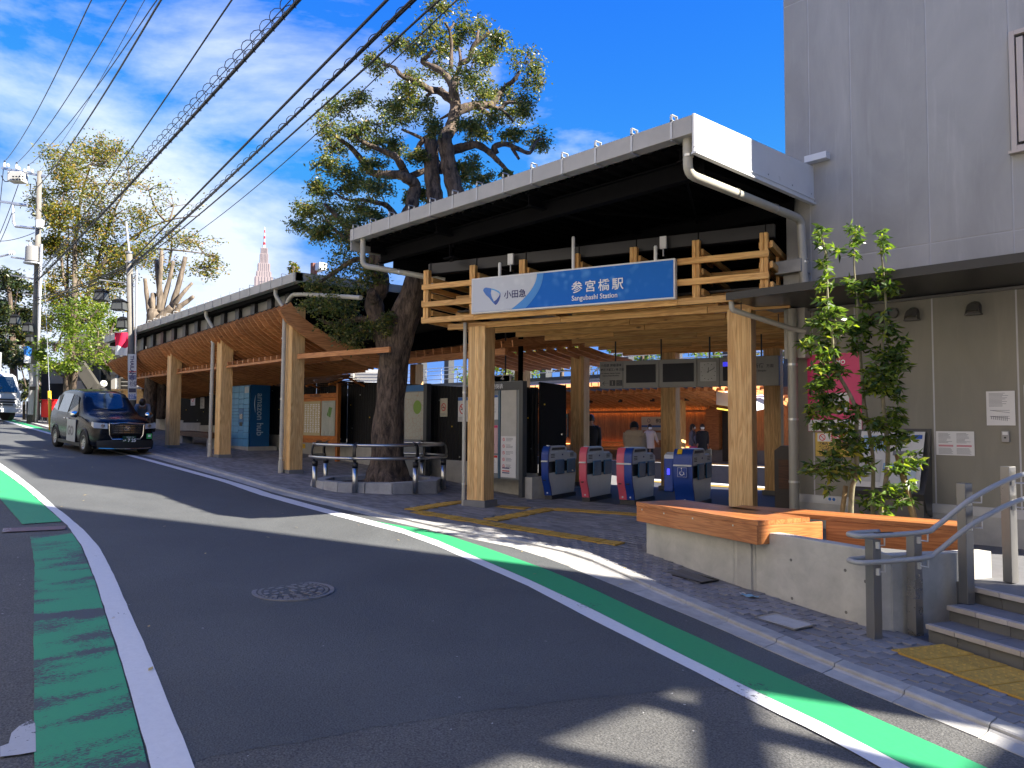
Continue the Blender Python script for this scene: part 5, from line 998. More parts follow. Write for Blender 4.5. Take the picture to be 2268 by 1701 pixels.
m = MB(); m.box((-15.52, 11.175, 1.72), (.78, .012, 1.16)); m.build('map_sheet', mapmat(), MP); m = MB(); m.lathe((-15.38, 11.166, 1.93), [(0, -.001), (.17, -.001)], 20, axis='Y'); m.build('map_park', pm('park_green', (.19, .33, .05), .5), MP)
m = MB(); m.box((-15.55, 11.178, 2.40), (.94, .01, .15)); m.build('header', pm('header_blue', (.02, .16, .42), .4), MP)
TT = thing('timetable_board', 'grey station timetable board with posters just behind the entrance column', 'timetable board', (-12.1, 11.0, 0)); ty = 11.0
m = MB(); m.box((-12.32, ty + .03, 1.40), (1.56, .06, 2.06)); m.build('panel', M_bgrey, TT); m = MB(); m.box((-11.49, ty + .03, 1.22), (.11, .12, 2.40)); m.build('post', M_bdark, TT); m = MB(); m.box((-12.3, ty - .004, 2.33), (1.6, .04, .18)); m.build('header', M_bdark, TT); m = MB(); m.box((-12.17, ty - .006, 1.32), (.06, .03, 1.9)); m.build('divider', pm('divider_blue', (.05, .11, .16), .4), TT)
text('lettering', '発車時刻表', .115, M_txtw, TT, frame((-12.62, ty - .026, 2.29), (1, 0, 0), (0, 0, 1)), depth=.001)
for z0, z1, mt, hd in ((1.62, 2.15, M_paper, 'sign_header'), (.90, 1.50, pm('pale_pink_paper', (.60, .40, .40), .6), 'poster_magenta'), (.48, .86, M_paper, 'red_paint')):
    m = MB(); m.box((-12.46, ty - .006, (z0 + z1) / 2), (.48, .012, z1 - z0)); m.build('timetable', mt, TT); lines(TT, -12.66, -12.27, z0 + .03, z1 - .08, 14, ty - .014, seed=int(z0 * 50)); m = MB(); m.box((-12.46, ty - .013, z1 - .03), (.47, .006, .05)); m.build('timetable_header', bpy.data.materials[hd], TT)
m = MB(); m.box((-11.88, ty - .006, 1.32), (.48, .012, 1.84)); m.build('poster', pm('poster_grey', (.44, .43, .39), .3), TT); m = MB(); m.box((-11.88, ty - .014, .84), (.46, .008, .86)); m.build('poster', M_paper, TT)
for k in range(5): 
    z = 1.20 - .14 * k; m = MB(); m.strip([[(-12.02 + r * math.cos(2 * math.pi * j / 16), ty - .020, z + r * math.sin(2 * math.pi * j / 16)) for j in range(16)] for r in (.026, .036)], closed=True); m.beam((-12.04, ty - .02, z + .02), (-12.0, ty - .02, z - .02), .002, .008); m.build('no_entry_ring', M_red, TT); lines(TT, -11.95, -11.72, z - .04, z + .04, 3, ty - .020, seed=k)
for z, mt in ((.54, M_red), (.50, pm('navy_bar', (.02, .025, .16), .5)), (.60, M_navy)): m = MB(); m.box((-11.95, ty - .020, z), (.22, .004, .022)); m.build('print', mt, TT)
# low bench by the far column
FB = thing('low_bench', 'low dark brown wooden bench beside the farthest canopy column', 'bench', (-26, 9.7, .8)); plank('seat', (-27.0, 9.75, zg(-26) + .40), (-23.9, 9.75, zg(-25) + .40), .45, .16, M_brown, FB)
for x in (-26.7, -24.3): m = MB(); m.box((x, 9.75, zg(x) + .16), (.3, .35, .32)); m.build('leg', M_conc, FB)
o = thing('shop_notice', 'small yellow arrow notice on the fence plinth', 'notice', (-22.6, 11.4, .9)); m = MB(); m.box((-21.72, 11.46, .82), (.32, .006, .14)); m.build('sheet', M_yel, o)
o = thing('shop_notice', 'small orange notice on the plinth near the far column', 'notice', (-27, 11.4, .9)); m = MB(); m.box((-28.5, 11.46, 1.05), (.36, .006, .14)); m.build('sheet', pm('orange_notice', (.7, .2, .02), .5), o)

# ================================================================== ticket gates
M_gblue = pm('gate_blue', (.008, .045, .26), .38, 0, .04); M_gpink = pm('gate_pink', (.66, .105, .15), .38, 0, .04); M_gbody = pm('gate_body', (.64, .66, .65), .32, .1, .06); M_gtop = pm('gate_top', (.60, .62, .63), .35, .1, .04); M_gdark = pm('gate_dark', (.03, .031, .033), .4); M_flap = pm('gate_flap', (.01, .10, .22), .35, 0, .04)
def gate(u, v, label, cols, wide=False, flaps=(1,), short=False):
    w = .155 * len(cols) if not wide else .36; c0 = E(u, v, 0); ang = EA + (0 if not short else 0)
    T = thing('ticket_gate', label, 'ticket gate', (c0.x, c0.y, 0), ang, 'ticket gates in a row'); Mt = WM[T.name]
    def lb(mb, name, mat, bevel=0, parent=None, auto=None):
        me = mb.mesh(name, mat); o = link(name, me, parent or T, True)
        if bevel: bz_ = o.modifiers.new('bevel', 'BEVEL'); bz_.width = bevel; bz_.segments = 2; bz_.limit_method = 'ANGLE'
        if auto: shade_auto(o, auto)
        return o
    L_ = 1.38
    m = MB(); m.prism([(0, .16, 0), (0, L_ - .05, 0), (0, L_ - .05, .085), (0, .16, .085)], (w, 0, 0)); lb(m, 'plinth', M_gdark)
    # cabinet: bottom narrows to the foot at the front
    m = MB(); m.prism([(.012, .17, .085), (.012, L_ - .1, .085), (.012, L_ - .02, .45), (.012, L_, .56), (.012, .03, .54), (.012, .035, .46), (.012, .07, .36), (.012, .125, .26), (.012, .16, .16)], (w - .024, 0, 0)); lb(m, 'cabinet', M_gbody, .008)
    m = MB(); m.prism([(.03, .04, .50), (.03, L_, .56), (.03, L_, .80), (.03, .04, .80)], (w - .06, 0, 0)); lb(m, 'waist', M_gdark)
    m = MB(); m.prism([(.0, .03, .78), (.0, L_, .78), (.0, L_, .90), (.0, L_ - .18, .965), (.0, .10, .965), (.0, .03, .93)], (w, 0, 0)); lb(m, 'top_case', M_gtop, .012)
    m = MB(); m.prism([(.012, .02, .93), (.012, .06, 1.03), (.012, .13, 1.085), (.012, .80, 1.085), (.012, .90, 1.05), (.012, .95, .94)], (w - .024, 0, 0)); hd = lb(m, 'hood', M_gtop, .012)
    m = MB(); m.prism([(w - .010, .16, 1.0), (w - .010, .80, 1.0), (w - .010, .78, 1.05), (w - .010, .20, 1.05)], (.006, 0, 0)); lb(m, 'ticket_slot', M_black, 0, hd)
    m = MB(); m.prism([(w - .001, .45, .955), (w - .001, .72, .955), (w - .001, .64, 1.0), (w - .001, .52, 1.0)], (.004, 0, 0)); lb(m, 'card_reader', M_gbody, 0, hd)
    for yy in (.20, 1.12):
        for zz in (.855, .885, .915): m = MB(); m.box((w + .002, yy, zz), (.006, .17, .014)); lb(m, 'vent_slot', M_gdark)
    m = MB(); m.box((w + .002, .66, .90), (.005, .05, .03)); lb(m, 'emblem', M_navy)
    # coloured curved front
    prof = [(.135, .09), (.12, .16), (.085, .26), (.03, .36), (-.005, .46), (-.012, .60), (-.012, .80), (-.012, .90), (0, .96), (.03, 1.03), (.09, 1.083)]
    wc = (w if not wide else w) / len(cols)
    for i, mt in enumerate(cols):
        m = MB(); rows = [[(wc * i + .003, y - .004, z), (wc * (i + 1) - .003, y - .004, z)] for y, z in prof]; m.strip(rows); m.strip([[(a[0], a[1] + .05, a[2]), a] for a, b in rows]); m.strip([[b, (b[0], b[1] + .05, b[2])] for a, b in rows]); fo_ = lb(m, 'front_panel', mt, 0, None, 35)
        m = MB(); m.box((wc * (i + .5), -.017, .795), (wc - .012, .003, .006)); lb(m, 'seam', M_gbody, 0, fo_)
        if not wide: m = MB(); m.box((wc * (i + .5) - .01, .005, .40), (.05, .05, .018)); lb(m, 'sensor', M_black, 0, fo_)
        m = MB(); m.lathe((wc * (i + .5), .115, .14), [(0, -.004), (.018, -.004)], 12, axis='Y'); lb(m, 'badge', M_gtop, 0, fo_)
    for (y0, y1) in ((.30, .70), (.86, 1.26)):
        m = MB(); m.box((w + .018, (y0 + y1) / 2, .655), (.03, y1 - y0, .30)); lb(m, 'flap', M_flap, .02)
    m = MB(); m.box((w * .5, .55, .78), (w - .02, 1.2, .02)); lb(m, 'shelf', M_gbody)
    m = MB(); m.lathe((w * .45, .16, 1.083), [(.04, 0), (.036, .018), (0, .02)], 14); lb(m, 'lamp_cap', M_gtop)
    if wide:
        m = MB(); m.box((w * .5, -.035, .66), (.20, .02, .20)); wp = lb(m, 'wheelchair_plate', M_gblue, .006)
        m = MB(); 
        for a, b in (((-.085, -.085), (.085, -.085)), ((.085, -.085), (.085, .085)), ((.085, .085), (-.085, .085)), ((-.085, .085), (-.085, -.085))): m.beam((w * .5 + a[0], -.047, .66 + a[1]), (w * .5 + b[0], -.047, .66 + b[1]), .003, .007, up=(0, 1, 0))
        cx, cz = w * .5 - .008, .645
        m.strip([[(cx + r * math.cos(.6 - 4.6 * j / 20), -.048, cz + r * math.sin(.6 - 4.6 * j / 20)) for j in range(21)] for r in (.032, .042)]); m.beam((cx - .005, -.048, cz + .075), (cx, -.048, cz + .02), .003, .012, up=(0, 1, 0)); m.beam((cx, -.048, cz + .02), (cx + .035, -.048, cz + .02), .003, .011, up=(0, 1, 0)); m.beam((cx + .035, -.048, cz + .02), (cx + .05, -.048, cz - .03), .003, .011, up=(0, 1, 0)); m.lathe((cx - .006, -.048, cz + .088), [(0, -.001), (.010, -.001)], 10, axis='Y'); lb(m, 'wheelchair_symbol', M_txtw, 0, wp)
        m = MB(); m.box((-.10, .12, .60), (.18, .20, .62)); lb(m, 'side_unit', M_gblue, .02); m = MB(); m.prism([(-.19, .02, .90), (-.19, .24, .90), (-.19, .24, 1.02), (-.19, .05, .97)], (.18, 0, 0)); lb(m, 'card_unit', M_gtop, .01); m = MB(); m.box((-.10, .015, .66), (.05, .01, .11)); lb(m, 'screen', pm('gate_lit_screen', (.02, .02, .5), .3, emit=(.05, .05, 1), es=.25), .0)
        m = MB(); m.prism([(w * .2, -.016, .99), (w * .45, -.016, .99), (w * .45, .06, 1.08), (w * .2, .06, 1.08)], (0, -.004, .0)); lb(m, 'yellow_strip', M_yel)
    return T
g1 = Vector((-10.97, 11.06, 0)); gu, gv = (g1 - EO).dot(E1), (g1 - EO).dot(E2)
gate(gu, gv, 'narrow blue-fronted ticket gate nearest the black fence', [M_gblue]); gate(gu + .83, gv, 'narrow pink-fronted ticket gate, second from the black fence', [M_gpink]); gate(gu + 1.62, gv - .02, 'double ticket gate with pink and blue halves', [M_gpink, M_gblue]); gate(gu + 2.72, gv + .02, 'wide blue ticket gate with white wheelchair symbol', [M_gblue], wide=True)
# grey ticket machine back and bar by the right column
o = thing('charge_machine', 'dark rounded machine half hidden behind the right entrance column', 'ticket machine', E(5.0, 1.5, 0), EA)
m = MB(); m.prism([(0, 0, 0), (.5, 0, 0), (.5, 0, 1.0), (.44, 0, 1.12), (.34, 0, 1.18), (.1, 0, 1.18), (0, 0, 1.1)], (0, .5, 0)); ob = link('case', m.mesh('case', pm('machine_dark', (.05, .04, .035), .5)), o, True)
m = MB(); m.box((.25, -.01, .7), (.36, .02, .5)); link('front', m.mesh('front', M_brown), o, True)
o = thing('barrier_rail', 'black tubular barrier rail beside the grey building corner', 'barrier', (-6.05, 10.9, 0))
a, b = E(5.45, .9, 0), E(6.05, 1.6, 0); m = MB(); m.tube(catmull([a, a + Vector((0, 0, .5)), a + Vector((0, 0, .80)), a + Vector((.06, .05, .85)), b + Vector((-.06, -.05, .85)), b + Vector((0, 0, .8)), b + Vector((0, 0, .4)), b], 4), .02, 10); m.build('rail', M_black, o, smooth=True); m = MB(); m.lathe(tuple(a), [(.14, 0), (.14, .02), (.03, .03)], 16); m.build('foot', M_black, o)
m = MB(); m.lathe(tuple(b), [(.14, 0), (.14, .02), (.03, .03)], 16); m.build('foot', M_black, o)
# hanging direction board with screens and clock
HB = thing('hanging_information_board', 'hanging grey direction board with dark screens and a clock above the gates', 'information board', E(3, 3, 2.3)); hv = 3.0; hz0, hz1 = 2.295, 2.865
M_hb = pm('board_beige', (.19, .185, .17), .45, 0, .04); M_scr = pm('dead_screen', (.008, .009, .014), .35, spec=.15)
segs = [(1.17, 1.695), (1.70, 2.475), (2.48, 3.26), (3.265, 3.71), (3.715, 4.30), (4.305, 4.83)]
for a, b in segs: m = MB(); m.prism([E(a, hv, hz0), E(b, hv, hz0), E(b, hv, hz1), E(a, hv, hz1)], E2 * .16); m.build('board_section', M_hb, HB, bevel=.008)
for a, b, z0, z1 in ((1.77, 2.41, 2.40, 2.775), (2.56, 3.20, 2.40, 2.775), (3.78, 4.25, 2.40, 2.775)):
    m = MB(); m.prism([E(a, hv - .003, z0), E(b, hv - .003, z0), E(b, hv - .003, z1), E(a, hv - .003, z1)], E2 * -.006); sc_ = m.build('screen', M_scr, HB)
m = MB(); m.prism([E(3.78, hv - .011, 2.68), E(4.25, hv - .011, 2.68), E(4.25, hv - .011, 2.77), E(3.78, hv - .011, 2.77)], E2 * -.003); m.build('lit_strip', pm('screen_blue_lit', (.01, .01, .2), .3, emit=(.03, .03, .8), es=.12), HB)
cf = [E(3.33, hv - .004, 2.40), E(3.65, hv - .004, 2.40), E(3.65, hv - .004, 2.78), E(3.33, hv - .004, 2.78)]; m = MB(); m.prism(cf, E2 * -.005); clk = m.build('clock_face', pm('clock_white', (.34, .34, .32), .4), HB)
cc = E(3.49, hv - .012, 2.59); m = MB()
for h in range(12): a = math.pi / 6 * h; p = cc + E1 * (.13 * math.sin(a)) + Vector((0, 0, .15 * math.cos(a))); m.beam(p, p + E1 * (.016 * math.sin(a)) + Vector((0, 0, .018 * math.cos(a))), .012, .002, up=tuple(E2))
m.build('hour_marks', M_txtb, clk); 
for ln, a in ((.085, math.radians(5)), (.135, math.radians(62))): m = MB(); m.beam(cc - (E1 * math.sin(a) + UPZ * math.cos(a)) * .03, cc + (E1 * math.sin(a) + UPZ * math.cos(a)) * ln, .011, .002, up=tuple(E2)); m.build('clock_hand', M_txtb, clk)
for tx, u, z, s_, sx in (('小田原 箱根湯本', 1.20, 2.755, .068, .95), ('藤沢 片瀬江ノ島 方面', 1.20, 2.665, .062, .88), ('For Odawara, Hakone-Yumoto,', 1.20, 2.60, .036, .95), ('Fujisawa, Katase-Enoshima', 1.24, 2.55, .036, .95), ('新宿', 4.36, 2.64, .10, 1), ('方面', 4.60, 2.645, .07, 1), ('For Shinjuku', 4.36, 2.565, .048, 1)): text('lettering', tx, s_, M_txtb, HB, frame(E(u, hv - .004, z), E1, UPZ), depth=.0008, bold=.0012, sx=sx)
m = MB(); m.beam(E(1.24, hv - .006, 2.40), E(1.38, hv - .006, 2.40), .004, .014, up=tuple(E2)); m.beam(E(1.24, hv - .006, 2.40), E(1.29, hv - .006, 2.445), .004, .014, up=tuple(E2)); m.beam(E(1.24, hv - .006, 2.40), E(1.29, hv - .006, 2.355), .004, .014, up=tuple(E2)); m.build('arrow', M_txtb, HB)
for u in (1.40, 1.55): m = MB(); m.prism([E(u, hv - .003, 2.345), E(u + .13, hv - .003, 2.345), E(u + .13, hv - .003, 2.465), E(u, hv - .003, 2.465)], E2 * -.004); m.build('pictogram', M_txtb, HB)
text('lettering', '1', .11, M_hb, HB, frame(E(1.435, hv - .009, 2.365), E1, UPZ), depth=.0008, bold=.003)
m = MB(); m.beam(E(1.565, hv - .009, 2.375), E(1.665, hv - .009, 2.375), .002, .01, up=tuple(E2)); m.beam(E(1.57, hv - .009, 2.43), E(1.64, hv - .009, 2.385), .002, .012, up=tuple(E2)); m.beam(E(1.60, hv - .009, 2.45), E(1.60, hv - .009, 2.41), .002, .014, up=tuple(E2)); m.beam(E(1.635, hv - .009, 2.455), E(1.635, hv - .009, 2.39), .002, .014, up=tuple(E2)); m.build('escalator_figure', M_hb, HB)
for u in (1.5, 2.5, 3.5, 4.5): m = MB(); m.tube([E(u, hv + .08, hz1), E(u, hv + .08, 3.6)], .016, 8); m.build('hanger_rod', M_black, HB)
o = thing('platform_number_sign', 'dark platform 2 sign hanging behind the timetable board', 'sign', (-14.2, 14.5, 2.4)); a = atY(z5(1795, 262), 13.2); b = atY(z5(1940, 205), 13.2)
m = MB(); m.box(((a.x - 1.0 + b.x) / 2, 13.2, (a.z + b.z) / 2), (b.x - a.x + 1.0, .08, b.z - a.z)); m.build('panel', pm('navy_panel', (.012, .014, .035), .4), o); m = MB(); m.box(((a.x - 1.0 + b.x) / 2, 13.19, (a.z + b.z) / 2), (b.x - a.x + 1.06, .06, b.z - a.z + .06)); m.build('rim', M_wht, o)
text('lettering', '2', .30, M_txtw, o, frame((b.x - .34, 13.155, a.z + .05), (1, 0, 0), UPZ), depth=.001, bold=.006); text('lettering', '新宿 方面', .13, M_txtw, o, frame((b.x - 1.1, 13.155, a.z + .1), (1, 0, 0), UPZ), depth=.001)
m = MB(); m.tube([(b.x - .2, 13.2, b.z), (b.x - .2, 13.2, 4.4)], .02, 8); m.build('hanger_rod', M_black, o)

# ================================================================== tracks and far platform
fl = MB(); fl.box((-24, 14.75, -.65), (76, 6.3, 1.3)); struct(fl.build('platform_floor', pm('platform_asphalt', (.06, .063, .075), .8, 0, .12, scale=8)))
fl = MB(); fl.box((-24, 17.62, .004), (76, .5, .012)); struct(fl.build('platform_edge_marking', M_wht)); 
fl = MB(); fl.box((-24, 17.05, .004), (76, .3, .012)); struct(fl.build('platform_tactile_marking', M_tact))
bd = MB(); bd.box((-24, 22, -1.28), (90, 8.4, .1)); tag(bd.build('ballast', pm('ballast', (.11, .095, .08), .9, 0, .4, scale=30, bump=.8, bscale=25)), kind='stuff')
for y, lab in ((19.4, 'nearest'), (20.47, 'second'), (23.5, 'third'), (24.57, 'farthest')): m = MB(); m.box((-24, y, -1.08), (90, .07, .14)); tag(m.build('rail', pm('rail_steel', (.25, .2, .17), .4, .8) if 'rail_steel' not in bpy.data.materials else bpy.data.materials['rail_steel']), lab + ' of the four steel rails in the track bed beyond the gates', 'rail', 'railway rails')
fp = MB(); fp.box((-24, 29, -.55), (90, 6, 1.1)); struct(fp.build('far_platform_floor', pm('far_platform', (.20, .20, .20), .8, 0, .1)))
fe = MB(); fe.box((-24, 26.2, .006), (90, .45, .012)); struct(fe.build('far_platform_marking', M_wht)); fe = MB(); fe.box((-24, 26.85, .006), (90, .3, .012)); struct(fe.build('far_platform_tactile_marking', M_tact))
SH = thing('platform_shelter', 'timber-lined platform shelter across the tracks with glowing light strips', 'shelter', (-22, 28, 0)); WYF = 28.6
m = MB(); m.box((-21, WYF + .1, 1.5), (32, .12, 3.2)); m.build('backing', M_brown, SH)
x = -31.5; rs = random.Random(5)
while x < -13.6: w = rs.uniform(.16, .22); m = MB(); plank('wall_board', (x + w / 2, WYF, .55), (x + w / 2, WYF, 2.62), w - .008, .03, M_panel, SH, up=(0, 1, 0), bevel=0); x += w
m = MB(); m.box((-22.5, WYF - .03, .28), (18, .06, .54)); m.build('skirting', pm('skirting_grey', (.19, .17, .16), .6), SH)
M_warm = pm('warm_lamp', (1, .5, .2), .5, emit=(1.0, .46, .13), es=.7)
for x0, x1 in ((-30, -26.6), (-25.9, -18.3)):
    m = MB(); m.box(((x0 + x1) / 2, WYF - .16, 2.20), (x1 - x0, .05, .03)); m.build('light_strip', M_warm, SH)
    m = MB(); m.box(((x0 + x1) / 2, WYF - .2, 2.17), (x1 - x0, .03, .09)); m.build('light_pelmet', M_panel, SH)
for x0, x1 in ((-28, -26.3), (-25, -21.2), (-20.5, -17.8)): m = MB(); m.box(((x0 + x1) / 2, WYF - .10, .60), (x1 - x0, .05, .03)); m.build('light_strip', M_warm, SH)
x = -31.5
while x < -14: fin(x, 3.05, [(25.3, 0), (26.2, -.12), (27.0, -.3), (27.7, -.46), (28.4, -.6)], .16, SH, 'rafter'); fin(x + .13, 3.35, [(23.6, -.1), (24.6, -.05), (25.6, -.1)], .14, SH, 'rafter'); x += .36
for y, z in ((25.6, 2.92), (27.4, 2.66)): plank('purlin', (-32, y, z), (-14, y, z), .09, .12, M_raf, SH)
for i in range(10): m = MB(); m.box((-30.5 + 1.75 * i, 26.9, 2.62), (.14, .14, .12)); m.build('spot_lamp', M_black, SH)
M_wave = pm('corrugated_white', (.75, .76, .78), .4, 0, .03); m = MB(); rows = []
for i in range(500): x = lerp(-42, -15.5, i / 499); h = .10 * abs(math.sin(x * math.pi / .42)); rows.append([(x, 24.6, 3.12 + h * 1.6), (x, 24.62, 3.36), (x, 29.2, 3.5)])
m.strip(rows); m.build('roof_sheet', M_wave, SH); m = MB(); m.box((-29, 25.2, 3.45), (26, .5, .16)); m.build('roof_edge', pm('roof_slate', (.10, .105, .115), .6), SH)
for x in (-29.5, -24.1, -18.7): column(SH, (x, 26.2 + .9, 0), (1, 0, 0), .3, .0, 3.0, ped=False)
SB = thing('station_name_board', 'white station name board with blue stripe on the far platform wall', 'sign', (-21.2, 28.5, 1.6)); m = MB(); m.box((-21.0, WYF - .08, 1.62), (1.6, .06, .62)); m.build('panel', pm('board_pale', (.42, .40, .36), .5), SB); m = MB(); m.box((-21.0, WYF - .115, 1.5), (1.56, .01, .09)); m.build('stripe', pm('stripe_blue', (.02, .09, .35), .5), SB)
text('lettering', '参宮橋', .19, M_txtb, SB, frame((-21.0, WYF - .115, 1.68), (1, 0, 0), UPZ), depth=.002, bold=.003); m = MB(); m.strip([[(-21.38 + r * math.cos(2 * math.pi * j / 20), WYF - .115, 1.76 + r * math.sin(2 * math.pi * j / 20)) for j in range(20)] for r in (.07, .09)], closed=True); m.build('station_mark', M_navy, SB)
m = MB(); m.box((-20.9, WYF - .08, 1.05), (.9, .05, .34)); o = m.build('small_board', pm('board_pale2', (.38, .36, .32), .5), SB)
PO = thing('framed_poster', 'framed blue and orange poster on the far platform wall', 'poster', (-27, 28.5, 1.5)); m = MB(); m.box((-27.05, WYF - .05, 1.52), (1.25, .06, 1.18)); m.build('frame', pm('poster_frame', (.10, .12, .14), .4), PO); m = MB(); m.box((-27.35, WYF - .085, 1.46), (.55, .01, .9)); m.build('picture', pm('poster_grey2', (.30, .30, .27), .5), PO); m = MB(); m.box((-26.75, WYF - .085, 1.46), (.5, .01, .8)); m.build('picture', pm('poster_orange', (.36, .13, .05), .5), PO); m = MB(); m.box((-27.05, WYF - .085, 2.0), (1.2, .01, .12)); m.build('header', pm('poster_blue', (.05, .17, .28), .5), PO)
PB = thing('platform_bench', 'yellow-lit slatted bench along the far platform wall', 'bench', (-23, 28.2, 0))
for k in range(4): plank('seat_slat', (-24.6, 28.0 + .11 * k, .42), (-21.6, 28.0 + .11 * k, .42), .09, .03, M_lat, PB)
for k in range(3): plank('back_slat', (-24.6, 28.45, .52 + .1 * k), (-21.6, 28.45, .52 + .1 * k), .03, .08, M_lat, PB)
for x in (-24.3, -21.9): m = MB(); m.box((x, 28.2, .2), (.06, .4, .4)); m.build('leg', M_black, PB)
o = thing('platform_door', 'dark doorway at the end of the far platform wall', 'door', (-17.3, 28.5, 1)); m = MB(); m.box((-17.25, WYF - .04, 1.1), (.7, .1, 2.1)); m.build('leaf', M_black, o); m = MB(); m.box((-17.0, WYF - .1, 1.1), (.04, .04, .3)); m.build('handle', M_ss, o)
o = thing('wooden_locker', 'plain timber cupboard fixed on the far platform wall', 'cupboard', (-17.95, 28.5, 1.5)); m = MB(); m.box((-18.0, WYF - .12, 1.4), (.62, .2, 1.75)); m.build('case', M_panel, o)
# white signal housing / train roof end seen right of the entrance
o = thing('white_awning', 'white metal awning beyond the right entrance column', 'awning', (-14.5, 26, 2.6)); m = MB(); m.prism([(-16.3, 26, 2.35), (-14.6, 26, 2.1), (-14.6, 26, 2.55), (-16.3, 26, 2.9)], (0, 1.5, .2)); m.build('panel', M_white, o); m = MB(); m.beam((-16.2, 25.9, 2.2), (-14.9, 25.9, 2.0), .05, .05); m.build('lamp_tube', pm('lamp_yellow', (.8, .6, .1), .4, emit=(1, .75, .1), es=.25), o)

# ================================================================== trees
def leaf_mesh(name, P, Ln, Wd, mat, parent, droop=.35, up=.0, seed=1, out=None, fold=True):
    r = np.random.default_rng(seed); n = len(P); P = np.asarray(P, float)
    d = r.normal(size=(n, 3)); d[:, 2] = d[:, 2] * .55 - droop + up
    if out is not None: d += out * 1.2
    d /= np.linalg.norm(d, axis=1)[:, None]; k = r.normal(size=(n, 3)); s = np.cross(d, k); s /= np.linalg.norm(s, axis=1)[:, None]; nn = np.cross(s, d)
    l = Ln * r.uniform(.7, 1.25, n)[:, None]; w = Wd * r.uniform(.75, 1.2, n)[:, None]
    a = P; b = P + d * l * .45 + s * w * .5 + nn * l * .06; c = P + d * l - nn * l * .10; e = P + d * l * .45 - s * w * .5 + nn * l * .06
    V = np.stack([a, b, c, e], 1).reshape(-1, 3); me = bpy.data.meshes.new(name); me.vertices.add(4 * n); me.vertices.foreach_set('co', V.ravel()); me.loops.add(4 * n); me.loops.foreach_set('vertex_index', np.arange(4 * n, dtype=np.int32)); me.polygons.add(n); me.polygons.foreach_set('loop_start', np.arange(0, 4 * n, 4, dtype=np.int32)); me.polygons.foreach_set('loop_total', np.full(n, 4, dtype=np.int32))
    me.update(); me.validate(); me.materials.append(mat); at = me.attributes.new('rnd', 'FLOAT', 'FACE'); at.data.foreach_set('value', r.random(n).astype(np.float32)); return link(name, me, parent)
def blobs(cl, zf, depth, dens, seed, dvar=.8, flat=1.0, subs=7):
    """leaf positions inside small sub-clumps scattered through each clump (x, y, rx, ry in picture units, at a real depth)"""
    r = np.random.default_rng(seed); out = []; cen = []
    for c in cl:
        x, y, rx, ry = c[:4]; dd = c[4] if len(c) > 4 else r.uniform(-dvar, dvar); fac = c[5] if len(c) > 5 else 1.0
        p0 = np.array(atD(zf(x, y), depth + dd)); sx = np.array(atD(zf(x + rx, y), depth + dd)) - p0; sy = np.array(atD(zf(x, y - ry), depth + dd)) - p0; R = np.linalg.norm(sx); fw = np.array(_fw0) * R * .8
        ns = max(3, int(subs * fac))
        for _ in range(ns):
            g = r.normal(size=3); g = g / np.linalg.norm(g) * r.random() ** .45 * .95; q = p0 + sx * g[0] + sy * g[1] + fw * g[2]; cen.append((p0, q)); m = max(4, int(dens * fac * r.uniform(.6, 1.3))); sp = np.abs(R) * .30
            out.append(q + r.normal(size=(m, 3)) * sp * np.array([1, 1, .75]) * .8)
    return np.concatenate(out), cen
def limb(mb, zf, pts, r0, r1, depth, seed, px=1.0, wob=.25):
    rr = random.Random(seed); dd = rr.uniform(-.2, .2); P = []; k = len(pts); R = []
    for i, q in enumerate(pts):
        dd += rr.uniform(-wob, wob) if i else 0; P.append(atD(zf(q[0], q[1]), depth + dd)); R.append(lerp(r0, r1, i / max(1, k - 1)) * px * depth / FPX)
    C_ = catmull(P, 4); n = len(C_); rad = []
    for i in range(n): t = i / (n - 1) * (k - 1); j = min(int(t), k - 2); rad.append(lerp(R[j], R[j + 1], t - j) * (1 + .07 * math.sin(i * 1.9 + seed)))
    mb.tube(C_, rad, 10 if r0 * px > 6 else 6); return C_
M_bark = bark('rugged_bark', (.030, .022, .018), (.20, .145, .105), scale=11, depth=.05); M_barkl = bark('pale_bark', (.08, .062, .045), (.24, .19, .14), scale=6, depth=.015); M_stem = bark('young_stem', (.14, .13, .075), (.30, .27, .17), scale=20, depth=.004)
M_leaf = leafmat('evergreen_leaf', [(0, (.050, .080, .028)), (.5, (.10, .135, .045)), (.78, (.20, .21, .06)), (.9, (.32, .28, .07)), (1, (.22, .13, .06))], trans=.40, rough=.35)
TD = 17.25
BT = thing('old_oak_tree', 'gnarled old tree with rugged dark trunk growing through the gap in the roofs', 'tree', atD(DP(840, 1046), TD))
tb = MB(); sT = .3254
C0 = [(838, 1052, 58), (838, 1030, 46), (838, 1000, 37), (838, 940, 33), (843, 860, 30), (850, 790, 31), (860, 730, 34), (876, 680, 32), (890, 640, 28), (905, 598, 26), (925, 540, 25), (942, 490, 24), (955, 455, 24)]
P = [atD(DP(a, b), TD) for a, b, _ in C0]; cp = catmull(P, 5); rr_ = np.interp(np.linspace(0, len(C0) - 1, len(cp)), range(len(C0)), [c * 1.0253 * TD / FPX for _, _, c in C0])
o0 = len(tb.v); nseg = 28; tb.tube(cp, list(rr_), nseg)
for i in range(len(cp)):                                  # buttresses at the foot, burls and ridges up the trunk
    for j in range(nseg):
        v = Vector(tb.v[o0 + i * nseg + j]); a = 2 * math.pi * j / nseg; k = 1 + .05 * math.sin(5 * a + i * .33) + .035 * math.sin(9 * a - i * .5) + .03 * math.sin(i * .9 + 2 * a); f = max(0, 1 - i / 9); k += .16 * f * math.sin(4 * a + .7)
        tb.v[o0 + i * nseg + j] = tuple(cp[i] + (v - cp[i]) * k)
ls = []
def Lm(pts, r0, r1, s_, wob=.25): ls.append(limb(tb, zT, pts, r0, r1, TD, s_, sT, wob))
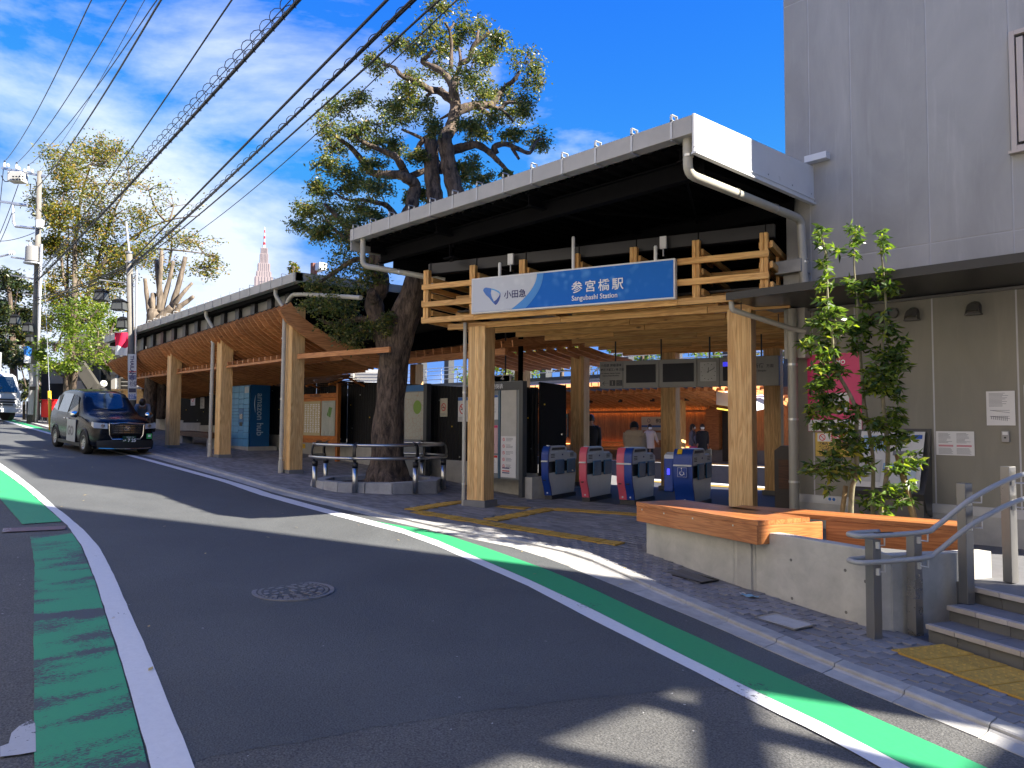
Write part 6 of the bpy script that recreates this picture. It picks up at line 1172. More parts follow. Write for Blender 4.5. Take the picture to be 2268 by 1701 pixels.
Lm([(1100, 1480), (1120, 1390), (1108, 1290), (1092, 1150), (1095, 1010), (1078, 925)], 62, 44, 1, .1); Lm([(1160, 1160), (1110, 1090), (1040, 1050), (985, 1042)], 30, 24, 2); Lm([(1000, 1040), (1012, 985), (1035, 955), (1000, 928), (890, 880)], 22, 8, 3)
Lm([(1180, 1490), (1265, 1380), (1240, 1250), (1212, 1130), (1192, 1000), (1182, 930), (1222, 880), (1245, 800), (1256, 700), (1242, 600), (1262, 535)], 64, 30, 4, .12); Lm([(1245, 770), (1310, 740), (1400, 715), (1500, 710), (1540, 660), (1600, 590), (1650, 550), (1692, 488)], 36, 12, 5); Lm([(1480, 715), (1560, 740), (1605, 700), (1700, 700), (1765, 698)], 18, 6, 6); Lm([(1560, 740), (1620, 790), (1650, 832)], 12, 6, 7); Lm([(1400, 728), (1470, 770), (1535, 832)], 22, 10, 8)
Lm([(1240, 1020), (1320, 1000), (1400, 985), (1480, 1030), (1540, 1090), (1590, 1140), (1645, 1195)], 34, 9, 9); Lm([(1535, 1050), (1520, 1000), (1600, 980), (1680, 1012), (1762, 1040), (1800, 972), (1855, 940)], 24, 7, 10); Lm([(1640, 1005), (1690, 1085)], 13, 9, 11); Lm([(1252, 690), (1200, 660), (1150, 620), (1080, 610), (1000, 560), (920, 530), (872, 500), (840, 458), (760, 440)], 32, 9, 12); Lm([(1100, 620), (1060, 655)], 15, 12, 13)
Lm([(1245, 610), (1180, 500), (1090, 450), (1030, 420), (1060, 390), (1112, 328)], 26, 11, 14); Lm([(1255, 540), (1290, 420), (1280, 330)], 17, 8, 15); Lm([(1290, 430), (1350, 400), (1380, 310), (1440, 260), (1492, 218)], 20, 13, 16); Lm([(1400, 275), (1412, 208)], 12, 9, 17); Lm([(1225, 470), (1228, 300), (1212, 200), (1180, 152)], 15, 6, 18); Lm([(1218, 205), (1246, 158)], 10, 6, 19); Lm([(1210, 780), (1150, 812)], 12, 7, 20)
Lm([(900, 1520), (955, 1420), (965, 1350), (982, 1260), (922, 1212), (880, 1190), (780, 1190), (680, 1170), (610, 1080), (540, 1000), (470, 950), (400, 890)], 52, 10, 21); Lm([(930, 1230), (900, 1150), (850, 1070), (790, 1040), (700, 1000), (600, 950), (530, 878)], 32, 9, 22); Lm([(950, 1200), (1050, 1160)], 24, 20, 23); Lm([(850, 1475), (790, 1400), (720, 1380), (620, 1360), (520, 1360), (430, 1310)], 22, 6, 24); Lm([(640, 1700), (560, 1650), (480, 1600), (400, 1530), (350, 1450), (250, 1400)], 22, 5, 25)
ls.append(limb(tb, DP, [(838, 760), (818, 700), (808, 650), (824, 612), (812, 565), (838, 520), (868, 480)], 22, 16, TD, 26, 1.0253, .08)); ls.append(limb(tb, DP, [(815, 690), (770, 690), (720, 700), (690, 690)], 9, 3, TD, 27, 1.0253)); ls.append(limb(tb, DP, [(812, 650), (800, 628)], 12, 10, TD, 28, 1.0253)); ls.append(limb(tb, DP, [(812, 570), (770, 560), (720, 590), (690, 610)], 8, 3, TD, 29, 1.0253)); ls.append(limb(tb, DP, [(770, 520), (730, 470), (700, 440)], 8, 3, TD, 30, 1.0253))
tb.build('trunk', M_bark, BT, smooth=True)
CL = [(1180, 60, 130, 70), (1100, 180, 120, 90), (1280, 180, 110, 110), (1440, 200, 110, 90), (1540, 330, 120, 90), (1000, 330, 130, 70), (880, 300, 90, 60), (750, 430, 110, 70), (1150, 420, 150, 90), (1350, 500, 160, 110), (950, 560, 120, 80), (1400, 620, 120, 80), (1720, 430, 130, 90), (1790, 560, 110, 100), (1760, 720, 110, 90), (1650, 780, 110, 60), (1500, 800, 110, 80), (920, 680, 110, 70), (800, 720, 110, 60), (620, 680, 130, 60), (480, 740, 130, 90), (380, 860, 120, 90), (420, 1000, 110, 80), (380, 1100, 100, 60), (560, 900, 120, 80), (720, 850, 130, 80), (900, 820, 150, 90), (1110, 850, 90, 70), (1330, 850, 90, 70), (1420, 900, 90, 70), (1800, 960, 100, 80), (1650, 920, 70, 50), (720, 980, 120, 70), (850, 980, 100, 70), (1000, 1080, 90, 60), (700, 1110, 100, 60), (500, 1180, 110, 60), (620, 1250, 150, 80), (750, 1280, 120, 70), (460, 1300, 120, 70), (300, 1260, 100, 50), (250, 1420, 120, 70), (240, 1560, 120, 70), (420, 1440, 130, 70), (600, 1420, 130, 70), (700, 1480, 100, 50), (1040, 1330, 80, 60), (950, 1330, 60, 60), (1380, 1120, 110, 90), (1310, 1200, 80, 110), (1440, 1230, 90, 60), (1600, 1180, 50, 30), (500, 1600, 100, 60), (1050, 720, 100, 70), (1480, 420, 110, 80), (1600, 640, 90, 70), (1220, 310, 110, 80), (350, 1580, 100, 60), (560, 1520, 110, 60), (700, 1590, 90, 50)]
pts, cen = blobs(CL, zT, TD, 78, 3, dvar=1.1, subs=9)
CL2 = [(700, 480, 60, 40), (760, 530, 50, 40), (720, 590, 60, 30), (770, 610, 60, 25), (715, 650, 50, 25), (755, 660, 55, 30), (730, 695, 50, 25), (790, 715, 45, 30), (755, 735, 40, 22), (690, 620, 40, 20), (800, 585, 35, 25), (680, 660, 35, 20), (830, 700, 30, 25)]
pts2, cen2 = blobs(CL2, DP, TD, 60, 4, dvar=.5, subs=9)
tw = MB()
for p0, q in cen + cen2:
    k = random.random() < .7
    if k: tw.tube([p0, (Vector(p0) + Vector(q)) / 2 + Vector((0, 0, .06)), q], [.014, .010, .004], 4, cap=False)
tag(tw.build('twigs', M_bark, BT), kind='stuff')
leaf_mesh('crown', np.concatenate([pts, pts2]), .090, .036, M_leaf, BT, droop=.45, seed=5)
# tree surround: kerb stones of an octagon, steel guard rail
PC = atD(DP(818, 1045), 16.75); PZ = zg(PC.x) + .03
OC = thing('tree_planter', 'octagonal kerb of pale concrete blocks round the foot of the old tree', 'planter', (PC.x, PC.y, PZ)); RO = 1.47
oc = [Vector((PC.x + RO * math.cos(math.radians(22.5 + 45 * i)), PC.y + RO * math.sin(math.radians(22.5 + 45 * i)))) for i in range(8)]; ocn = [PC.to_2d() + (p - PC.to_2d()) * .80 for p in oc]
M_blk = pm('planter_block', (.36, .365, .37), .8, 0, .14, scale=6, bump=.15, rnd=.1, dirt=.2, dscale=3)
for i in range(8):
    a, b, c, d = oc[i], oc[(i + 1) % 8], ocn[(i + 1) % 8], ocn[i]
    for k in range(2):
        t0, t1 = k / 2 + .006, (k + 1) / 2 - .006; q = [a.lerp(b, t0), a.lerp(b, t1), d.lerp(c, t1), d.lerp(c, t0)]; z0 = zg(a.x) - .08; m = MB(); tp = PZ + .17; qi = [v + (PC.to_2d() - v) * .02 for v in q]
        m.add([(*v, z0) for v in q] + [(*v, tp) for v in (qi[0], qi[1], q[2], q[3])], [(0, 3, 2, 1), (4, 5, 6, 7), (0, 1, 5, 4), (1, 2, 6, 5), (2, 3, 7, 6), (3, 0, 4, 7)]); m.build('kerb_block', M_blk, OC, bevel=.015)
m = MB(); m.prism([(p.x, p.y, PZ - .1) for p in ocn], (0, 0, .17)); m.build('soil', bpy.data.materials['soil'], OC)
GRD = thing('tree_guard_rail', 'polished steel two-rail guard with black brackets round the old tree', 'guard rail', (PC.x, PC.y, PZ)); RG = 1.42
gp = [Vector((PC.x + RG * math.cos(math.radians(-2 + 51.43 * i)), PC.y + RG * .98 * math.sin(math.radians(-2 + 51.43 * i)), 0)) for i in range(7)]
def rail_loop(r, z, rad, name):
    for i in range(7):
        a = math.radians(-2 + 51.43 * i); b = math.radians(-2 + 51.43 * (i + 1)); pts = [Vector((PC.x + r * math.cos(t), PC.y + r * math.sin(t), PZ + z)) for t in (lerp(a, b, k / 10) for k in range(11))]
        if i == 3: continue
        m = MB(); m.tube(pts, rad, 10); m.build(name, M_ss, GRD, smooth=True)
rail_loop(1.40, .92, .030, 'top_rail'); rail_loop(1.47, .66, .030, 'lower_rail')
for p in gp:
    d = (p - Vector((PC.x, PC.y, 0))).normalized(); b = Vector((p.x, p.y, PZ))
    m = MB(); m.tube([b + Vector((0, 0, -.05)), b + Vector((0, 0, .48))], .055, 14); m.build('post', M_ss, GRD, smooth=True); m = MB(); m.tube([b + Vector((0, 0, .47)), b + Vector((0, 0, .58))], .06, 14); cpz = m.build('collar', M_black, GRD, smooth=True)
    m = MB(); cv = [b + d * k + Vector((0, 0, z)) for k, z in ((0, .58), (.03, .66), (.05, .76), (.03, .88), (-.02, .95), (-.10, .98))]; m.strip([[q - Vector((-d.y, d.x, 0)) * .03 + d * e for e in (0,)] + [q + Vector((-d.y, d.x, 0)) * .03] + [q + Vector((-d.y, d.x, 0)) * .03 + d * .035] + [q - Vector((-d.y, d.x, 0)) * .03 + d * .035] for q in catmull(cv, 3)], closed=True); m.build('bracket', M_black, GRD)
# ------------------------------------------------------------------ young trees in the planter
M_yleaf = leafmat('young_leaf', [(0, (.040, .075, .022)), (.5, (.10, .17, .04)), (.8, (.17, .26, .045)), (1, (.34, .38, .05))], trans=.42, rough=.25)
YD = 9.55
def young(name, label, stems, clw, clw2, base, seed, depth):
    b = atD(zw2(*base), depth); T = thing(name, label, 'tree', (b.x, b.y, .15), group='young staked trees'); m = MB()
    for pts, r0, r1 in stems:
        P = [atD((zw if f == 'a' else zw2)(x, y), depth + .03 * math.sin(i * 2.1 + seed)) for i, (f, x, y) in enumerate(pts)]; c = catmull(P, 4); m.tube(c, [lerp(r0, r1, i / (len(c) - 1)) for i in range(len(c))], 8)
    P1, c1 = [], []
    rg = np.random.default_rng(seed)
    tips = []
    for cl, zf in ((clw, zw), (clw2, zw2)):
        for x, y, rx, ry in cl:
            for _ in range(max(2, int(rx * ry / 560))):
                a = rg.uniform(0, 6.28); k = rg.random() ** .5; p = np.array(atD(zf(x + rx * k * math.cos(a), y + ry * k * math.sin(a)), depth + rg.uniform(-.14, .14))); tips.append((p, np.array(atD(zf(x, y), depth))))
    L_, O_ = [], []
    for p, c in tips:
        n = rg.integers(6, 10)
        for k in range(n): a = 2 * math.pi * (k + rg.random() * .6) / n; L_.append(p + rg.normal(size=3) * .008); O_.append((math.cos(a) * .8, math.sin(a) * .8, rg.uniform(-.75, .25)))
        m.tube([Vector(c), Vector(p)], [.005, .003], 4, cap=False)
    m.build('trunk', M_stem, T, smooth=True); leaf_mesh('crown', np.array(L_), .115, .040, M_yleaf, T, droop=.15, seed=seed, out=np.array(O_) * 1.8); return T
young('young_tree', 'slender young tree with a bent pale stem, nearest the bench end', [([('b', 628, 1560), ('b', 600, 1280), ('b', 612, 1000), ('b', 652, 870), ('b', 648, 500), ('b', 640, 250), ('a', 470, 1500), ('a', 435, 1340), ('a', 430, 1200), ('a', 385, 800), ('a', 380, 500), ('a', 342, 300), ('a', 330, 170)], .038, .006), ([('a', 440, 1260), ('a', 520, 1160)], .01, .005)],
      [(330, 200, 45, 70), (340, 330, 50, 60), (450, 400, 50, 40), (350, 520, 50, 70), (380, 680, 70, 80), (350, 820, 40, 60), (400, 950, 100, 70), (560, 1050, 60, 60), (300, 1030, 70, 80), (400, 1120, 120, 80), (220, 1240, 80, 70), (400, 1300, 120, 80), (350, 1450, 120, 80), (480, 1480, 80, 70), (330, 1600, 110, 80)],
      [(330, 100, 120, 90), (300, 280, 110, 90), (420, 200, 120, 90), (500, 420, 140, 90), (620, 300, 90, 80), (300, 430, 60, 40), (560, 600, 160, 80), (430, 720, 110, 70), (260, 820, 100, 80), (420, 870, 90, 60), (600, 840, 140, 60), (380, 980, 40, 50)], (628, 1560), 31, YD - .1)
young('young_tree', 'slender young tree with dark stem, middle of the three in the planter', [([('b', 805, 1450), ('b', 800, 1100), ('b', 800, 700), ('b', 720, 200), ('a', 690, 1400), ('a', 662, 1000), ('a', 660, 830), ('a', 632, 600), ('a', 630, 400), ('a', 650, 160)], .03, .006)],
      [(635, 190, 60, 60), (630, 300, 65, 60), (630, 440, 30, 60), (630, 660, 70, 50), (600, 760, 55, 50), (700, 760, 80, 70), (760, 680, 60, 40), (740, 900, 50, 40), (720, 1010, 80, 80), (680, 1130, 120, 80), (650, 1250, 100, 70)], [(760, 80, 80, 80), (700, 600, 70, 60), (760, 760, 70, 60), (740, 1160, 50, 60), (770, 1300, 70, 40)], (805, 1450), 32, YD + .25)
young('young_tree', 'slender young tree with bare upper stem, nearest the handrail', [([('b', 850, 1480), ('b', 862, 1300), ('b', 905, 1050), ('b', 940, 700), ('b', 905, 300), ('b', 890, 100), ('a', 902, 1500), ('a', 892, 1250), ('a', 925, 1000), ('a', 906, 700), ('a', 890, 520), ('a', 870, 350), ('a', 880, 235)], .036, .006)],
      [(885, 240, 55, 40), (900, 310, 50, 50), (880, 390, 40, 40), (895, 600, 60, 50), (920, 680, 80, 60), (980, 740, 70, 50), (880, 780, 60, 50), (900, 970, 30, 60), (960, 1080, 60, 50), (950, 1150, 70, 60), (1080, 1220, 60, 50), (850, 1300, 80, 60), (1000, 1350, 110, 80), (1080, 1430, 70, 70), (900, 1450, 110, 90), (800, 1530, 90, 60), (960, 1560, 100, 70)],
      [(1000, 130, 110, 80), (880, 60, 100, 60), (1010, 330, 120, 70), (900, 400, 100, 60), (830, 400, 90, 60), (1100, 500, 110, 60), (1000, 560, 120, 60), (880, 560, 90, 60), (1150, 720, 100, 60), (1050, 800, 120, 60), (1120, 940, 70, 50), (960, 1000, 80, 50), (1080, 1100, 100, 60), (900, 1220, 60, 60), (830, 1080, 90, 60)], (850, 1480), 33, YD)
M_stake = bark('stake_wood', (.20, .13, .06), (.36, .25, .12), scale=8, depth=.004)
for a, b, r, lab in (((480, 1520), (552, 980), .03, 'round wooden stake leaning left of the young trees'), ((1215, 1420), (1030, 690), .04, 'round wooden stake leaning right of the young trees')):
    p, q = atD(zw2(*a), YD + .05), atD(zw2(*b), YD + .15); m = MB(); m.tube([p, q], r, 12); tag(m.build('tree_stake', M_stake, smooth=True), lab, 'stake', 'tree stakes')
# ------------------------------------------------------------------ trees at the far end of the street
M_yel1 = leafmat('autumn_leaf', [(0, (.055, .085, .015)), (.4, (.14, .16, .025)), (.75, (.30, .25, .03)), (1, (.34, .17, .03))], trans=.4); M_drk = leafmat('dark_leaf', [(0, (.010, .020, .008)), (.6, (.03, .05, .014)), (.9, (.09, .10, .02)), (1, (.2, .16, .03))], trans=.25); M_vgr = leafmat('fresh_leaf', [(0, (.06, .11, .012)), (.5, (.13, .20, .02)), (1, (.26, .30, .03))], trans=.45)
def far_tree(name, label, zf, stems, cl, depth, leaf, lmat, bmat, dens, seed, px=.2532, twig=1.0, base=None, subs=7):
    b = atD(zf(*(base or stems[0][0][0])), depth); T = thing(name, label, 'tree', (b.x, b.y, zg(b.x))); m = MB()
    for i, (pts, r0, r1) in enumerate(stems): limb(m, zf, pts, r0, r1, depth, seed + i, px, .5)
    m.build('trunk', bmat, T, smooth=True); P, cen = blobs(cl, zf, depth, dens, seed, dvar=2.0, subs=subs); m = MB(); rr = random.Random(seed)
    root = [atD(zf(x, y), depth) for s_ in stems for x, y in s_[0][len(s_[0]) // 2:]]
    for j, (p0, q) in enumerate(cen):
        if rr.random() < twig: m.tube([Vector(p0), (Vector(p0) + Vector(q)) / 2 + Vector((rr.uniform(-.1, .1), 0, .1)), Vector(q) + (Vector(q) - Vector(p0)) * .6], [.028, .018, .006], 4, cap=False)
    for c in cl:
        p = atD(zf(c[0], c[1]), depth); n = min(root, key=lambda r: (r - p).length + max(0, r.z - p.z) * 2); mid = (n + p) / 2 + Vector((0, 0, -.3)); m.tube(catmull([n, mid, p], 3), [.07, .065, .06, .05, .045, .04, .03], 5, cap=False)
    tag(m.build('branches', bmat, T), kind='stuff'); leaf_mesh('crown', P, leaf, leaf * .45, lmat, T, droop=.3, seed=seed); return T
far_tree('zelkova_tree', 'tall spreading autumn tree with thinning yellow-green leaves behind the utility poles', zz1, [([(620, 2500), (640, 2000), (650, 1600), (655, 1300), (660, 900), (720, 500), (800, 250)], 42, 5), ([(640, 1900), (700, 1600), (840, 1150), (980, 700), (1150, 400)], 24, 4), ([(700, 1600), (860, 1200), (1150, 900), (1450, 750), (1750, 700)], 20, 3), ([(650, 1600), (560, 1250), (520, 900), (500, 600)], 20, 4), ([(840, 1150), (1150, 1000), (1500, 1000), (1900, 1050)], 16, 3), ([(600, 1700), (590, 1200), (600, 800)], 18, 4)],
    [(600, 250, 220, 170), (820, 150, 220, 120), (560, 500, 220, 170), (850, 430, 240, 190), (1120, 300, 220, 160, 0, .5), (1300, 480, 220, 150, 0, .45), (1520, 620, 220, 150, 0, .4), (500, 750, 200, 160), (750, 750, 220, 160), (1000, 700, 220, 160, 0, .8), (1250, 800, 220, 160, 0, .7), (1500, 900, 200, 130, 0, .6), (1720, 950, 170, 130, 0, .5), (430, 950, 130, 130), (700, 1000, 220, 160), (950, 1000, 220, 160), (1200, 1050, 220, 130), (700, 1250, 270, 160), (950, 1250, 220, 150), (450, 1350, 160, 150), (1750, 1150, 170, 110, 0, .6), (800, 1500, 300, 150), (550, 1600, 260, 150), (380, 620, 120, 110, 0, .6), (1900, 1120, 140, 80, 0, .35), (1000, 150, 160, 110, 0, .4), (1450, 1180, 160, 90, 0, .6)], 40, .17, M_yel1, M_barkl, 80, 71, subs=18)
far_tree('dark_evergreen_tree', 'dark dense evergreen tree at the far end of the street behind the truck', zz2, [([(120, 1000), (120, 500), (100, 0), (60, -400)], 40, 10)], [(40, -300, 150, 120), (160, -250, 150, 130), (60, -80, 150, 130), (190, -60, 140, 140), (40, 150, 140, 140), (180, 150, 130, 140), (60, 330, 130, 120), (200, 380, 120, 110), (320, 250, 110, 110, 3), (330, 50, 110, 120, 3), (330, 450, 100, 110, 3), (-60, 0, 140, 200), (-60, 300, 140, 160), (380, 640, 90, 120, 4), (230, 620, 60, 100, 3)], 46, .26, M_drk, M_bark, 80, 90, subs=10)
far_tree('maple_tree', 'fresh green leafy tree with layered sprays above the taxi', zz2, [([(600, 760), (610, 500), (640, 300), (660, 0), (640, -200)], 46, 16), ([(630, 700), (660, 500), (680, 420)], 24, 18), ([(640, 320), (480, 250), (360, 240)], 14, 4), ([(650, 330), (850, 300), (980, 380)], 12, 4)], [(700, 60, 200, 110), (860, 130, 140, 80), (560, 80, 150, 100), (780, 250, 200, 60), (480, 250, 170, 55), (680, 350, 260, 55), (450, 440, 170, 45), (900, 360, 110, 70), (960, 420, 60, 50), (620, -80, 200, 90), (860, -60, 160, 90), (380, 350, 70, 40), (560, 440, 120, 30), (1000, 60, 80, 80)], 33, .15, M_vgr, M_bark, 60, 110, subs=9)
# pruned tree
pb_ = atD(zz2(1330, 1010), 27.0); PT = thing('pruned_tree', 'hard-pruned tree with sawn-off bare limbs beside the leaning street pole', 'tree', (pb_.x, pb_.y, zg(pb_.x))); m = MB()
for i, (pts, r0, r1) in enumerate((([(1330, 1720), (1340, 1600), (1350, 1530)], 60, 52), ([(1310, 1560), (1285, 1400), (1268, 1250)], 24, 15), ([(1340, 1520), (1335, 1450), (1345, 1385)], 26, 24), ([(1390, 1540), (1400, 1400), (1380, 1200), (1370, 1090)], 30, 19), ([(1385, 1400), (1405, 1200), (1412, 1008)], 22, 17), ([(1400, 1550), (1440, 1420), (1485, 1250), (1516, 1098)], 28, 14), ([(1470, 1600), (1520, 1450), (1565, 1300), (1622, 1062)], 34, 18), ([(1530, 1480), (1600, 1380), (1682, 1290)], 22, 13), ([(1540, 1560), (1570, 1500), (1640, 1450), (1692, 1408)], 28, 15), ([(1370, 1640), (1440, 1560), (1500, 1500)], 40, 30), ([(1330, 1650), (1345, 1800), (1345, 2060)], 50, 34))): limb(m, zz1, pts, r0, r1, 27.0, 130 + i, .2532, .12)
m.build('limbs', M_barkl, PT, smooth=True); m = MB(); limb(m, zz2, [(1290, 1010), (1310, 800), (1330, 500), (1345, 330), (1345, 150)], 62, 48, 27.3, 150, .2532, .05); limb(m, zz2, [(1400, 900), (1420, 600), (1415, 300)], 40, 46, 27.5, 151, .2532, .05); m.build('trunk', M_bark, PT, smooth=True)
# trees beyond the tracks
for i, (px_, py_0, dpt, mt, lab) in enumerate(((1240, 760, 52, M_yel1, 'yellowing tree beyond the tracks seen past the entrance column'), (1120, 790, 48, M_vgr, 'green tree beyond the tracks left of the entrance column'), (1420, 765, 50, M_vgr, 'green treetop beyond the tracks above the hanging board'), (1740, 780, 55, M_yel1, 'golden treetop beyond the tracks right of the entrance'), (1580, 770, 58, M_vgr, 'pale green treetop beyond the hanging clock'), (650, 590, 60, M_yel1, 'small yellow treetop showing over the side canopy roof'))):
    far_tree('background_tree', lab, lambda x, y, a=px_, b=py_0: (a + x, b + y), [([(0, 130), (5, 60), (0, 0)], 6, 3)], [(0, -10, 40, 24), (-40, 10, 40, 24), (40, 10, 40, 24), (-60, 40, 40, 24), (60, 40, 40, 24), (0, 30, 45, 24)] if i < 5 else [(0, 0, 12, 12), (0, 15, 10, 8)], dpt, .3, mt, M_bark, 30, 170 + i, 1.0)

# ================================================================== poles, wires, lanterns
M_cpole = pm('pole_concrete', (.19, .175, .15), .8, 0, .12, scale=3, bump=.1, dirt=.15)
p1 = gnd(DP(72, 914)); z1g = zg(p1.x); t1 = atD(zz1(347, 312), (p1 - CAM).dot(CF)); P1 = thing('utility_pole', 'tall concrete utility pole with transformers and crossarms beside the truck', 'utility pole', (p1.x, p1.y, z1g)); d1 = (p1 - CAM).dot(CF)
m = MB(); m.tube([p1 - Vector((0, 0, .2)), Vector((t1.x, t1.y, t1.z))], [.17, .095], 16); m.build('shaft', M_cpole, P1, smooth=True)
m = MB(); c_ = atD(zz2(318, 940), d1 - .2); e_ = atD(zz1(362, 950), d1 - .2); m.tube([c_, e_], .06, 10); m.build('conduit', M_galv, P1, smooth=True)
def arm(x0, y0, x1, y1, w=.09, dz=0): m = MB(); m.beam(atD(zz1(x0, y0), d1 + dz), atD(zz1(x1, y1), d1 + dz), w, w); m.build('crossarm', M_galv, P1)
arm(15, 285, 400, 360); arm(-20, 575, 240, 610); arm(100, 1065, 210, 1080, .07); arm(100, 1222, 300, 1255, .06); arm(205, 1385, 300, 1395, .05); arm(0, 1060, 120, 1030, .06)
m = MB(); m.tube([atD(zz1(x, y), d1) for x, y in ((240, 612), (115, 605), (118, 760), (135, 795), (300, 812))], .06, 8); m.build('conduit_frame', M_galv, P1)
INS = [(38, 235), (143, 250), (247, 268)]
for x, y in INS:
    b = atD(zz1(x, y + 45), d1); m = MB(); m.lathe(tuple(b), [(.04, 0), (.06, .05), (.045, .08), (.065, .12), (.045, .15), (.05, .19), (.025, .23)], 10); m.build('insulator', M_wht, P1, smooth=True); m = MB(); m.lathe((b.x, b.y, b.z + .23), [(.035, 0), (.035, .07), (0, .09)], 8); m.build('insulator_cap', M_black, P1)
for x, y in ((70, 275), (165, 300), (215, 320), (280, 325)): b = atD(zz1(x, y), d1 - .1); m = MB(); m.lathe(tuple(b), [(.04, 0), (.07, .05), (.05, .12), (0, .16)], 8); m.build('insulator', M_wht, P1)
c_ = atD(zz1(155, 370), d1 - .1); m = MB(); m.box(tuple(c_), (.62, .5, .42), YAW); sw = m.build('switch_box', pm('switch_grey', (.50, .48, .43), .5, 0, .06), P1, bevel=.03)
for i in range(4):
    for k in range(2): q = atD(zz1(115 + 28 * i, 360 + 22 * k), d1 - .42); m = MB(); m.box(tuple(q), (.07, .03, .05), YAW); m.build('bushing', M_black, sw)
c_ = atD(zz1(285, 1040), d1 - .2); m = MB(); m.lathe((c_.x, c_.y, c_.z - .33), [(.28, 0), (.30, .03), (.28, .08), (.28, .62), (.24, .68), (0, .7)], 18); m.build('transformer', pm('transformer_grey', (.22, .215, .2), .5, 0, .06), P1, smooth=False, auto=40); m = MB(); m.lathe((c_.x, c_.y, c_.z - .42), [(.34, 0), (.34, .06), (.2, .08)], 18); m.build('transformer_base', M_galv, P1)
for x, y in ((240, 985), (265, 965)): b = atD(zz1(x, y), d1 - .3); m = MB(); m.lathe(tuple(b), [(.04, 0), (.06, .06), (.03, .14)], 8); m.build('insulator', M_wht, P1)
c_ = atD(zz1(352, 775), d1 - .25); m = MB(); m.box(tuple(c_), (.26, .2, .36), YAW); m.build('meter_box', M_white, P1, bevel=.02)
for i in range(6): q = atD(zz1(120 - 18 * (i % 3), 1035 + 8 * (i // 3)), d1 - .1); m = MB(); m.lathe(tuple(q), [(.03, 0), (.05, .05), (.02, .12)], 8); m.build('insulator', M_wht, P1)
for pts in (((270, 420), (265, 500), (310, 560), (320, 640)), ((270, 640), (300, 660), (270, 690), (320, 700)), ((345, 650), (400, 720), (390, 790), (330, 830)), ((310, 380), (320, 450), (300, 520)), ((10, 350), (40, 400), (80, 400))): m = MB(); m.tube(catmull([atD(zz1(x, y), d1 - .25) for x, y in pts], 4), .02, 5); m.build('jumper_cable', M_black, P1)
m = MB(); q = atD(zz2(285, 632), d1 - .35); m.box(tuple(q), (.26, .03, .16), YAW); m.build('number_plate', M_black, P1); m = MB(); b0 = atD(zz2(272, 960), d1 - .02); m.tube([b0, atD(zz2(280, 870), d1 - .02)], .19, 14); m.build('black_wrap', M_black, P1); m = MB(); m.tube([atD(zz2(283, 860), d1 - .02), atD(zz2(300, 420), d1 - .02)], [.185, .165], 14); m.build('pale_wrap', pm('wrap_pale', (.36, .36, .36), .5, 0, .06), P1)
# pole 2
P2x = Vector((-27.5, 8.3, 0)); P2x.z = zg(-27.5); d2p = (P2x - CAM).dot(CF); P2 = thing('street_pole', 'slender concrete street pole with lanterns, flag and long vertical sign', 'street pole', P2x)
q0, q1_ = atD(zz2(1155, 1000), d2p), atD(zz1(1130, 1015), d2p)
m = MB(); m.tube([Vector((P2x.x, P2x.y, P2x.z - .1)), atD(zz2(1155, 700), d2p), q1_], [.13, .125, .095], 16); m.build('shaft', M_cpole, P2, smooth=True); m = MB(); m.tube([q1_, atD(zz1(1103, 755), d2p)], .035, 10); m.build('extension', M_galv, P2); m = MB(); m.tube([atD(zz2(1188, 330), d2p - .1), atD(zz1(1195, 1175), d2p - .1)], .035, 8); m.build('conduit', M_galv, P2)
for y in (1025, 1110): q = atD(zz1(1130, y), d2p); m = MB(); m.tube([q - UPZ * .03, q + UPZ * .03], .12, 14); m.build('band', M_ss, P2)
for a, b in (((870, 1262), (1180, 1300)), ((1000, 1335), (1110, 1350)), ((1000, 1720), (1130, 1725))): m = MB(); m.beam(atD(zz1(*a), d2p), atD(zz1(*b), d2p), .035, .035); m.build('bracket_arm', M_galv, P2)
q = atD(zz1(1200, 1120), d2p); m = MB(); m.lathe(tuple(q), [(.05, 0), (.1, .05), (.1, .1), (.04, .14)], 10); m.build('cable_clamp', M_black, P2)
M_shade = pm('lantern_pane', (.06, .065, .065), .35, 0, .1); M_lant = pm('lantern_black', (.01, .011, .013), .85, spec=.1)
def lantern(name, label, c, w, h, pale=False, hang=.25):
    w *= .78; h *= .9
    T = thing(name, label, 'lantern', tuple(c), YAW, 'street lanterns')
    m = MB(); wt, wb = w * .40, w * .5
    m.add([(-wb, -wb, 0), (wb, -wb, 0), (wb, wb, 0), (-wb, wb, 0), (-wt, -wt, h * .74), (wt, -wt, h * .74), (wt, wt, h * .74), (-wt, wt, h * .74)], [(0, 3, 2, 1), (0, 1, 5, 4), (1, 2, 6, 5), (2, 3, 7, 6), (3, 0, 4, 7), (4, 5, 6, 7)]); link('glass', m.mesh('glass', M_shade), T, True)
    m = MB()
    for sx, sy in ((-1, -1), (1, -1), (1, 1), (-1, 1)): m.beam((sx * wb, sy * wb, 0), (sx * wt, sy * wt, h * .74), .02, .02)
    for a, z in ((wb, 0), (wt, h * .74)):
        for s in (-1, 1): m.beam((-a, s * a, z), (a, s * a, z), .025, .025); m.beam((s * a, -a, z), (s * a, a, z), .025, .025)
    link('frame', m.mesh('frame', M_lant), T, True)
    m = MB(); r = w * .54; m.add([(-r, -r, h * .74), (r, -r, h * .74), (r, r, h * .74), (-r, r, h * .74), (-.06, -.06, h), (.06, -.06, h), (.06, .06, h), (-.06, .06, h)], [(0, 3, 2, 1), (0, 1, 5, 4), (1, 2, 6, 5), (2, 3, 7, 6), (3, 0, 4, 7), (4, 5, 6, 7)]); link('cap', m.mesh('cap', M_lant), T, True)
    m = MB(); m.tube([(0, 0, h), (0, 0, h + hang)], .018, 6); link('hanger', m.mesh('hanger', M_lant), T, True)
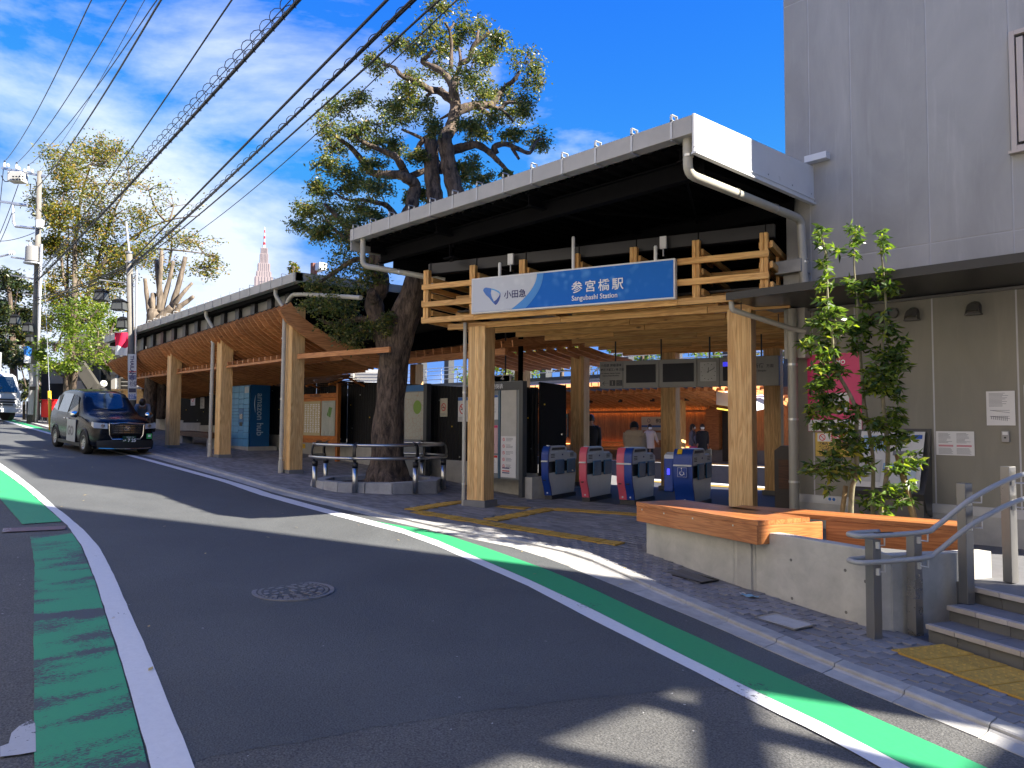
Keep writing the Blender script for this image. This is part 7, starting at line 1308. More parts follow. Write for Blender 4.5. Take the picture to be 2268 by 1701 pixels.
k2 = .2532 * d2p / FPX
lantern('street_lantern', 'highest black lantern hanging left of the slender street pole', atD(zz1(888, 1445), d2p - .1), 120 * k2, 115 * k2); lantern('street_lantern', 'pale-glassed lantern close beside the slender street pole', atD(zz1(1045, 1528), d2p - .3), 128 * k2, 112 * k2); lantern('street_lantern', 'low roofed lantern tucked against the slender street pole above the red flag', atD(zz2(1075, 105), d2p - .1), 100 * k2, 110 * k2, hang=.1)
k1 = .2532 * d1 / FPX
lantern('street_lantern', 'small lantern hanging out from the tall utility pole', atD(zz1(133, 1650), d1 - .2), 84 * k1, 95 * k1); lantern('street_lantern', 'pale small lantern close to the tall utility pole', atD(zz1(242, 1715), d1 - .4), 80 * k1, 90 * k1, hang=.1); lantern('street_lantern', 'lowest little lantern on the tall utility pole above the blue flag', atD(zz2(257, 225), d1 - .4), 60 * k1, 70 * k1, hang=.05)
def flag(name, label, quad, d, mats, split):
    T = thing(name, label, 'flag', tuple(atD(zz2(*quad[0]), d)));  tl, tr, br, bl = [atD(zz2(*q), d) for q in quad]
    for (v0, v1), mt, nm in (((0, split), mats[0], 'upper_cloth'), ((split, 1), mats[1], 'lower_cloth')):
        m = MB(); rows = []
        for i in range(9):
            v = lerp(v0, v1, i / 8); rows.append([tl.lerp(tr, u / 8).lerp(bl.lerp(br, u / 8), v - (.06 * math.sin(u * .8) if 0 < v < 1 and v not in (0, 1) else 0)) + CF * (.05 * math.sin(u * .9 + v * 3)) for u in range(9)])
        m.strip(rows); m.build(nm, mt, T, smooth=True)
flag('festival_flag', 'red and white festival flag hanging from the slender street pole', ((1000, 145), (1113, 145), (1118, 345), (1005, 340)), d2p - .15, (pm('flag_red', (.65, .01, .06), .8), pm('flag_white', (.75, .75, .75), .8)), .62); flag('festival_flag', 'blue and white festival flag on the tall utility pole', ((202, 265), (270, 265), (272, 412), (206, 408)), d1 - .4, (pm('flag_blue', (.02, .17, .55), .8, 0, .3, scale=8), bpy.data.materials['flag_white']), .55)
vsn = thing('vertical_sign', 'long white vertical sign wrapped on the slender street pole', 'sign', tuple(atD(zz2(1155, 720), d2p - .17)))
def vq(x, y, o_=.0): return atD(zz2(x, y), d2p - .16 - o_)
m = MB(); m.prism([vq(1120, 735), vq(1193, 735), vq(1193, 332), vq(1120, 332)], CF * .02); m.build('panel', pm('sign_pale', (.50, .53, .58), .5, 0, .03), vsn)
text('lettering', 'THAILAND', .34 * .5, M_navy, vsn, frame(vq(1140, 345, .02), (vq(1140, 480) - vq(1140, 345)), (vq(1175, 345) - vq(1140, 345))), depth=.001, bold=.003, sx=1.0)
for y0, y1, mt in ((482, 492, pm('stripe_red', (.5, .03, .05), .5)), (497, 504, M_navy), (515, 555, pm('photo_blue', (.12, .14, .28), .5)), (632, 668, pm('navy_block', (.012, .02, .07), .5)), (682, 725, pm('blue_block', (.02, .10, .38), .5))): m = MB(); m.prism([vq(1126, y1, .01), vq(1188, y1, .01), vq(1188, y0, .01), vq(1126, y0, .01)], CF * .008); m.build('print', mt, vsn)
text('lettering', '杉俊', .40 * .5, M_navy, vsn, frame(vq(1133, 612, .02), CR, CU), depth=.001, bold=.0, sx=.62)
for i, tx in enumerate(('西参道', '歯科')): text('lettering', tx, .085, M_txtw, vsn, frame(vq(1132, 700 + 20 * i, .02), CR, CU), depth=.001)
# wires: each hangs between the poles down the street and a pole behind the viewer
M_wire = pm('wire_black', (.012, .012, .014), .5)
def wire(label, a, tpx, z_at, r, sag=.25, name='overhead_wire', ty=0, ext=1.45, spiral=0):
    b = atZ((tpx, ty), z_at); a = Vector(a); e = a + (b - a) * ext; pts = []
    for i in range(41): t = i / 40; p = a.lerp(e, t); s_ = 4 * (t * ext) * (1 - min(1, t * ext)) if t * ext < 1 else 0; pts.append(p - UPZ * sag * s_)
    T = thing(name, label, 'wire', a, group='overhead wires'); m = MB(); m.tube(pts, r * .8, 6); m.build('cable', M_wire, T)
    if spiral:
        L_ = (e - a).length; n = int(L_ / .05); q = []; 
        for i in range(n):
            t = i / n; f = t * 40; j = min(int(f), 39); c = pts[j].lerp(pts[j + 1], f - j); ang = t * L_ / .42 * 2 * math.pi; d = (e - a).normalized(); s1 = d.cross(UPZ).normalized(); u1 = s1.cross(d); q.append(c + (s1 * math.cos(ang) + u1 * math.sin(ang)) * spiral + u1 * (spiral * .4))
        m = MB(); m.tube(q, .007, 4, cap=False); m.build('lashing_wire', M_wire, T)
pins = [atD(zz1(x, y - 5), d1) for x, y in INS]
SX = 1.0253
wire('thin power wire from the first insulator, leftmost in the sky', pins[0], 197 * SX, 9.6, .014, .35); wire('thin power wire from the second insulator of the crossarm', pins[1], 272 * SX, 9.6, .014, .35); wire('thin power wire from the third insulator of the crossarm', pins[2], 338 * SX, 9.5, .014, .35)
wire('thick sleeved power cable above the autumn tree crown', atD(zz1(272, 505), d1), 347 * SX, 8.8, .022, .35); wire('hair-thin earth wire between the power wires', atD(zz1(350, 305), d1), 312 * SX, 9.8, .008, .3)
wire('plain telephone wire slanting above the autumn tree', atD(zz1(300, 1260), d1), 500 * SX, 8.0, .017, .2)
wire('thick bundled cable with spiral lashing, middle of the sky', atD(zz1(305, 1290), d1), 645 * SX, 7.6, .040, .1, spiral=.06); wire('loose looping spiral wire beside the bundled cable', atD(zz1(300, 1235), d1), 628 * SX, 7.7, .010, .0, spiral=.075)
hub = atD(zz1(1160, 1125), d2p)
wire('black cable running from the slender pole, highest of its bundle', hub + UPZ * .15, 836 * SX, 7.2, .030, .0); wire('cable with spiral lashing from the slender pole', hub, 895 * SX, 7.1, .032, .1, spiral=.05); wire('twin cable beside the spirally lashed one', hub - UPZ * .05, 888 * SX, 7.05, .022, .12); wire('plain cable under the lashed one from the slender pole', hub - UPZ * .1, 948 * SX, 6.9, .022, .15); wire('lowest thin wire passing in front of the old tree crown', hub - UPZ * .2, 985 * SX, 6.8, .011, .45)
def span(label, a, b, r, sag): 
    T = thing('overhead_wire', label, 'wire', a, group='overhead wires'); m = MB(); m.tube([Vector(a).lerp(Vector(b), i / 16) - UPZ * sag * 4 * (i / 16) * (1 - i / 16) for i in range(17)], r, 6); m.build('cable', M_wire, T)
for i, (dy0, dy1, lab) in enumerate(((-10, 1425, 'wire swooping between the two poles, uppermost of three'), (5, 1445, 'wire swooping between the two poles, middle of three'), (25, 1480, 'wire swooping between the two poles, lowest of three'))): span(lab, atD(zz1(1150, 1120 + dy0), d2p), atD(zz1(300, dy1), d1), .022, .15)
for i, (a, b, lab) in enumerate((((30, 290), (-20, 800), 'wire dropping past the left picture edge from the crossarm'), ((160, 430), (-20, 900), 'wire dropping past the left picture edge from the switch box'), ((110, 660), (-15, 960), 'wire dropping past the left picture edge from the conduit frame'), ((300, 850), (-20, 925), 'short wire crossing from the pole to the left edge'))): span(lab, atD(zz1(*a), d1), atD(zz1(*b), d1 + 6), .016, .1)
# guy wire with yellow guard
gb_ = gnd(zz2(442, 1002)); gt = atD(zz1(390, 1260), d1 - .5); GW = thing('guy_wire', 'steel guy wire with bright yellow guard tube beside the taxi', 'guy wire', gb_); m = MB(); m.tube([gb_, atD(zz2(432, 650), (gb_ - CAM).dot(CF)), gt], .012, 6); m.build('wire', M_galv, GW)
q = atD(zz2(432, 655), (gb_ - CAM).dot(CF)); m = MB(); m.tube([gb_, gb_.lerp(q, .5), q], .06, 10); m.build('guard', M_yel, GW, smooth=True)
# red box on legs
rb0 = gnd(zz2(440, 960)); dr = (rb0 - CAM).dot(CF) + 1.5; RX = thing('red_box', 'bright red metal box on legs behind the yellow guy guard', 'box', tuple(atD(zz2(445, 950), dr)))
c_ = atD(zz2(447, 812), dr); kr = .2532 * dr / FPX; m = MB(); m.box(tuple(c_), (120 * kr, .5, 150 * kr), YAW); m.build('case', pm('box_red', (.75, .008, .012), .35, 0, .04), RX, bevel=.05); m = MB(); m.box((c_.x, c_.y, c_.z + 78 * kr), (126 * kr, .54, .04), YAW); m.build('lid', bpy.data.materials['box_red'], RX, bevel=.01)
for s_ in (-1, 1):
    for y in (-.2, .2): q = c_ + CR * (s_ * 50 * kr) + _fw0 * y; m = MB(); m.tube([(q.x, q.y, c_.z - 70 * kr), (q.x, q.y, zg(q.x) - .1)], .025, 8); m.build('leg', M_galv, RX)
# ================================================================== houses
M_hgrey = pm('house_cladding', (.12, .112, .10), .8, 0, .1, rnd=.06); M_hdark = pm('house_trim', (.05, .047, .043), .6)
HD = 37.0
def hq(x, y, o_=0): return atD(zz2(x, y), HD - o_)
HO = thing('grey_house', 'grey clad house with an outside stair behind the taxi', 'house', tuple(hq(850, 900)))
m = MB(); m.prism([hq(560, 960), hq(1060, 960), hq(1060, 250), hq(900, 120), hq(560, 180)], CF * 5); m.build('body', M_hgrey, HO)
for i in range(6): m = MB(); m.prism([hq(700 + 62 * i, 700, .0), hq(756 + 62 * i, 700, 0), hq(756 + 62 * i, 280), hq(700 + 62 * i, 280)], CF * -.04); m.build('cladding_board', M_hgrey, HO)
wdw = MB(); wdw.prism([hq(872, 575, .06), hq(990, 565, .06), hq(990, 400, .06), hq(872, 405, .06)], CF * -.05); wdw = wdw.build('window', pm('window_trim', (.20, .19, .17), .5), HO)
for a, b in ((885, 925), (937, 978)): m = MB(); m.prism([hq(a, 560, .12), hq(b, 556, .12), hq(b, 415, .12), hq(a, 418, .12)], CF * -.02); m.build('pane', M_glass, wdw)
w2 = MB(); w2.prism([hq(790, 430, .06), hq(880, 425, .06), hq(880, 340, .06), hq(790, 345, .06)], CF * -.05); w2 = w2.build('window', bpy.data.materials['window_trim'], HO); m = MB(); m.prism([hq(800, 422, .12), hq(872, 418, .12), hq(872, 350, .12), hq(800, 354, .12)], CF * -.02); m.build('pane', M_glass, w2)
m = MB(); m.beam(hq(690, 420, .8), hq(825, 620, .8), .3, .5); m.beam(hq(825, 620, .8), hq(860, 632, .8), .3, .4); m.beam(hq(860, 632, .8), hq(920, 700, .8), .3, .4); m.build('stair', pm('stair_trim', (.075, .07, .06), .6), HO); m = MB(); m.prism([hq(670, 960, .5), hq(810, 960, .5), hq(810, 690, .5), hq(740, 565, .5), hq(670, 575, .5)], CF * -.3); m.build('stair_wall', pm('house_plaster', (.30, .30, .30), .8), HO)
m = MB(); m.prism([hq(870, 330, .8), hq(1075, 460, .8), hq(1075, 370, .8), hq(850, 180, .8)], CF * 5.6); m.build('roof', M_hdark, HO); m = MB(); m.prism([hq(1000, 640, .2), hq(1035, 640, .2), hq(1035, 480, .2), hq(1000, 480, .2)], CF * -.3); m.build('downpipe', pm('house_pipe', (.33, .31, .28), .6), HO); m = MB(); m.prism([hq(990, 515, .3), hq(1070, 510, .3), hq(1070, 478, .3), hq(990, 482, .3)], CF * -.3); m.build('rain_head', bpy.data.materials['house_pipe'], HO)
for i in range(9): m = MB(); m.prism([hq(1060, 640 - 34 * i, .35), hq(1130, 640 - 34 * i, .35), hq(1130, 612 - 34 * i, .4), hq(1060, 612 - 34 * i, .4)], CF * -.05); m.build('siding_board', M_hdark, HO)
BH2 = thing('brown_shed', 'dark shuttered shed under the maple, behind the taxi', 'shed', tuple(hq(470, 900))); m = MB(); m.prism([hq(360, 960, -2), hq(560, 960, -2), hq(560, 440, -2), hq(360, 440, -2)], CF * 3); m.build('body', pm('shed_dark', (.02, .018, .016), .8), BH2); m = MB(); m.prism([hq(440, 590, -1.6), hq(560, 590, -1.6), hq(560, 430, -1.6), hq(440, 430, -1.6)], CF * -.1); m.build('sign_band', pm('shed_pale', (.28, .26, .22), .7), BH2)
for i in range(12): m = MB(); m.prism([hq(200 + 32 * i, 930, .8), hq(224 + 32 * i, 930, .8), hq(224 + 32 * i, 745, .8), hq(200 + 32 * i, 745, .8)], CF * -.03); tag(m.build('fence_board', pm('fence_brown', (.09, .07, .05), .8, rnd=.2) if 'fence_brown' not in bpy.data.materials else bpy.data.materials['fence_brown'], BH2))
WC = thing('wooden_kiosk', 'light wooden kiosk counter with a round sign behind the taxi', 'kiosk', tuple(atD(zz2(1110, 900), 28.5)))
def kq(x, y, o_=0): return atD(zz2(x, y), 28.6 - o_)
for x0, x1, y0 in ((985, 1075, 640), (1078, 1185, 640), (1188, 1250, 640)): m = MB(); m.prism([kq(x0, 990), kq(x1, 990), kq(x1, y0), kq(x0, y0)], CF * .5); m.build('panel', M_col, WC)
m = MB(); m.prism([kq(1000, 705, .03), kq(1060, 705, .03), kq(1060, 660, .03), kq(1000, 660, .03)], CF * -.02); m.build('sign', M_paper, WC); m = MB(); m.prism([kq(985, 655, .02), kq(1250, 655, .02), kq(1250, 638, .02), kq(985, 638, .02)], CF * -.1); m.build('counter_edge', M_col, WC)
FS = thing('far_shop_canopy', 'grey-roofed low shop canopy between the poles and the pruned tree', 'shop', tuple(atD(zz2(1230, 800), 31)))
def sq_(x, y, o_=0): return atD(zz2(x, y), 31 - o_)
m = MB(); m.prism([sq_(1192, 310), sq_(1330, 290), sq_(1330, 210), sq_(1192, 245)], CF * 3); m.build('roof', M_gutter, FS); m = MB(); m.prism([sq_(1200, 900, -.5), sq_(1330, 900, -.5), sq_(1330, 300, -.5), sq_(1200, 310, -.5)], CF * 2); m.build('wall', M_hdark, FS); m = MB(); m.prism([sq_(1195, 690, -.3), sq_(1330, 690, -.3), sq_(1330, 600, -.3), sq_(1195, 600, -.3)], CF * -.1); m.build('wall_band', bpy.data.materials['house_plaster'], FS)
for x in (1245, 1280): m = MB(); m.tube([sq_(x, 700, .3), sq_(x, 330, .3)], .08, 8); m.build('post', bpy.data.materials['house_pipe'], FS)
# beyond the tracks: pale house, dark retaining wall with railing
PH = thing('pale_house', 'pale house with blue-framed windows glimpsed over the black fence', 'house', tuple(atD(z5(680, 400), 46)))
def ph(x, y, o_=0): return atD(z5(x, y), 46 - o_)
m = MB(); m.prism([ph(560, 520), ph(830, 520), ph(830, 150), ph(560, 150)], CF * 6); m.build('body', pm('pale_siding', (.52, .50, .47), .7, 0, .05), PH)
for i in range(9): m = MB(); m.prism([ph(560, 180 + 26 * i, .02), ph(830, 180 + 26 * i, .02), ph(830, 178 + 26 * i, .06), ph(560, 178 + 26 * i, .06)], CF * -.03); m.build('siding_line', pm('siding_shade', (.34, .33, .32), .7) if 'siding_shade' not in bpy.data.materials else bpy.data.materials['siding_shade'], PH)
for a, b in ((645, 715), (722, 785)): w_ = MB(); w_.prism([ph(a, 300, .1), ph(b, 300, .1), ph(b, 258, .1), ph(a, 258, .1)], CF * -.05); w_ = w_.build('window', M_wht, PH); m = MB(); m.prism([ph(a + 6, 297, .18), ph(b - 6, 297, .18), ph(b - 6, 264, .18), ph(a + 6, 264, .18)], CF * -.02); m.build('pane', glassy('blue_glass', (.04, .09, .12)) if 'blue_glass' not in bpy.data.materials else bpy.data.materials['blue_glass'], w_)
m = MB(); m.prism([ph(535, 310, .5), ph(560, 310, .5), ph(560, 170, .5), ph(535, 170, .5)], CF * 1); m.build('downpipe', bpy.data.materials['house_pipe'], PH)
RW = thing('retaining_wall', 'dark slate retaining wall with pipe railing beyond the far platform', 'wall', (-30, 33, 0)); m = MB(); m.box((-25, 33.2, 1.6), (70, .4, 5.6)); m.build('wall', pm('slate_wall', (.045, .048, .052), .7, 0, .2, scale=2), RW)
for i in range(30): m = MB(); m.tube([(-50 + 1.8 * i, 33.1, 4.4), (-50 + 1.8 * i, 33.1, 5.5)], .03, 6); m.build('railing_post', M_galv, RW)
for z in (4.7, 5.0, 5.3, 5.5): m = MB(); m.tube([(-60, 33.1, z), (8, 33.1, z)], .025, 6); m.build('railing', M_galv, RW)
for i in range(14): m = MB(); m.box((-46 + 3.2 * i, 33.8, 5.0), (.5, .5, 2.2)); m.build('pier', bpy.data.materials['slate_wall'], RW)
# tower on the skyline
TWD = 900.0
def tq(x, y): return atD(DP(x, y), TWD)
TWR = thing('distant_tower', 'distant stepped pale skyscraper with red and white mast on the skyline', 'tower', tuple(tq(568, 640))); M_twr = pm('tower_stone', (.30, .245, .24), .7, 0, .02); M_twr2 = pm('tower_bay', (.25, .205, .21), .6, 0, .02)
tc0 = tq(568, 640); base_z = 0; kt = 1.0253 * TWD / FPX
def zt_(y): return tq(568, y).z
RT = Matrix.Rotation(YAW + .35, 4, 'Z')
for w, y0, y1 in ((46, 700, 600), (38, 600, 588), (31, 588, 570), (21, 570, 548), (17, 548, 535)):
    W_ = w * kt / 1.25; zb_, zt2 = (zt_(y0) if y0 < 690 else -5), zt_(y1); m = MB(); m.box((0, 0, (zb_ + zt2) / 2), (W_, W_, zt2 - zb_)); Mx = Matrix.Translation((tc0.x, tc0.y, 0)) @ RT; link('tier', m.mesh('tier', M_twr), TWR, False, Mx); nb_ = 6
    for i in range(nb_):
        for s_ in (0, 1): m = MB(); x = -W_ / 2 + W_ * (i + .5) / nb_; m.box((x, -W_ / 2 - .2, (zb_ + zt2) / 2) if s_ == 0 else (W_ / 2 + .2, x, (zb_ + zt2) / 2), (W_ / nb_ * .4, .5, zt2 - zb_ - 1) if s_ == 0 else (.5, W_ / nb_ * .4, zt2 - zb_ - 1)); link('window_bay', m.mesh('window_bay', M_twr2), TWR, False, Mx)
z_ = zt_(535); zt2 = zt_(488); n = 7
for i in range(n): m = MB(); m.tube([(tc0.x, tc0.y, lerp(z_, zt2, i / n)), (tc0.x, tc0.y, lerp(z_, zt2, (i + 1) / n))], [lerp(1.7, .3, i / n), lerp(1.7, .3, (i + 1) / n)], 8); m.build('mast_section', M_red if i % 2 else M_wht, TWR)
o = thing('rooftop_mast', 'small rusty mast behind the side canopy roof', 'mast', tuple(atD(z4(240, 560), 55))); m = MB(); m.tube([atD(z4(240, 600), 55), atD(z4(242, 450), 55)], .25, 8); m.build('pole', pm('rust', (.25, .1, .07), .8), o); m = MB(); m.box(tuple(atD(z4(290, 490), 55)), (1.2, .6, .5)); m.build('fitting', M_wht, o)

# ================================================================== taxi
M_car = pm('taxi_paint', (.004, .005, .010), .2, 0, .05, coat=0, spec=.28); M_chrome = pm('chrome', (.8, .8, .8), .08, 1, .02); M_cglass = glassy('car_glass', (.015, .022, .03), .02); M_tyre = pm('tyre', (.012, .012, .012), .8); M_rim = pm('alloy', (.5, .5, .5), .3, .8); M_plast = pm('black_plastic', (.015, .015, .016), .5); M_lens = glassy('lamp_lens', (.45, .47, .5), .05)
TXY = math.radians(2.0); txz = zg(-23.4) + .012; slope = math.atan2(zg(-23) - zg(-25.5), 2.5)
TX = thing('taxi', 'black taxi van parked at the kerb with its front towards the viewer', 'taxi', (-23.38, 5.78, txz)); TM = Matrix.Translation((-23.38, 5.78, txz)) @ Matrix.Rotation(TXY, 4, 'Z') @ Matrix.Rotation(-slope, 4, 'Y'); TX.matrix_basis = TM; WM[TX.name] = TM
# local: x forward from the front axle, y from road side (0) to kerb side (1.66), z up
CWD = 1.66
def half(st): x, zs, zb_, zr, wb, wr, wt = st; return st
STN = [ # x, sill z, belt z, top z, half width low, half width belt, half width roof
 (.80, .30, .62, .78, .58, .60, .50), (.74, .22, .70, .90, .72, .72, .60), (.60, .20, .78, .98, .79, .78, .64), (.30, .19, .86, 1.03, .82, .80, .66), (-.10, .19, .93, 1.07, .83, .81, .68), (-.42, .19, .98, 1.11, .83, .81, .70), (-.78, .19, 1.0, 1.42, .83, .81, .66), (-1.05, .19, 1.01, 1.64, .83, .81, .62), (-1.35, .19, 1.02, 1.72, .83, .81, .61), (-2.0, .19, 1.03, 1.75, .83, .81, .61), (-2.7, .19, 1.04, 1.74, .83, .81, .60), (-3.1, .20, 1.05, 1.70, .82, .80, .58), (-3.35, .24, 1.05, 1.62, .81, .79, .55), (-3.52, .30, 1.04, 1.40, .79, .77, .52), (-3.60, .36, 1.0, 1.12, .74, .73, .50)]
def sect(st):
    x, zs, zb_, zr, wl, wb, wt = st; cy = CWD / 2; h = [(wl * .86, zs), (wl * .97, zs + .06), (wl, lerp(zs, zb_, .45)), (wb * 1.0, zb_ - .06), (wb * .985, zb_), (lerp(wb, wt, .92), lerp(zb_, zr, .86)), (wt * .86, zr - .012), (wt * .5, zr), (0, zr + .012)]
    return [(x, cy - w, z) for w, z in h] + [(x, cy + w, z) for w, z in h[-2::-1]]
body = MB(); rows = [sect(s_) for s_ in STN]; body.strip(rows); body.f += [list(range(len(rows[0])))[::-1], [len(body.v) - len(rows[0]) + i for i in range(len(rows[0]))]]; body.m += [0, 0]
def tl(mb, name, mat, parent=None, bevel=0, smooth=False, auto=None):
    o = link(name, mb.mesh(name, mat, smooth), parent or TX, True) if parent is None else link(name, mb.mesh(name, mat, smooth), parent, True)
    if bevel: b_ = o.modifiers.new('bevel', 'BEVEL'); b_.width = bevel; b_.segments = 2; b_.limit_method = 'ANGLE'
    if auto: shade_auto(o, auto)
    return o
bo = tl(body, 'body', M_car, smooth=True); sd_ = bo.modifiers.new('sub', 'SUBSURF'); sd_.levels = 1; sd_.render_levels = 2
def surf(x, v, side, off=.012):
    """point on the cabin side between belt (0) and roof edge (1)"""
    xs = [s_[0] for s_ in STN][::-1]; g = lambda k: float(np.interp(x, xs, [s_[k] for s_ in STN][::-1])); zb_, zr, wb, wt = g(2), g(3), g(5), g(6); w = lerp(wb * .985, lerp(wb, wt, .92), v) + off; z = lerp(zb_, lerp(zb_, zr, .86), v); return (x, CWD / 2 + side * w, z)
for side in (-1, 1):
    for nm, pts in (('side_window', [(-.66, .06), (-1.0, .62), (-1.16, .92), (-1.62, .95), (-1.62, .06)]), ('side_window', [(-1.70, .06), (-1.70, .95), (-2.62, .95), (-2.62, .06)]), ('side_window', [(-2.70, .08), (-2.70, .94), (-3.18, .88), (-3.28, .2)])):
        m = MB(); m.add([surf(a, b, side) for a, b in pts], [list(range(len(pts)))]); tl(m, nm, M_cglass)
    for xd in (-.55, -1.66, -2.66): m = MB(); m.strip([[surf(xd, 0, side, .006), surf(xd - .008, 0, side, .006)], [(xd, CWD / 2 + side * .838, .6), (xd - .008, CWD / 2 + side * .838, .6)], [(xd, CWD / 2 + side * .815, .26), (xd - .008, CWD / 2 + side * .815, .26)]]); tl(m, 'door_seam', M_plast)
    for xd in (-1.52, -1.82): m = MB(); m.box((xd, CWD / 2 + side * .835, .90), (.17, .03, .03)); tl(m, 'door_handle', M_chrome, bevel=.006)
    m = MB(); m.box((-1.4, CWD / 2 + side * .80, .22), (2.1, .05, .10)); tl(m, 'sill', M_plast, bevel=.01)
    my = CWD / 2 + side * .98; m = MB(); m.lathe((0, 0, 0), [(0, -.09), (.07, -.08), (.095, 0), (.07, .07), (0, .09)], 12, axis='X'); me = m.mesh('mirror', M_chrome, True); link('mirror', me, TX, True, Matrix.Translation((-.35, my, 1.06)) @ Matrix.Diagonal((.8, 1.25, 1, 1))); m = MB(); m.beam((-.42, CWD / 2 + side * .80, .99), (-.36, my - side * .05, 1.03), .05, .03); tl(m, 'mirror_arm', M_plast)
# windscreen
def ws(u, t, off=.014): # u -1..1 across, t 0 cowl .. 1 header
    x = lerp(-.46, -1.12, t); xs = [s_[0] for s_ in STN][::-1]; g = lambda k: float(np.interp(x, xs, [s_[k] for s_ in STN][::-1])); zr, wt = g(3), g(6); w = wt * .95 * lerp(1.04, .98, t); z = zr - .03 * u * u + off; return (x + off * .8 - .05 * u * u, CWD / 2 + u * w, z)
m = MB(); m.strip([[ws(-.94 + 1.88 * i / 10, j / 8) for i in range(11)] for j in range(9)]); tl(m, 'windscreen', M_cglass, smooth=True)
m = MB(); m.add([ws(.30, .93, .03), ws(.15, .93, .03), ws(.15, .7, .03), ws(.30, .7, .03)], [(0, 1, 2, 3)]); tl(m, 'rear_view_mirror', M_plast); 
for u0, u1 in ((-.8, -.15), (-.05, .6)): m = MB(); m.beam(ws(u0, .02, .03), ws(u1, .10, .035), .015, .012); tl(m, 'wiper', M_plast)
m = MB(); m.box((-.62, 1.22, 1.13), (.06, .22, .09)); lampb = tl(m, 'dash_sign', M_plast, bevel=.008)
for dy in (-.06, .06): m = MB(); m.box((-.585, 1.22 + dy, 1.135), (.01, .05, .05)); tl(m, 'lit_character', pm('led_red', (.8, .1, .05), .4, emit=(1, .2, .1), es=.12) if 'led_red' not in bpy.data.materials else bpy.data.materials['led_red'], lampb)
# front: grille, lamps, bumper, plate
gr_ = MB(); gr_.prism([(.800, .46, .58), (.800, 1.20, .58), (.795, 1.26, .84), (.795, .40, .84)], (.03, 0, 0)); grl = tl(gr_, 'grille', M_plast)
for k in range(5): m = MB(); m.box((.84, .83, .62 + .05 * k), (.015, .70 + .02 * k, .014)); tl(m, 'grille_bar', M_chrome, grl)
for y in (.50, .62, .74, .92, 1.04, 1.16): m = MB(); m.box((.845, y, .72), (.012, .012, .24)); tl(m, 'grille_bar', M_plast, grl)
m = MB(); m.tube([(.83, .38, .86), (.84, .83, .885), (.83, 1.28, .86)], .018, 8); m.tube([(.82, .38, .86), (.83, .40, .55), (.83, .47, .44), (.83, 1.19, .44), (.83, 1.26, .55), (.82, 1.28, .86)], .013, 8); tl(m, 'chrome_surround', M_chrome, grl)
m = MB(); 
for rx, ry, cz in ((.085, .055, .735), (.03, .052, .735), (.07, .02, .765)): m.tube([(.858, .83 + rx * math.cos(a), cz + ry * math.sin(a)) for a in [2 * math.pi * i / 24 for i in range(25)]], .008, 6)
tl(m, 'badge', M_chrome, grl)
for side in (-1, 1):
    y0, y1 = CWD / 2 + side * .47, CWD / 2 + side * .79; m = MB(); m.add([(.80, y0, .72), (.72, y1, .74), (.52, CWD / 2 + side * .80, .80), (.52, CWD / 2 + side * .79, .90), (.70, y1, .89), (.79, y0, .86)], [(0, 1, 4, 5), (1, 2, 3, 4)]); m.v = [(x + .02, y + side * .012, z) for x, y, z in m.v]; hl = tl(m, 'headlight', M_lens)
    m = MB(); m.lathe((.80, CWD / 2 + side * .60, .80), [(.05, 0), (.05, .01), (.03, .012), (0, .012)], 14, axis='X'); tl(m, 'lamp_bulb', M_chrome, hl); m = MB(); m.box((.70, CWD / 2 + side * .77, .80), (.06, .03, .06)); tl(m, 'indicator', pm('indicator_red', (.5, .05, .03), .3) if 'indicator_red' not in bpy.data.materials else bpy.data.materials['indicator_red'], hl)
m = MB(); m.strip([[(.78, .12, .16), (.86, .4, .16), (.88, .83, .16), (.86, 1.26, .16), (.78, 1.54, .16)], [(.80, .10, .30), (.88, .4, .30), (.90, .83, .30), (.88, 1.26, .30), (.80, 1.56, .30)], [(.78, .10, .40), (.86, .4, .42), (.87, .83, .42), (.86, 1.26, .42), (.78, 1.56, .40)]]); tl(m, 'bumper', M_plast, smooth=True); m = MB(); m.tube([(.80, .16, .20), (.89, .5, .19), (.905, .83, .19), (.89, 1.16, .19), (.80, 1.5, .20)], .014, 8); tl(m, 'bumper_trim', M_chrome)
m = MB(); m.box((.915, .88, .45), (.012, .34, .17)); pl = tl(m, 'number_plate', pm('plate_green', (.008, .05, .025), .4)); 
def tt(name, body_, size, mat, loc, parent, **k): o = text(name, body_, size, mat, parent, Matrix.Identity(4), **k); o.matrix_parent_inverse = Matrix.Identity(4); o.matrix_basis = frame(loc, (0, 1, 0), (0, 0, 1)); return o
tt('plate_number', '・7 25', .12, M_txtw, (.923, .72, .375), pl, depth=.0006, bold=.003); tt('plate_number', '世田谷 530', .042, M_txtw, (.923, .80, .485), pl, depth=.0006); tt('plate_number', 'あ', .05, M_txtw, (.923, .715, .39), pl, depth=.0006)
m = MB(); m.box((.83, 1.43, .52), (.01, .14, .14)); sk = tl(m, 'green_sticker', pm('sticker_green', (.03, .40, .10), .5)); m = MB(); m.box((.837, 1.43, .53), (.004, .07, .06)); tl(m, 'sticker_mark', M_txtw, sk)
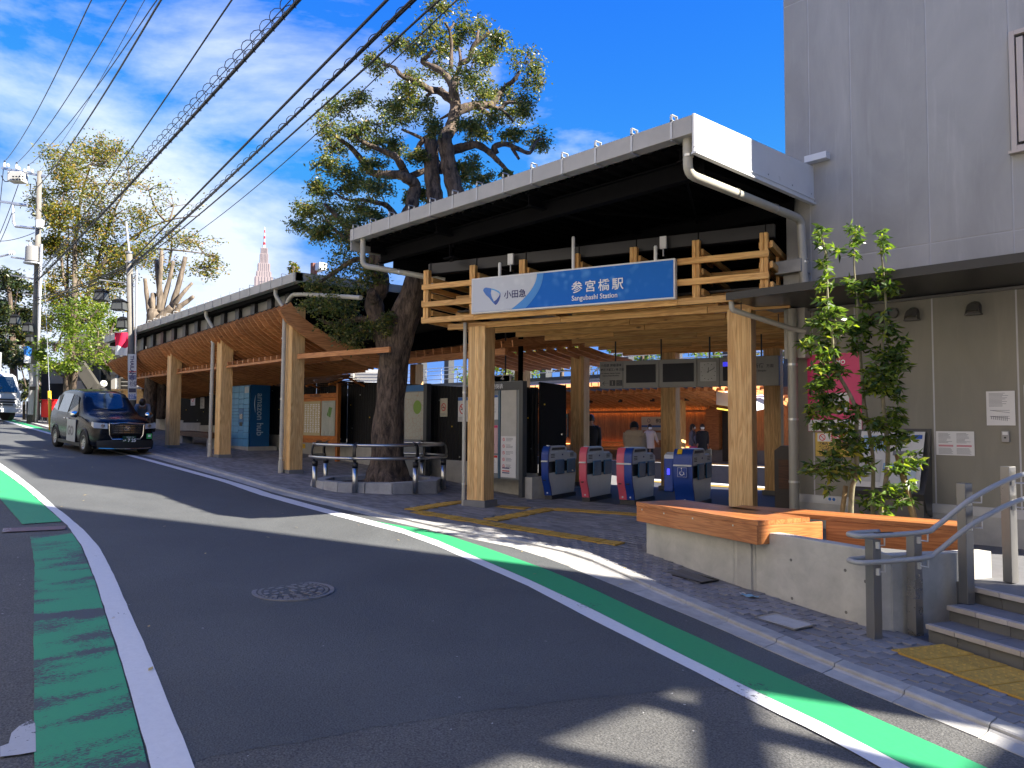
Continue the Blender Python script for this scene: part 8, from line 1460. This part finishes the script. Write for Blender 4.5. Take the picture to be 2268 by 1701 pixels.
# wheels
for ax in (0.0, -2.72):
    for side in (0, 1):
        wy = .10 if side == 0 else CWD - .10; s_ = -1 if side == 0 else 1; m = MB(); m.lathe((ax, wy, .31), [(.19, -.10), (.29, -.105), (.315, -.07), (.315, .07), (.29, .105), (.19, .10)], 28, axis='Y', cap=False); wh = tl(m, 'wheel', M_tyre, smooth=True); m = MB(); m.lathe((ax, wy + s_ * .085, .31), [(.205, .0), (.2, s_ * .02), (.17, s_ * -.01), (.03, s_ * .015), (0, s_ * .02)], 28, axis='Y'); rm = tl(m, 'rim', M_rim, wh, smooth=True)
        for k in range(10): a = 2 * math.pi * k / 10; m = MB(); m.box((ax + .12 * math.cos(a), wy + s_ * .10, .31 + .12 * math.sin(a)), (.02, .01, .02)); tl(m, 'rim_hole', M_plast, rm)
        m = MB(); m.tube([(ax + .34 * math.cos(a), CWD / 2 + s_ * .815, .31 + .36 * math.sin(a)) for a in [math.pi * i / 12 for i in range(13)]], .03, 6); tl(m, 'wheel_arch', M_plast)
m = MB(); m.box((-1.4, CWD / 2, .24), (3.6, 1.4, .16)); tl(m, 'underbody', M_plast)
m = MB(); m.lathe((-1.25, .83, 1.76), [(.10, 0), (.10, .03), (.03, .05)], 12); tl(m, 'roof_lamp_base', M_plast); m = MB(); m.lathe((-1.28, .83, 1.93), [(0, -.04), (.07, -.04), (.095, -.02), (.095, .02), (.07, .04), (0, .04)], 20, axis='X'); rl = tl(m, 'roof_lamp', M_wht, smooth=True); tt('lamp_mark', 'W', .10, pm('gold', (.3, .2, .08), .4), (-1.232, .78, 1.895), rl, depth=.001, bold=.004)
m = MB(); m.box((-1.1, CWD / 2 - .84, .58), (.80, .012, .62)); pn = tl(m, 'door_advert', pm('advert_pale', (.34, .33, .36), .3)); o = text('advert_lettering', 'GO', .36, pm('advert_ink', (.12, .10, .13), .4), pn, Matrix.Identity(4), depth=.001, bold=.012); o.matrix_parent_inverse = Matrix.Identity(4); o.matrix_basis = frame((-1.42, CWD / 2 - .85, .45), (1, 0, 0), (0, 0, 1))
# ================================================================== truck
tr0 = gnd(zz2(150, 918)); TRD = (tr0 - CAM).dot(CF); TK = thing('delivery_truck', 'white delivery truck with grey box body at the far left end of the street', 'truck', (tr0.x, tr0.y, tr0.z)); kt_ = .2532 * TRD / FPX; MK = Matrix.Translation((tr0.x, tr0.y, tr0.z)) @ Matrix.Rotation(math.radians(24), 4, 'Z'); TK.matrix_basis = MK; WM[TK.name] = MK
# local x forward (towards viewer), y across; front right (viewer) corner around y=+0
def kl(mb, name, mat, parent=None, bevel=0): o = link(name, mb.mesh(name, mat), parent or TK, True); (lambda b_: (setattr(b_, 'width', bevel), setattr(b_, 'segments', 2)))(o.modifiers.new('bevel', 'BEVEL')) if bevel else None; return o
M_tw = pm('truck_white', (.62, .63, .64), .3, 0, .05, coat=.5); M_tb = pm('truck_box', (.34, .35, .34), .45, .2, .06)
m = MB(); m.prism([(0, -1.75, .45), (.18, -1.75, .55), (.12, -1.75, 1.25), (-.25, -1.75, 2.05), (-.45, -1.75, 2.15), (-1.4, -1.75, 2.15), (-1.4, -1.75, .45)], (0, 1.8, 0)); cb = kl(m, 'cab', M_tw, None, .06)
m = MB(); m.add([(.135, -1.62, 1.28), (.135, -.10, 1.28), (-.215, -.14, 2.0), (-.215, -1.58, 2.0)], [(0, 1, 2, 3)]); m.v = [(x + .03, y, z + .01) for x, y, z in m.v]; kl(m, 'windscreen', M_cglass, cb)
for k in range(3): m = MB(); m.box((.20, -.85, .72 + .12 * k), (.02, 1.2, .06)); kl(m, 'grille_bar', M_plast if k != 1 else M_chrome, cb)
for y in (-1.5, -.2): m = MB(); m.box((.20, y, .70), (.04, .34, .16)); kl(m, 'headlight', M_lens, cb, .02); m = MB(); m.box((.0, y * 1.0 + (.32 if y > -1 else -.32), 1.55), (.08, .16, .34)); kl(m, 'mirror', M_plast, cb, .03)
m = MB(); m.box((.17, -.85, .47), (.14, 1.8, .2)); kl(m, 'bumper', M_tw, cb, .03); m = MB(); m.box((.25, -.85, .48), (.01, .34, .16)); kl(m, 'number_plate', M_paper, cb)
m = MB(); m.box((-3.6, -.85, 2.0), (4.2, 2.05, 2.4)); bx_ = kl(m, 'cargo_box', M_tb, None, .03)
for k in range(5): m = MB(); m.box((-1.488, -1.6 + .38 * k, 2.0), (.02, .03, 2.3)); kl(m, 'box_rib', M_galv, bx_)
for x in (-.55, -4.4):
    for y in (-1.6, -.1): m = MB(); m.lathe((x, y, .38), [(.2, -.12), (.38, -.12), (.38, .12), (.2, .12), (.1, .06), (0, .06)], 20, axis='Y'); kl(m, 'wheel', M_tyre)
m = MB(); m.box((-2.6, -.85, .62), (4.6, .9, .25)); kl(m, 'chassis', M_plast)
# ================================================================== people
M_skin = pm('skin', (.46, .27, .19), .55, 0, .05); M_hair = pm('hair_black', (.012, .010, .009), .5, 0, .2); M_mask = pm('mask_white', (.75, .76, .78), .8, 0, .02); M_shoe = pm('shoe', (.02, .02, .02), .5)
BASE = dict(pel=(0, 0, .92), wst=(0, 0, 1.06), che=(0, 0, 1.26), nck=(0, 0, 1.43), hd1=(0, -.015, 1.50), hd2=(0, -.02, 1.60), sl=(.17, 0, 1.36), el=(.21, .02, 1.10), wl=(.21, -.08, .88), sr=(-.17, 0, 1.36), er=(-.21, .02, 1.10), wr=(-.21, -.08, .88), hl=(.09, 0, .86), kl=(.10, -.02, .48), al=(.10, .02, .09), tl=(.10, -.14, .035), hr=(-.09, 0, .86), kr=(-.10, -.02, .48), ar=(-.10, .02, .09), tr=(-.10, -.14, .035))
RAD = dict(pel=(.15, .12), wst=(.14, .11), che=(.16, .12), nck=(.055, .055), hd1=(.075, .085), hd2=(.085, .10), s=(.065, .065), e=(.05, .05), w=(.036, .036), h=(.09, .09), k=(.062, .062), a=(.042, .042), t=(.04, .03))
EDG = [('pel', 'wst'), ('wst', 'che'), ('che', 'nck'), ('nck', 'hd1'), ('hd1', 'hd2'), ('che', 'sl'), ('sl', 'el'), ('el', 'wl'), ('che', 'sr'), ('sr', 'er'), ('er', 'wr'), ('pel', 'hl'), ('hl', 'kl'), ('kl', 'al'), ('al', 'tl'), ('pel', 'hr'), ('hr', 'kr'), ('kr', 'ar'), ('ar', 'tr')]
def person(label, loc, rz, top, legs, pose=None, h=1.66, fat=1.0, coat=None, coat_len=.5, mask=True, hair='short', cap=None, only_upper=False, group='people in the station'):
    J = dict(BASE); J.update(pose or {}); s_ = h / 1.69; T = thing('person', label, 'person', tuple(loc), rz, group); names = list(J)
    if only_upper: names = [n for n in names if n[0] not in 'hkat' or n.startswith('hd')]
    me = bpy.data.meshes.new('body'); me.from_pydata([tuple(c * s_ for c in J[n]) for n in names], [(names.index(a), names.index(b)) for a, b in EDG if a in names and b in names], [])
    o = bpy.data.objects.new('tmp', me); COL.objects.link(o); md = o.modifiers.new('skin', 'SKIN'); md.use_smooth_shade = True; sb = o.modifiers.new('sub', 'SUBSURF'); sb.levels = 2; sb.render_levels = 2
    for i, n in enumerate(names):
        r = RAD.get(n) or RAD[n[0]]; f = fat if n in ('pel', 'wst', 'che') or n[0] in 'se' and len(n) == 2 else 1; me.skin_vertices[0].data[i].radius = (r[0] * s_ * f, r[1] * s_ * f); me.skin_vertices[0].data[i].use_root = (n == 'pel')
    dg = bpy.context.evaluated_depsgraph_get(); bm_ = bpy.data.meshes.new_from_object(o.evaluated_get(dg)); bpy.data.objects.remove(o)
    for mt in (M_skin, top, legs, M_shoe): bm_.materials.append(mt)
    JV = {n: Vector(J[n]) * s_ for n in names}; mi = []
    for p in bm_.polygons:
        c = p.center; n = min(names, key=lambda k: (JV[k] - c).length); mi.append(0 if n in ('nck', 'hd1', 'hd2', 'wl', 'wr') else 1 if n in ('wst', 'che', 'sl', 'sr', 'el', 'er') else 3 if n in ('tl', 'tr') or (n in ('al', 'ar')) else 2)
    bm_.polygons.foreach_set('material_index', mi); bm_.polygons.foreach_set('use_smooth', [True] * len(mi)); body_ = link('body', bm_, T, True)
    for sd in ('l', 'r'):
        if 'w' + sd not in JV: continue
        w = JV['w' + sd]; d = (w - JV['e' + sd]).normalized(); n_ = d.cross(Vector((1, 0, 0))); n_ = n_.normalized() if n_.length > .1 else Vector((0, 1, 0)); m = MB(); pm0 = w + d * .07 * s_; m.tube([w, w + d * .05 * s_, pm0], [.03 * s_, .036 * s_, .032 * s_], 8)
        for k in range(4): a = pm0 + n_ * (.014 * (k - 1.5)) * s_; L_ = (.06, .07, .068, .052)[k] * s_; q = d * .75 + Vector((0, -.4, -.3)); m.tube([a - d * .01, a + d * L_ * .55, a + d * L_ * .55 + q.normalized() * L_ * .45], [.009, .0085, .006], 6)
        a = w + d * .03 * s_ + n_ * -.03 * s_; m.tube([a, a + (d * .6 - n_ * .7) * .04 * s_, a + (d - n_ * .45) * .065 * s_], [.011, .010, .007], 6); m.build('hand', M_skin, body_, smooth=True, local=True)
    hd = JV['hd2'] * .6 + JV['hd1'] * .4; dirh = (JV['hd2'] - JV['hd1']).normalized(); fx = Vector((0, -1, 0)); fx = (fx - dirh * fx.dot(dirh)).normalized(); rx = dirh.cross(fx)
    def hp(a, b, c): return hd + rx * a * s_ + fx * b * s_ + dirh * c * s_
    m = MB(); rows = []
    for i in range(9):
        ph_ = math.pi * i / 8 * .62; rows.append([hp(.098 * math.sin(ph_) * math.cos(t), -.018 + .118 * math.sin(ph_) * math.sin(t), .02 + .125 * math.cos(ph_) - (.09 * max(0, -math.sin(t)) if i > 5 else 0)) for t in [2 * math.pi * j / 16 for j in range(16)]])
    m.strip(rows, closed=True); hr_ = m.build('hair', cap or M_hair, T, smooth=True, local=True)
    if hair == 'long': m = MB(); m.strip([[hp(.10 * math.cos(t), -.02 - .10 * abs(math.sin(t)), z) for t in [math.pi * j / 8 for j in range(9)]] for z in (.08, 0, -.08, -.16)]); m.build('hair', M_hair, T, smooth=True, local=True)
    if hair == 'bun': m = MB(); c = hp(0, -.13, .06); m.lathe(tuple(c), [(0, -.04), (.04, -.02), (.045, .01), (.02, .04), (0, .045)], 10); m.build('hair_bun', M_hair, T, smooth=True, local=True)
    m = MB(); m.add([hp(0, .098, .0), hp(.012, .085, -.018), hp(-.012, .085, -.018), hp(0, .085, .03)], [(0, 1, 3), (0, 3, 2), (0, 2, 1)]); m.build('nose', M_skin, body_, local=True)
    for e in (-1, 1): m = MB(); m.lathe(tuple(hp(.032 * e, .083, .028)), [(0, -.008), (.011, 0), (0, .008)], 8); m.build('eye', M_txtb, body_, local=True); m = MB(); m.lathe(tuple(hp(.088 * e, -.01, .01)), [(0, -.028), (.014, 0), (0, .03)], 8); m.build('ear', M_skin, body_, local=True)
    m = MB(); m.beam(hp(-.022, .086, -.045), hp(.022, .086, -.045), .006, .006); m.build('mouth', pm('lip', (.3, .1, .09), .5) if 'lip' not in bpy.data.materials else bpy.data.materials['lip'], body_, local=True)
    if mask: m = MB(); m.strip([[hp(.075 * math.sin(t) * k, .03 + .075 * math.cos(t) * k, z) for t in [-1.25 + 2.5 * j / 8 for j in range(9)]] for z, k in ((.012, 1.0), (-.03, 1.12), (-.065, 1.0), (-.08, .8))]); m.build('mask', M_mask, T, smooth=True, local=True)
    if coat:
        pel, che, nck = JV['pel'], JV['che'], JV['nck']; low = pel - Vector((0, 0, coat_len)); sp_ = [(low, .215, .175), (lerp(low, pel, .5), .205, .165), (pel, .20, .155), (JV['wst'], .19, .145), (che, .205, .15), (lerp(che, nck, .55), .19, .12), (lerp(che, nck, .9), .10, .08)]
        m = MB(); m.strip([[c + Vector((a * s_ * fat * math.cos(t), b * s_ * fat * math.sin(t), 0)) for t in [2 * math.pi * j / 20 for j in range(20)]] for c, a, b in sp_], closed=True); m.build('coat', coat, T, smooth=True, local=True)
        for sd in ('l', 'r'): m = MB(); m.tube(catmull([JV['s' + sd], JV['e' + sd], JV['w' + sd]], 4), [.078 * s_ * fat, .076 * s_ * fat, .074 * s_ * fat, .07 * s_, .066 * s_, .06 * s_, .058 * s_, .055 * s_, .052 * s_], 12); m.build('sleeve', coat, T, smooth=True, local=True)
    return T
M_beige = pm('coat_beige', (.46, .38, .29), .85, 0, .08); M_dk = pm('coat_black', (.012, .012, .014), .85, 0, .1); M_gj = pm('jacket_grey', (.12, .12, .14), .8, 0, .1); M_trs = pm('trousers_dark', (.02, .022, .03), .85, 0, .1); M_crm = pm('cardigan_cream', (.62, .52, .42), .85, 0, .06); M_shirt = pm('shirt_grey', (.22, .24, .28), .85, 0, .06); M_pink = pm('pink_cloth', (.70, .12, .22), .8)
def onz(p, z=0.0, d=20): q = atD(p, d); return (q.x, q.y, z)
person('person in a dark coat standing half hidden behind the inner timber column', onz(z7(556, 800), 0, 20.6), math.radians(40), M_dk, M_trs, h=1.80, coat=M_dk, coat_len=.35, mask=False, group=None)
bend = dict(wst=(0, -.04, 1.04), che=(.04, -.16, 1.22), nck=(.07, -.28, 1.34), hd1=(.08, -.35, 1.38), hd2=(.09, -.42, 1.45), sl=(.20, -.18, 1.30), sr=(-.12, -.18, 1.30), el=(.24, -.26, 1.06), wl=(.22, -.42, .96), er=(-.17, -.20, 1.04), wr=(-.16, -.30, .86))
person('person in a beige coat bending forward at the double ticket gate', onz(z7(895, 800), 0, 17.2), math.radians(-155), M_beige, M_trs, bend, h=1.74, fat=1.15, coat=M_beige, coat_len=.3, mask=False, cap=pm('cap_dark', (.02, .022, .026), .8), group=None)
person('woman in a cream cardigan and mask on the far platform', onz(z7(1015, 800), 0, 31), math.radians(55), M_crm, M_trs, dict(el=(.28, .04, 1.12), wl=(.34, -.06, .92)), h=1.58, coat=M_crm, coat_len=.25, hair='bun', group='people on the far platform')
person('person in a grey jacket with a backpack on the far platform', onz(z7(1348, 800), 0, 30.6), math.radians(120), M_gj, pm('jeans_pale', (.30, .36, .45), .8), h=1.60, coat=M_gj, coat_len=.12, hair='long', group='people on the far platform')
person('woman in a long black coat and mask on the far platform', onz(z7(1425, 800), 0, 30.2), math.radians(40), M_dk, M_trs, h=1.60, coat=M_dk, coat_len=.55, hair='long', group='people on the far platform')
seat_pose = dict(pel=(0, .1, .52), wst=(0, .06, .68), che=(0, -.02, .88), nck=(0, -.08, 1.04), hd1=(0, -.11, 1.10), hd2=(0, -.13, 1.19), sl=(.17, -.03, .98), sr=(-.17, -.03, .98), el=(.22, -.12, .74), er=(-.22, -.12, .74), wl=(.12, -.32, .66), wr=(-.12, -.32, .66), hl=(.1, .05, .50), hr=(-.1, .05, .50), kl=(.12, -.38, .50), kr=(-.12, -.38, .50), al=(.12, -.36, .09), ar=(-.12, -.36, .09), tl=(.12, -.50, .04), tr=(-.12, -.50, .04))
person('person in dark clothes seated on the far platform bench', (-24.35, 28.0, 0), math.radians(20), M_dk, M_trs, seat_pose, h=1.69, coat=M_dk, coat_len=.05, group='people on the far platform')
tb_ = atD(z7(1370, 830), 30.5); bgp = thing('backpack', 'black and silver backpack on the person in the grey jacket', 'backpack', tuple(tb_)); m = MB(); m.lathe((tb_.x, tb_.y, tb_.z - .18), [(.10, 0), (.14, .06), (.15, .25), (.12, .36), (0, .42)], 14); m.build('pack', pm('pack_grey', (.30, .30, .32), .6), bgp, smooth=True); m = MB(); m.box((tb_.x - .1, tb_.y, tb_.z), (.14, .2, .36), .6); m.build('pocket', M_dk, bgp, bevel=.03)
m = MB(); q = atD(z7(1358, 880), 30.4); m.lathe((q.x, q.y, q.z - .05), [(.17, 0), (.19, .04), (.17, .09)], 14); tag(m.build('pink_jumper', M_pink, smooth=True), 'pink jumper tied round the waist of the backpack carrier', 'jumper')
q = atD(z7(1452, 925), 29.8); hb = thing('handbag', 'black handbag held by the woman in the black coat', 'handbag', tuple(q)); m = MB(); m.box(tuple(q), (.42, .14, .34), .6); m.build('bag', M_dk, hb, bevel=.03); m = MB(); m.tube([q + Vector((-.12, -.08, .16)), q + Vector((-.08, -.05, .36)), q + Vector((.08, .05, .36)), q + Vector((.12, .08, .16))], .012, 6); m.build('handle', M_dk, hb)
lean = dict(wst=(0, -.05, 1.02), che=(0, -.22, 1.16), nck=(0, -.36, 1.24), hd1=(0, -.42, 1.28), hd2=(0, -.50, 1.33), sl=(.17, -.26, 1.24), sr=(-.17, -.26, 1.24), el=(.2, -.34, 1.0), er=(-.2, -.34, 1.0), wl=(.16, -.5, .9), wr=(-.16, -.5, .9))
pp = atD(zz2(1250, 840), 24.3); person('person in a grey shirt and mask leaning over beside the taxi', (pp.x, pp.y, zg(pp.x) + .03), math.radians(70), M_shirt, M_trs, lean, h=1.72, mask=True, group=None)
dv = TM @ Vector((-1.25, .42, 0)); person('masked taxi driver sitting behind the windscreen', (dv.x, dv.y, dv.z - .02), TXY + math.radians(90), M_dk, M_dk, {k: (v[0], v[1], v[2] - .02) for k, v in seat_pose.items()}, h=1.60, only_upper=True, group=None)
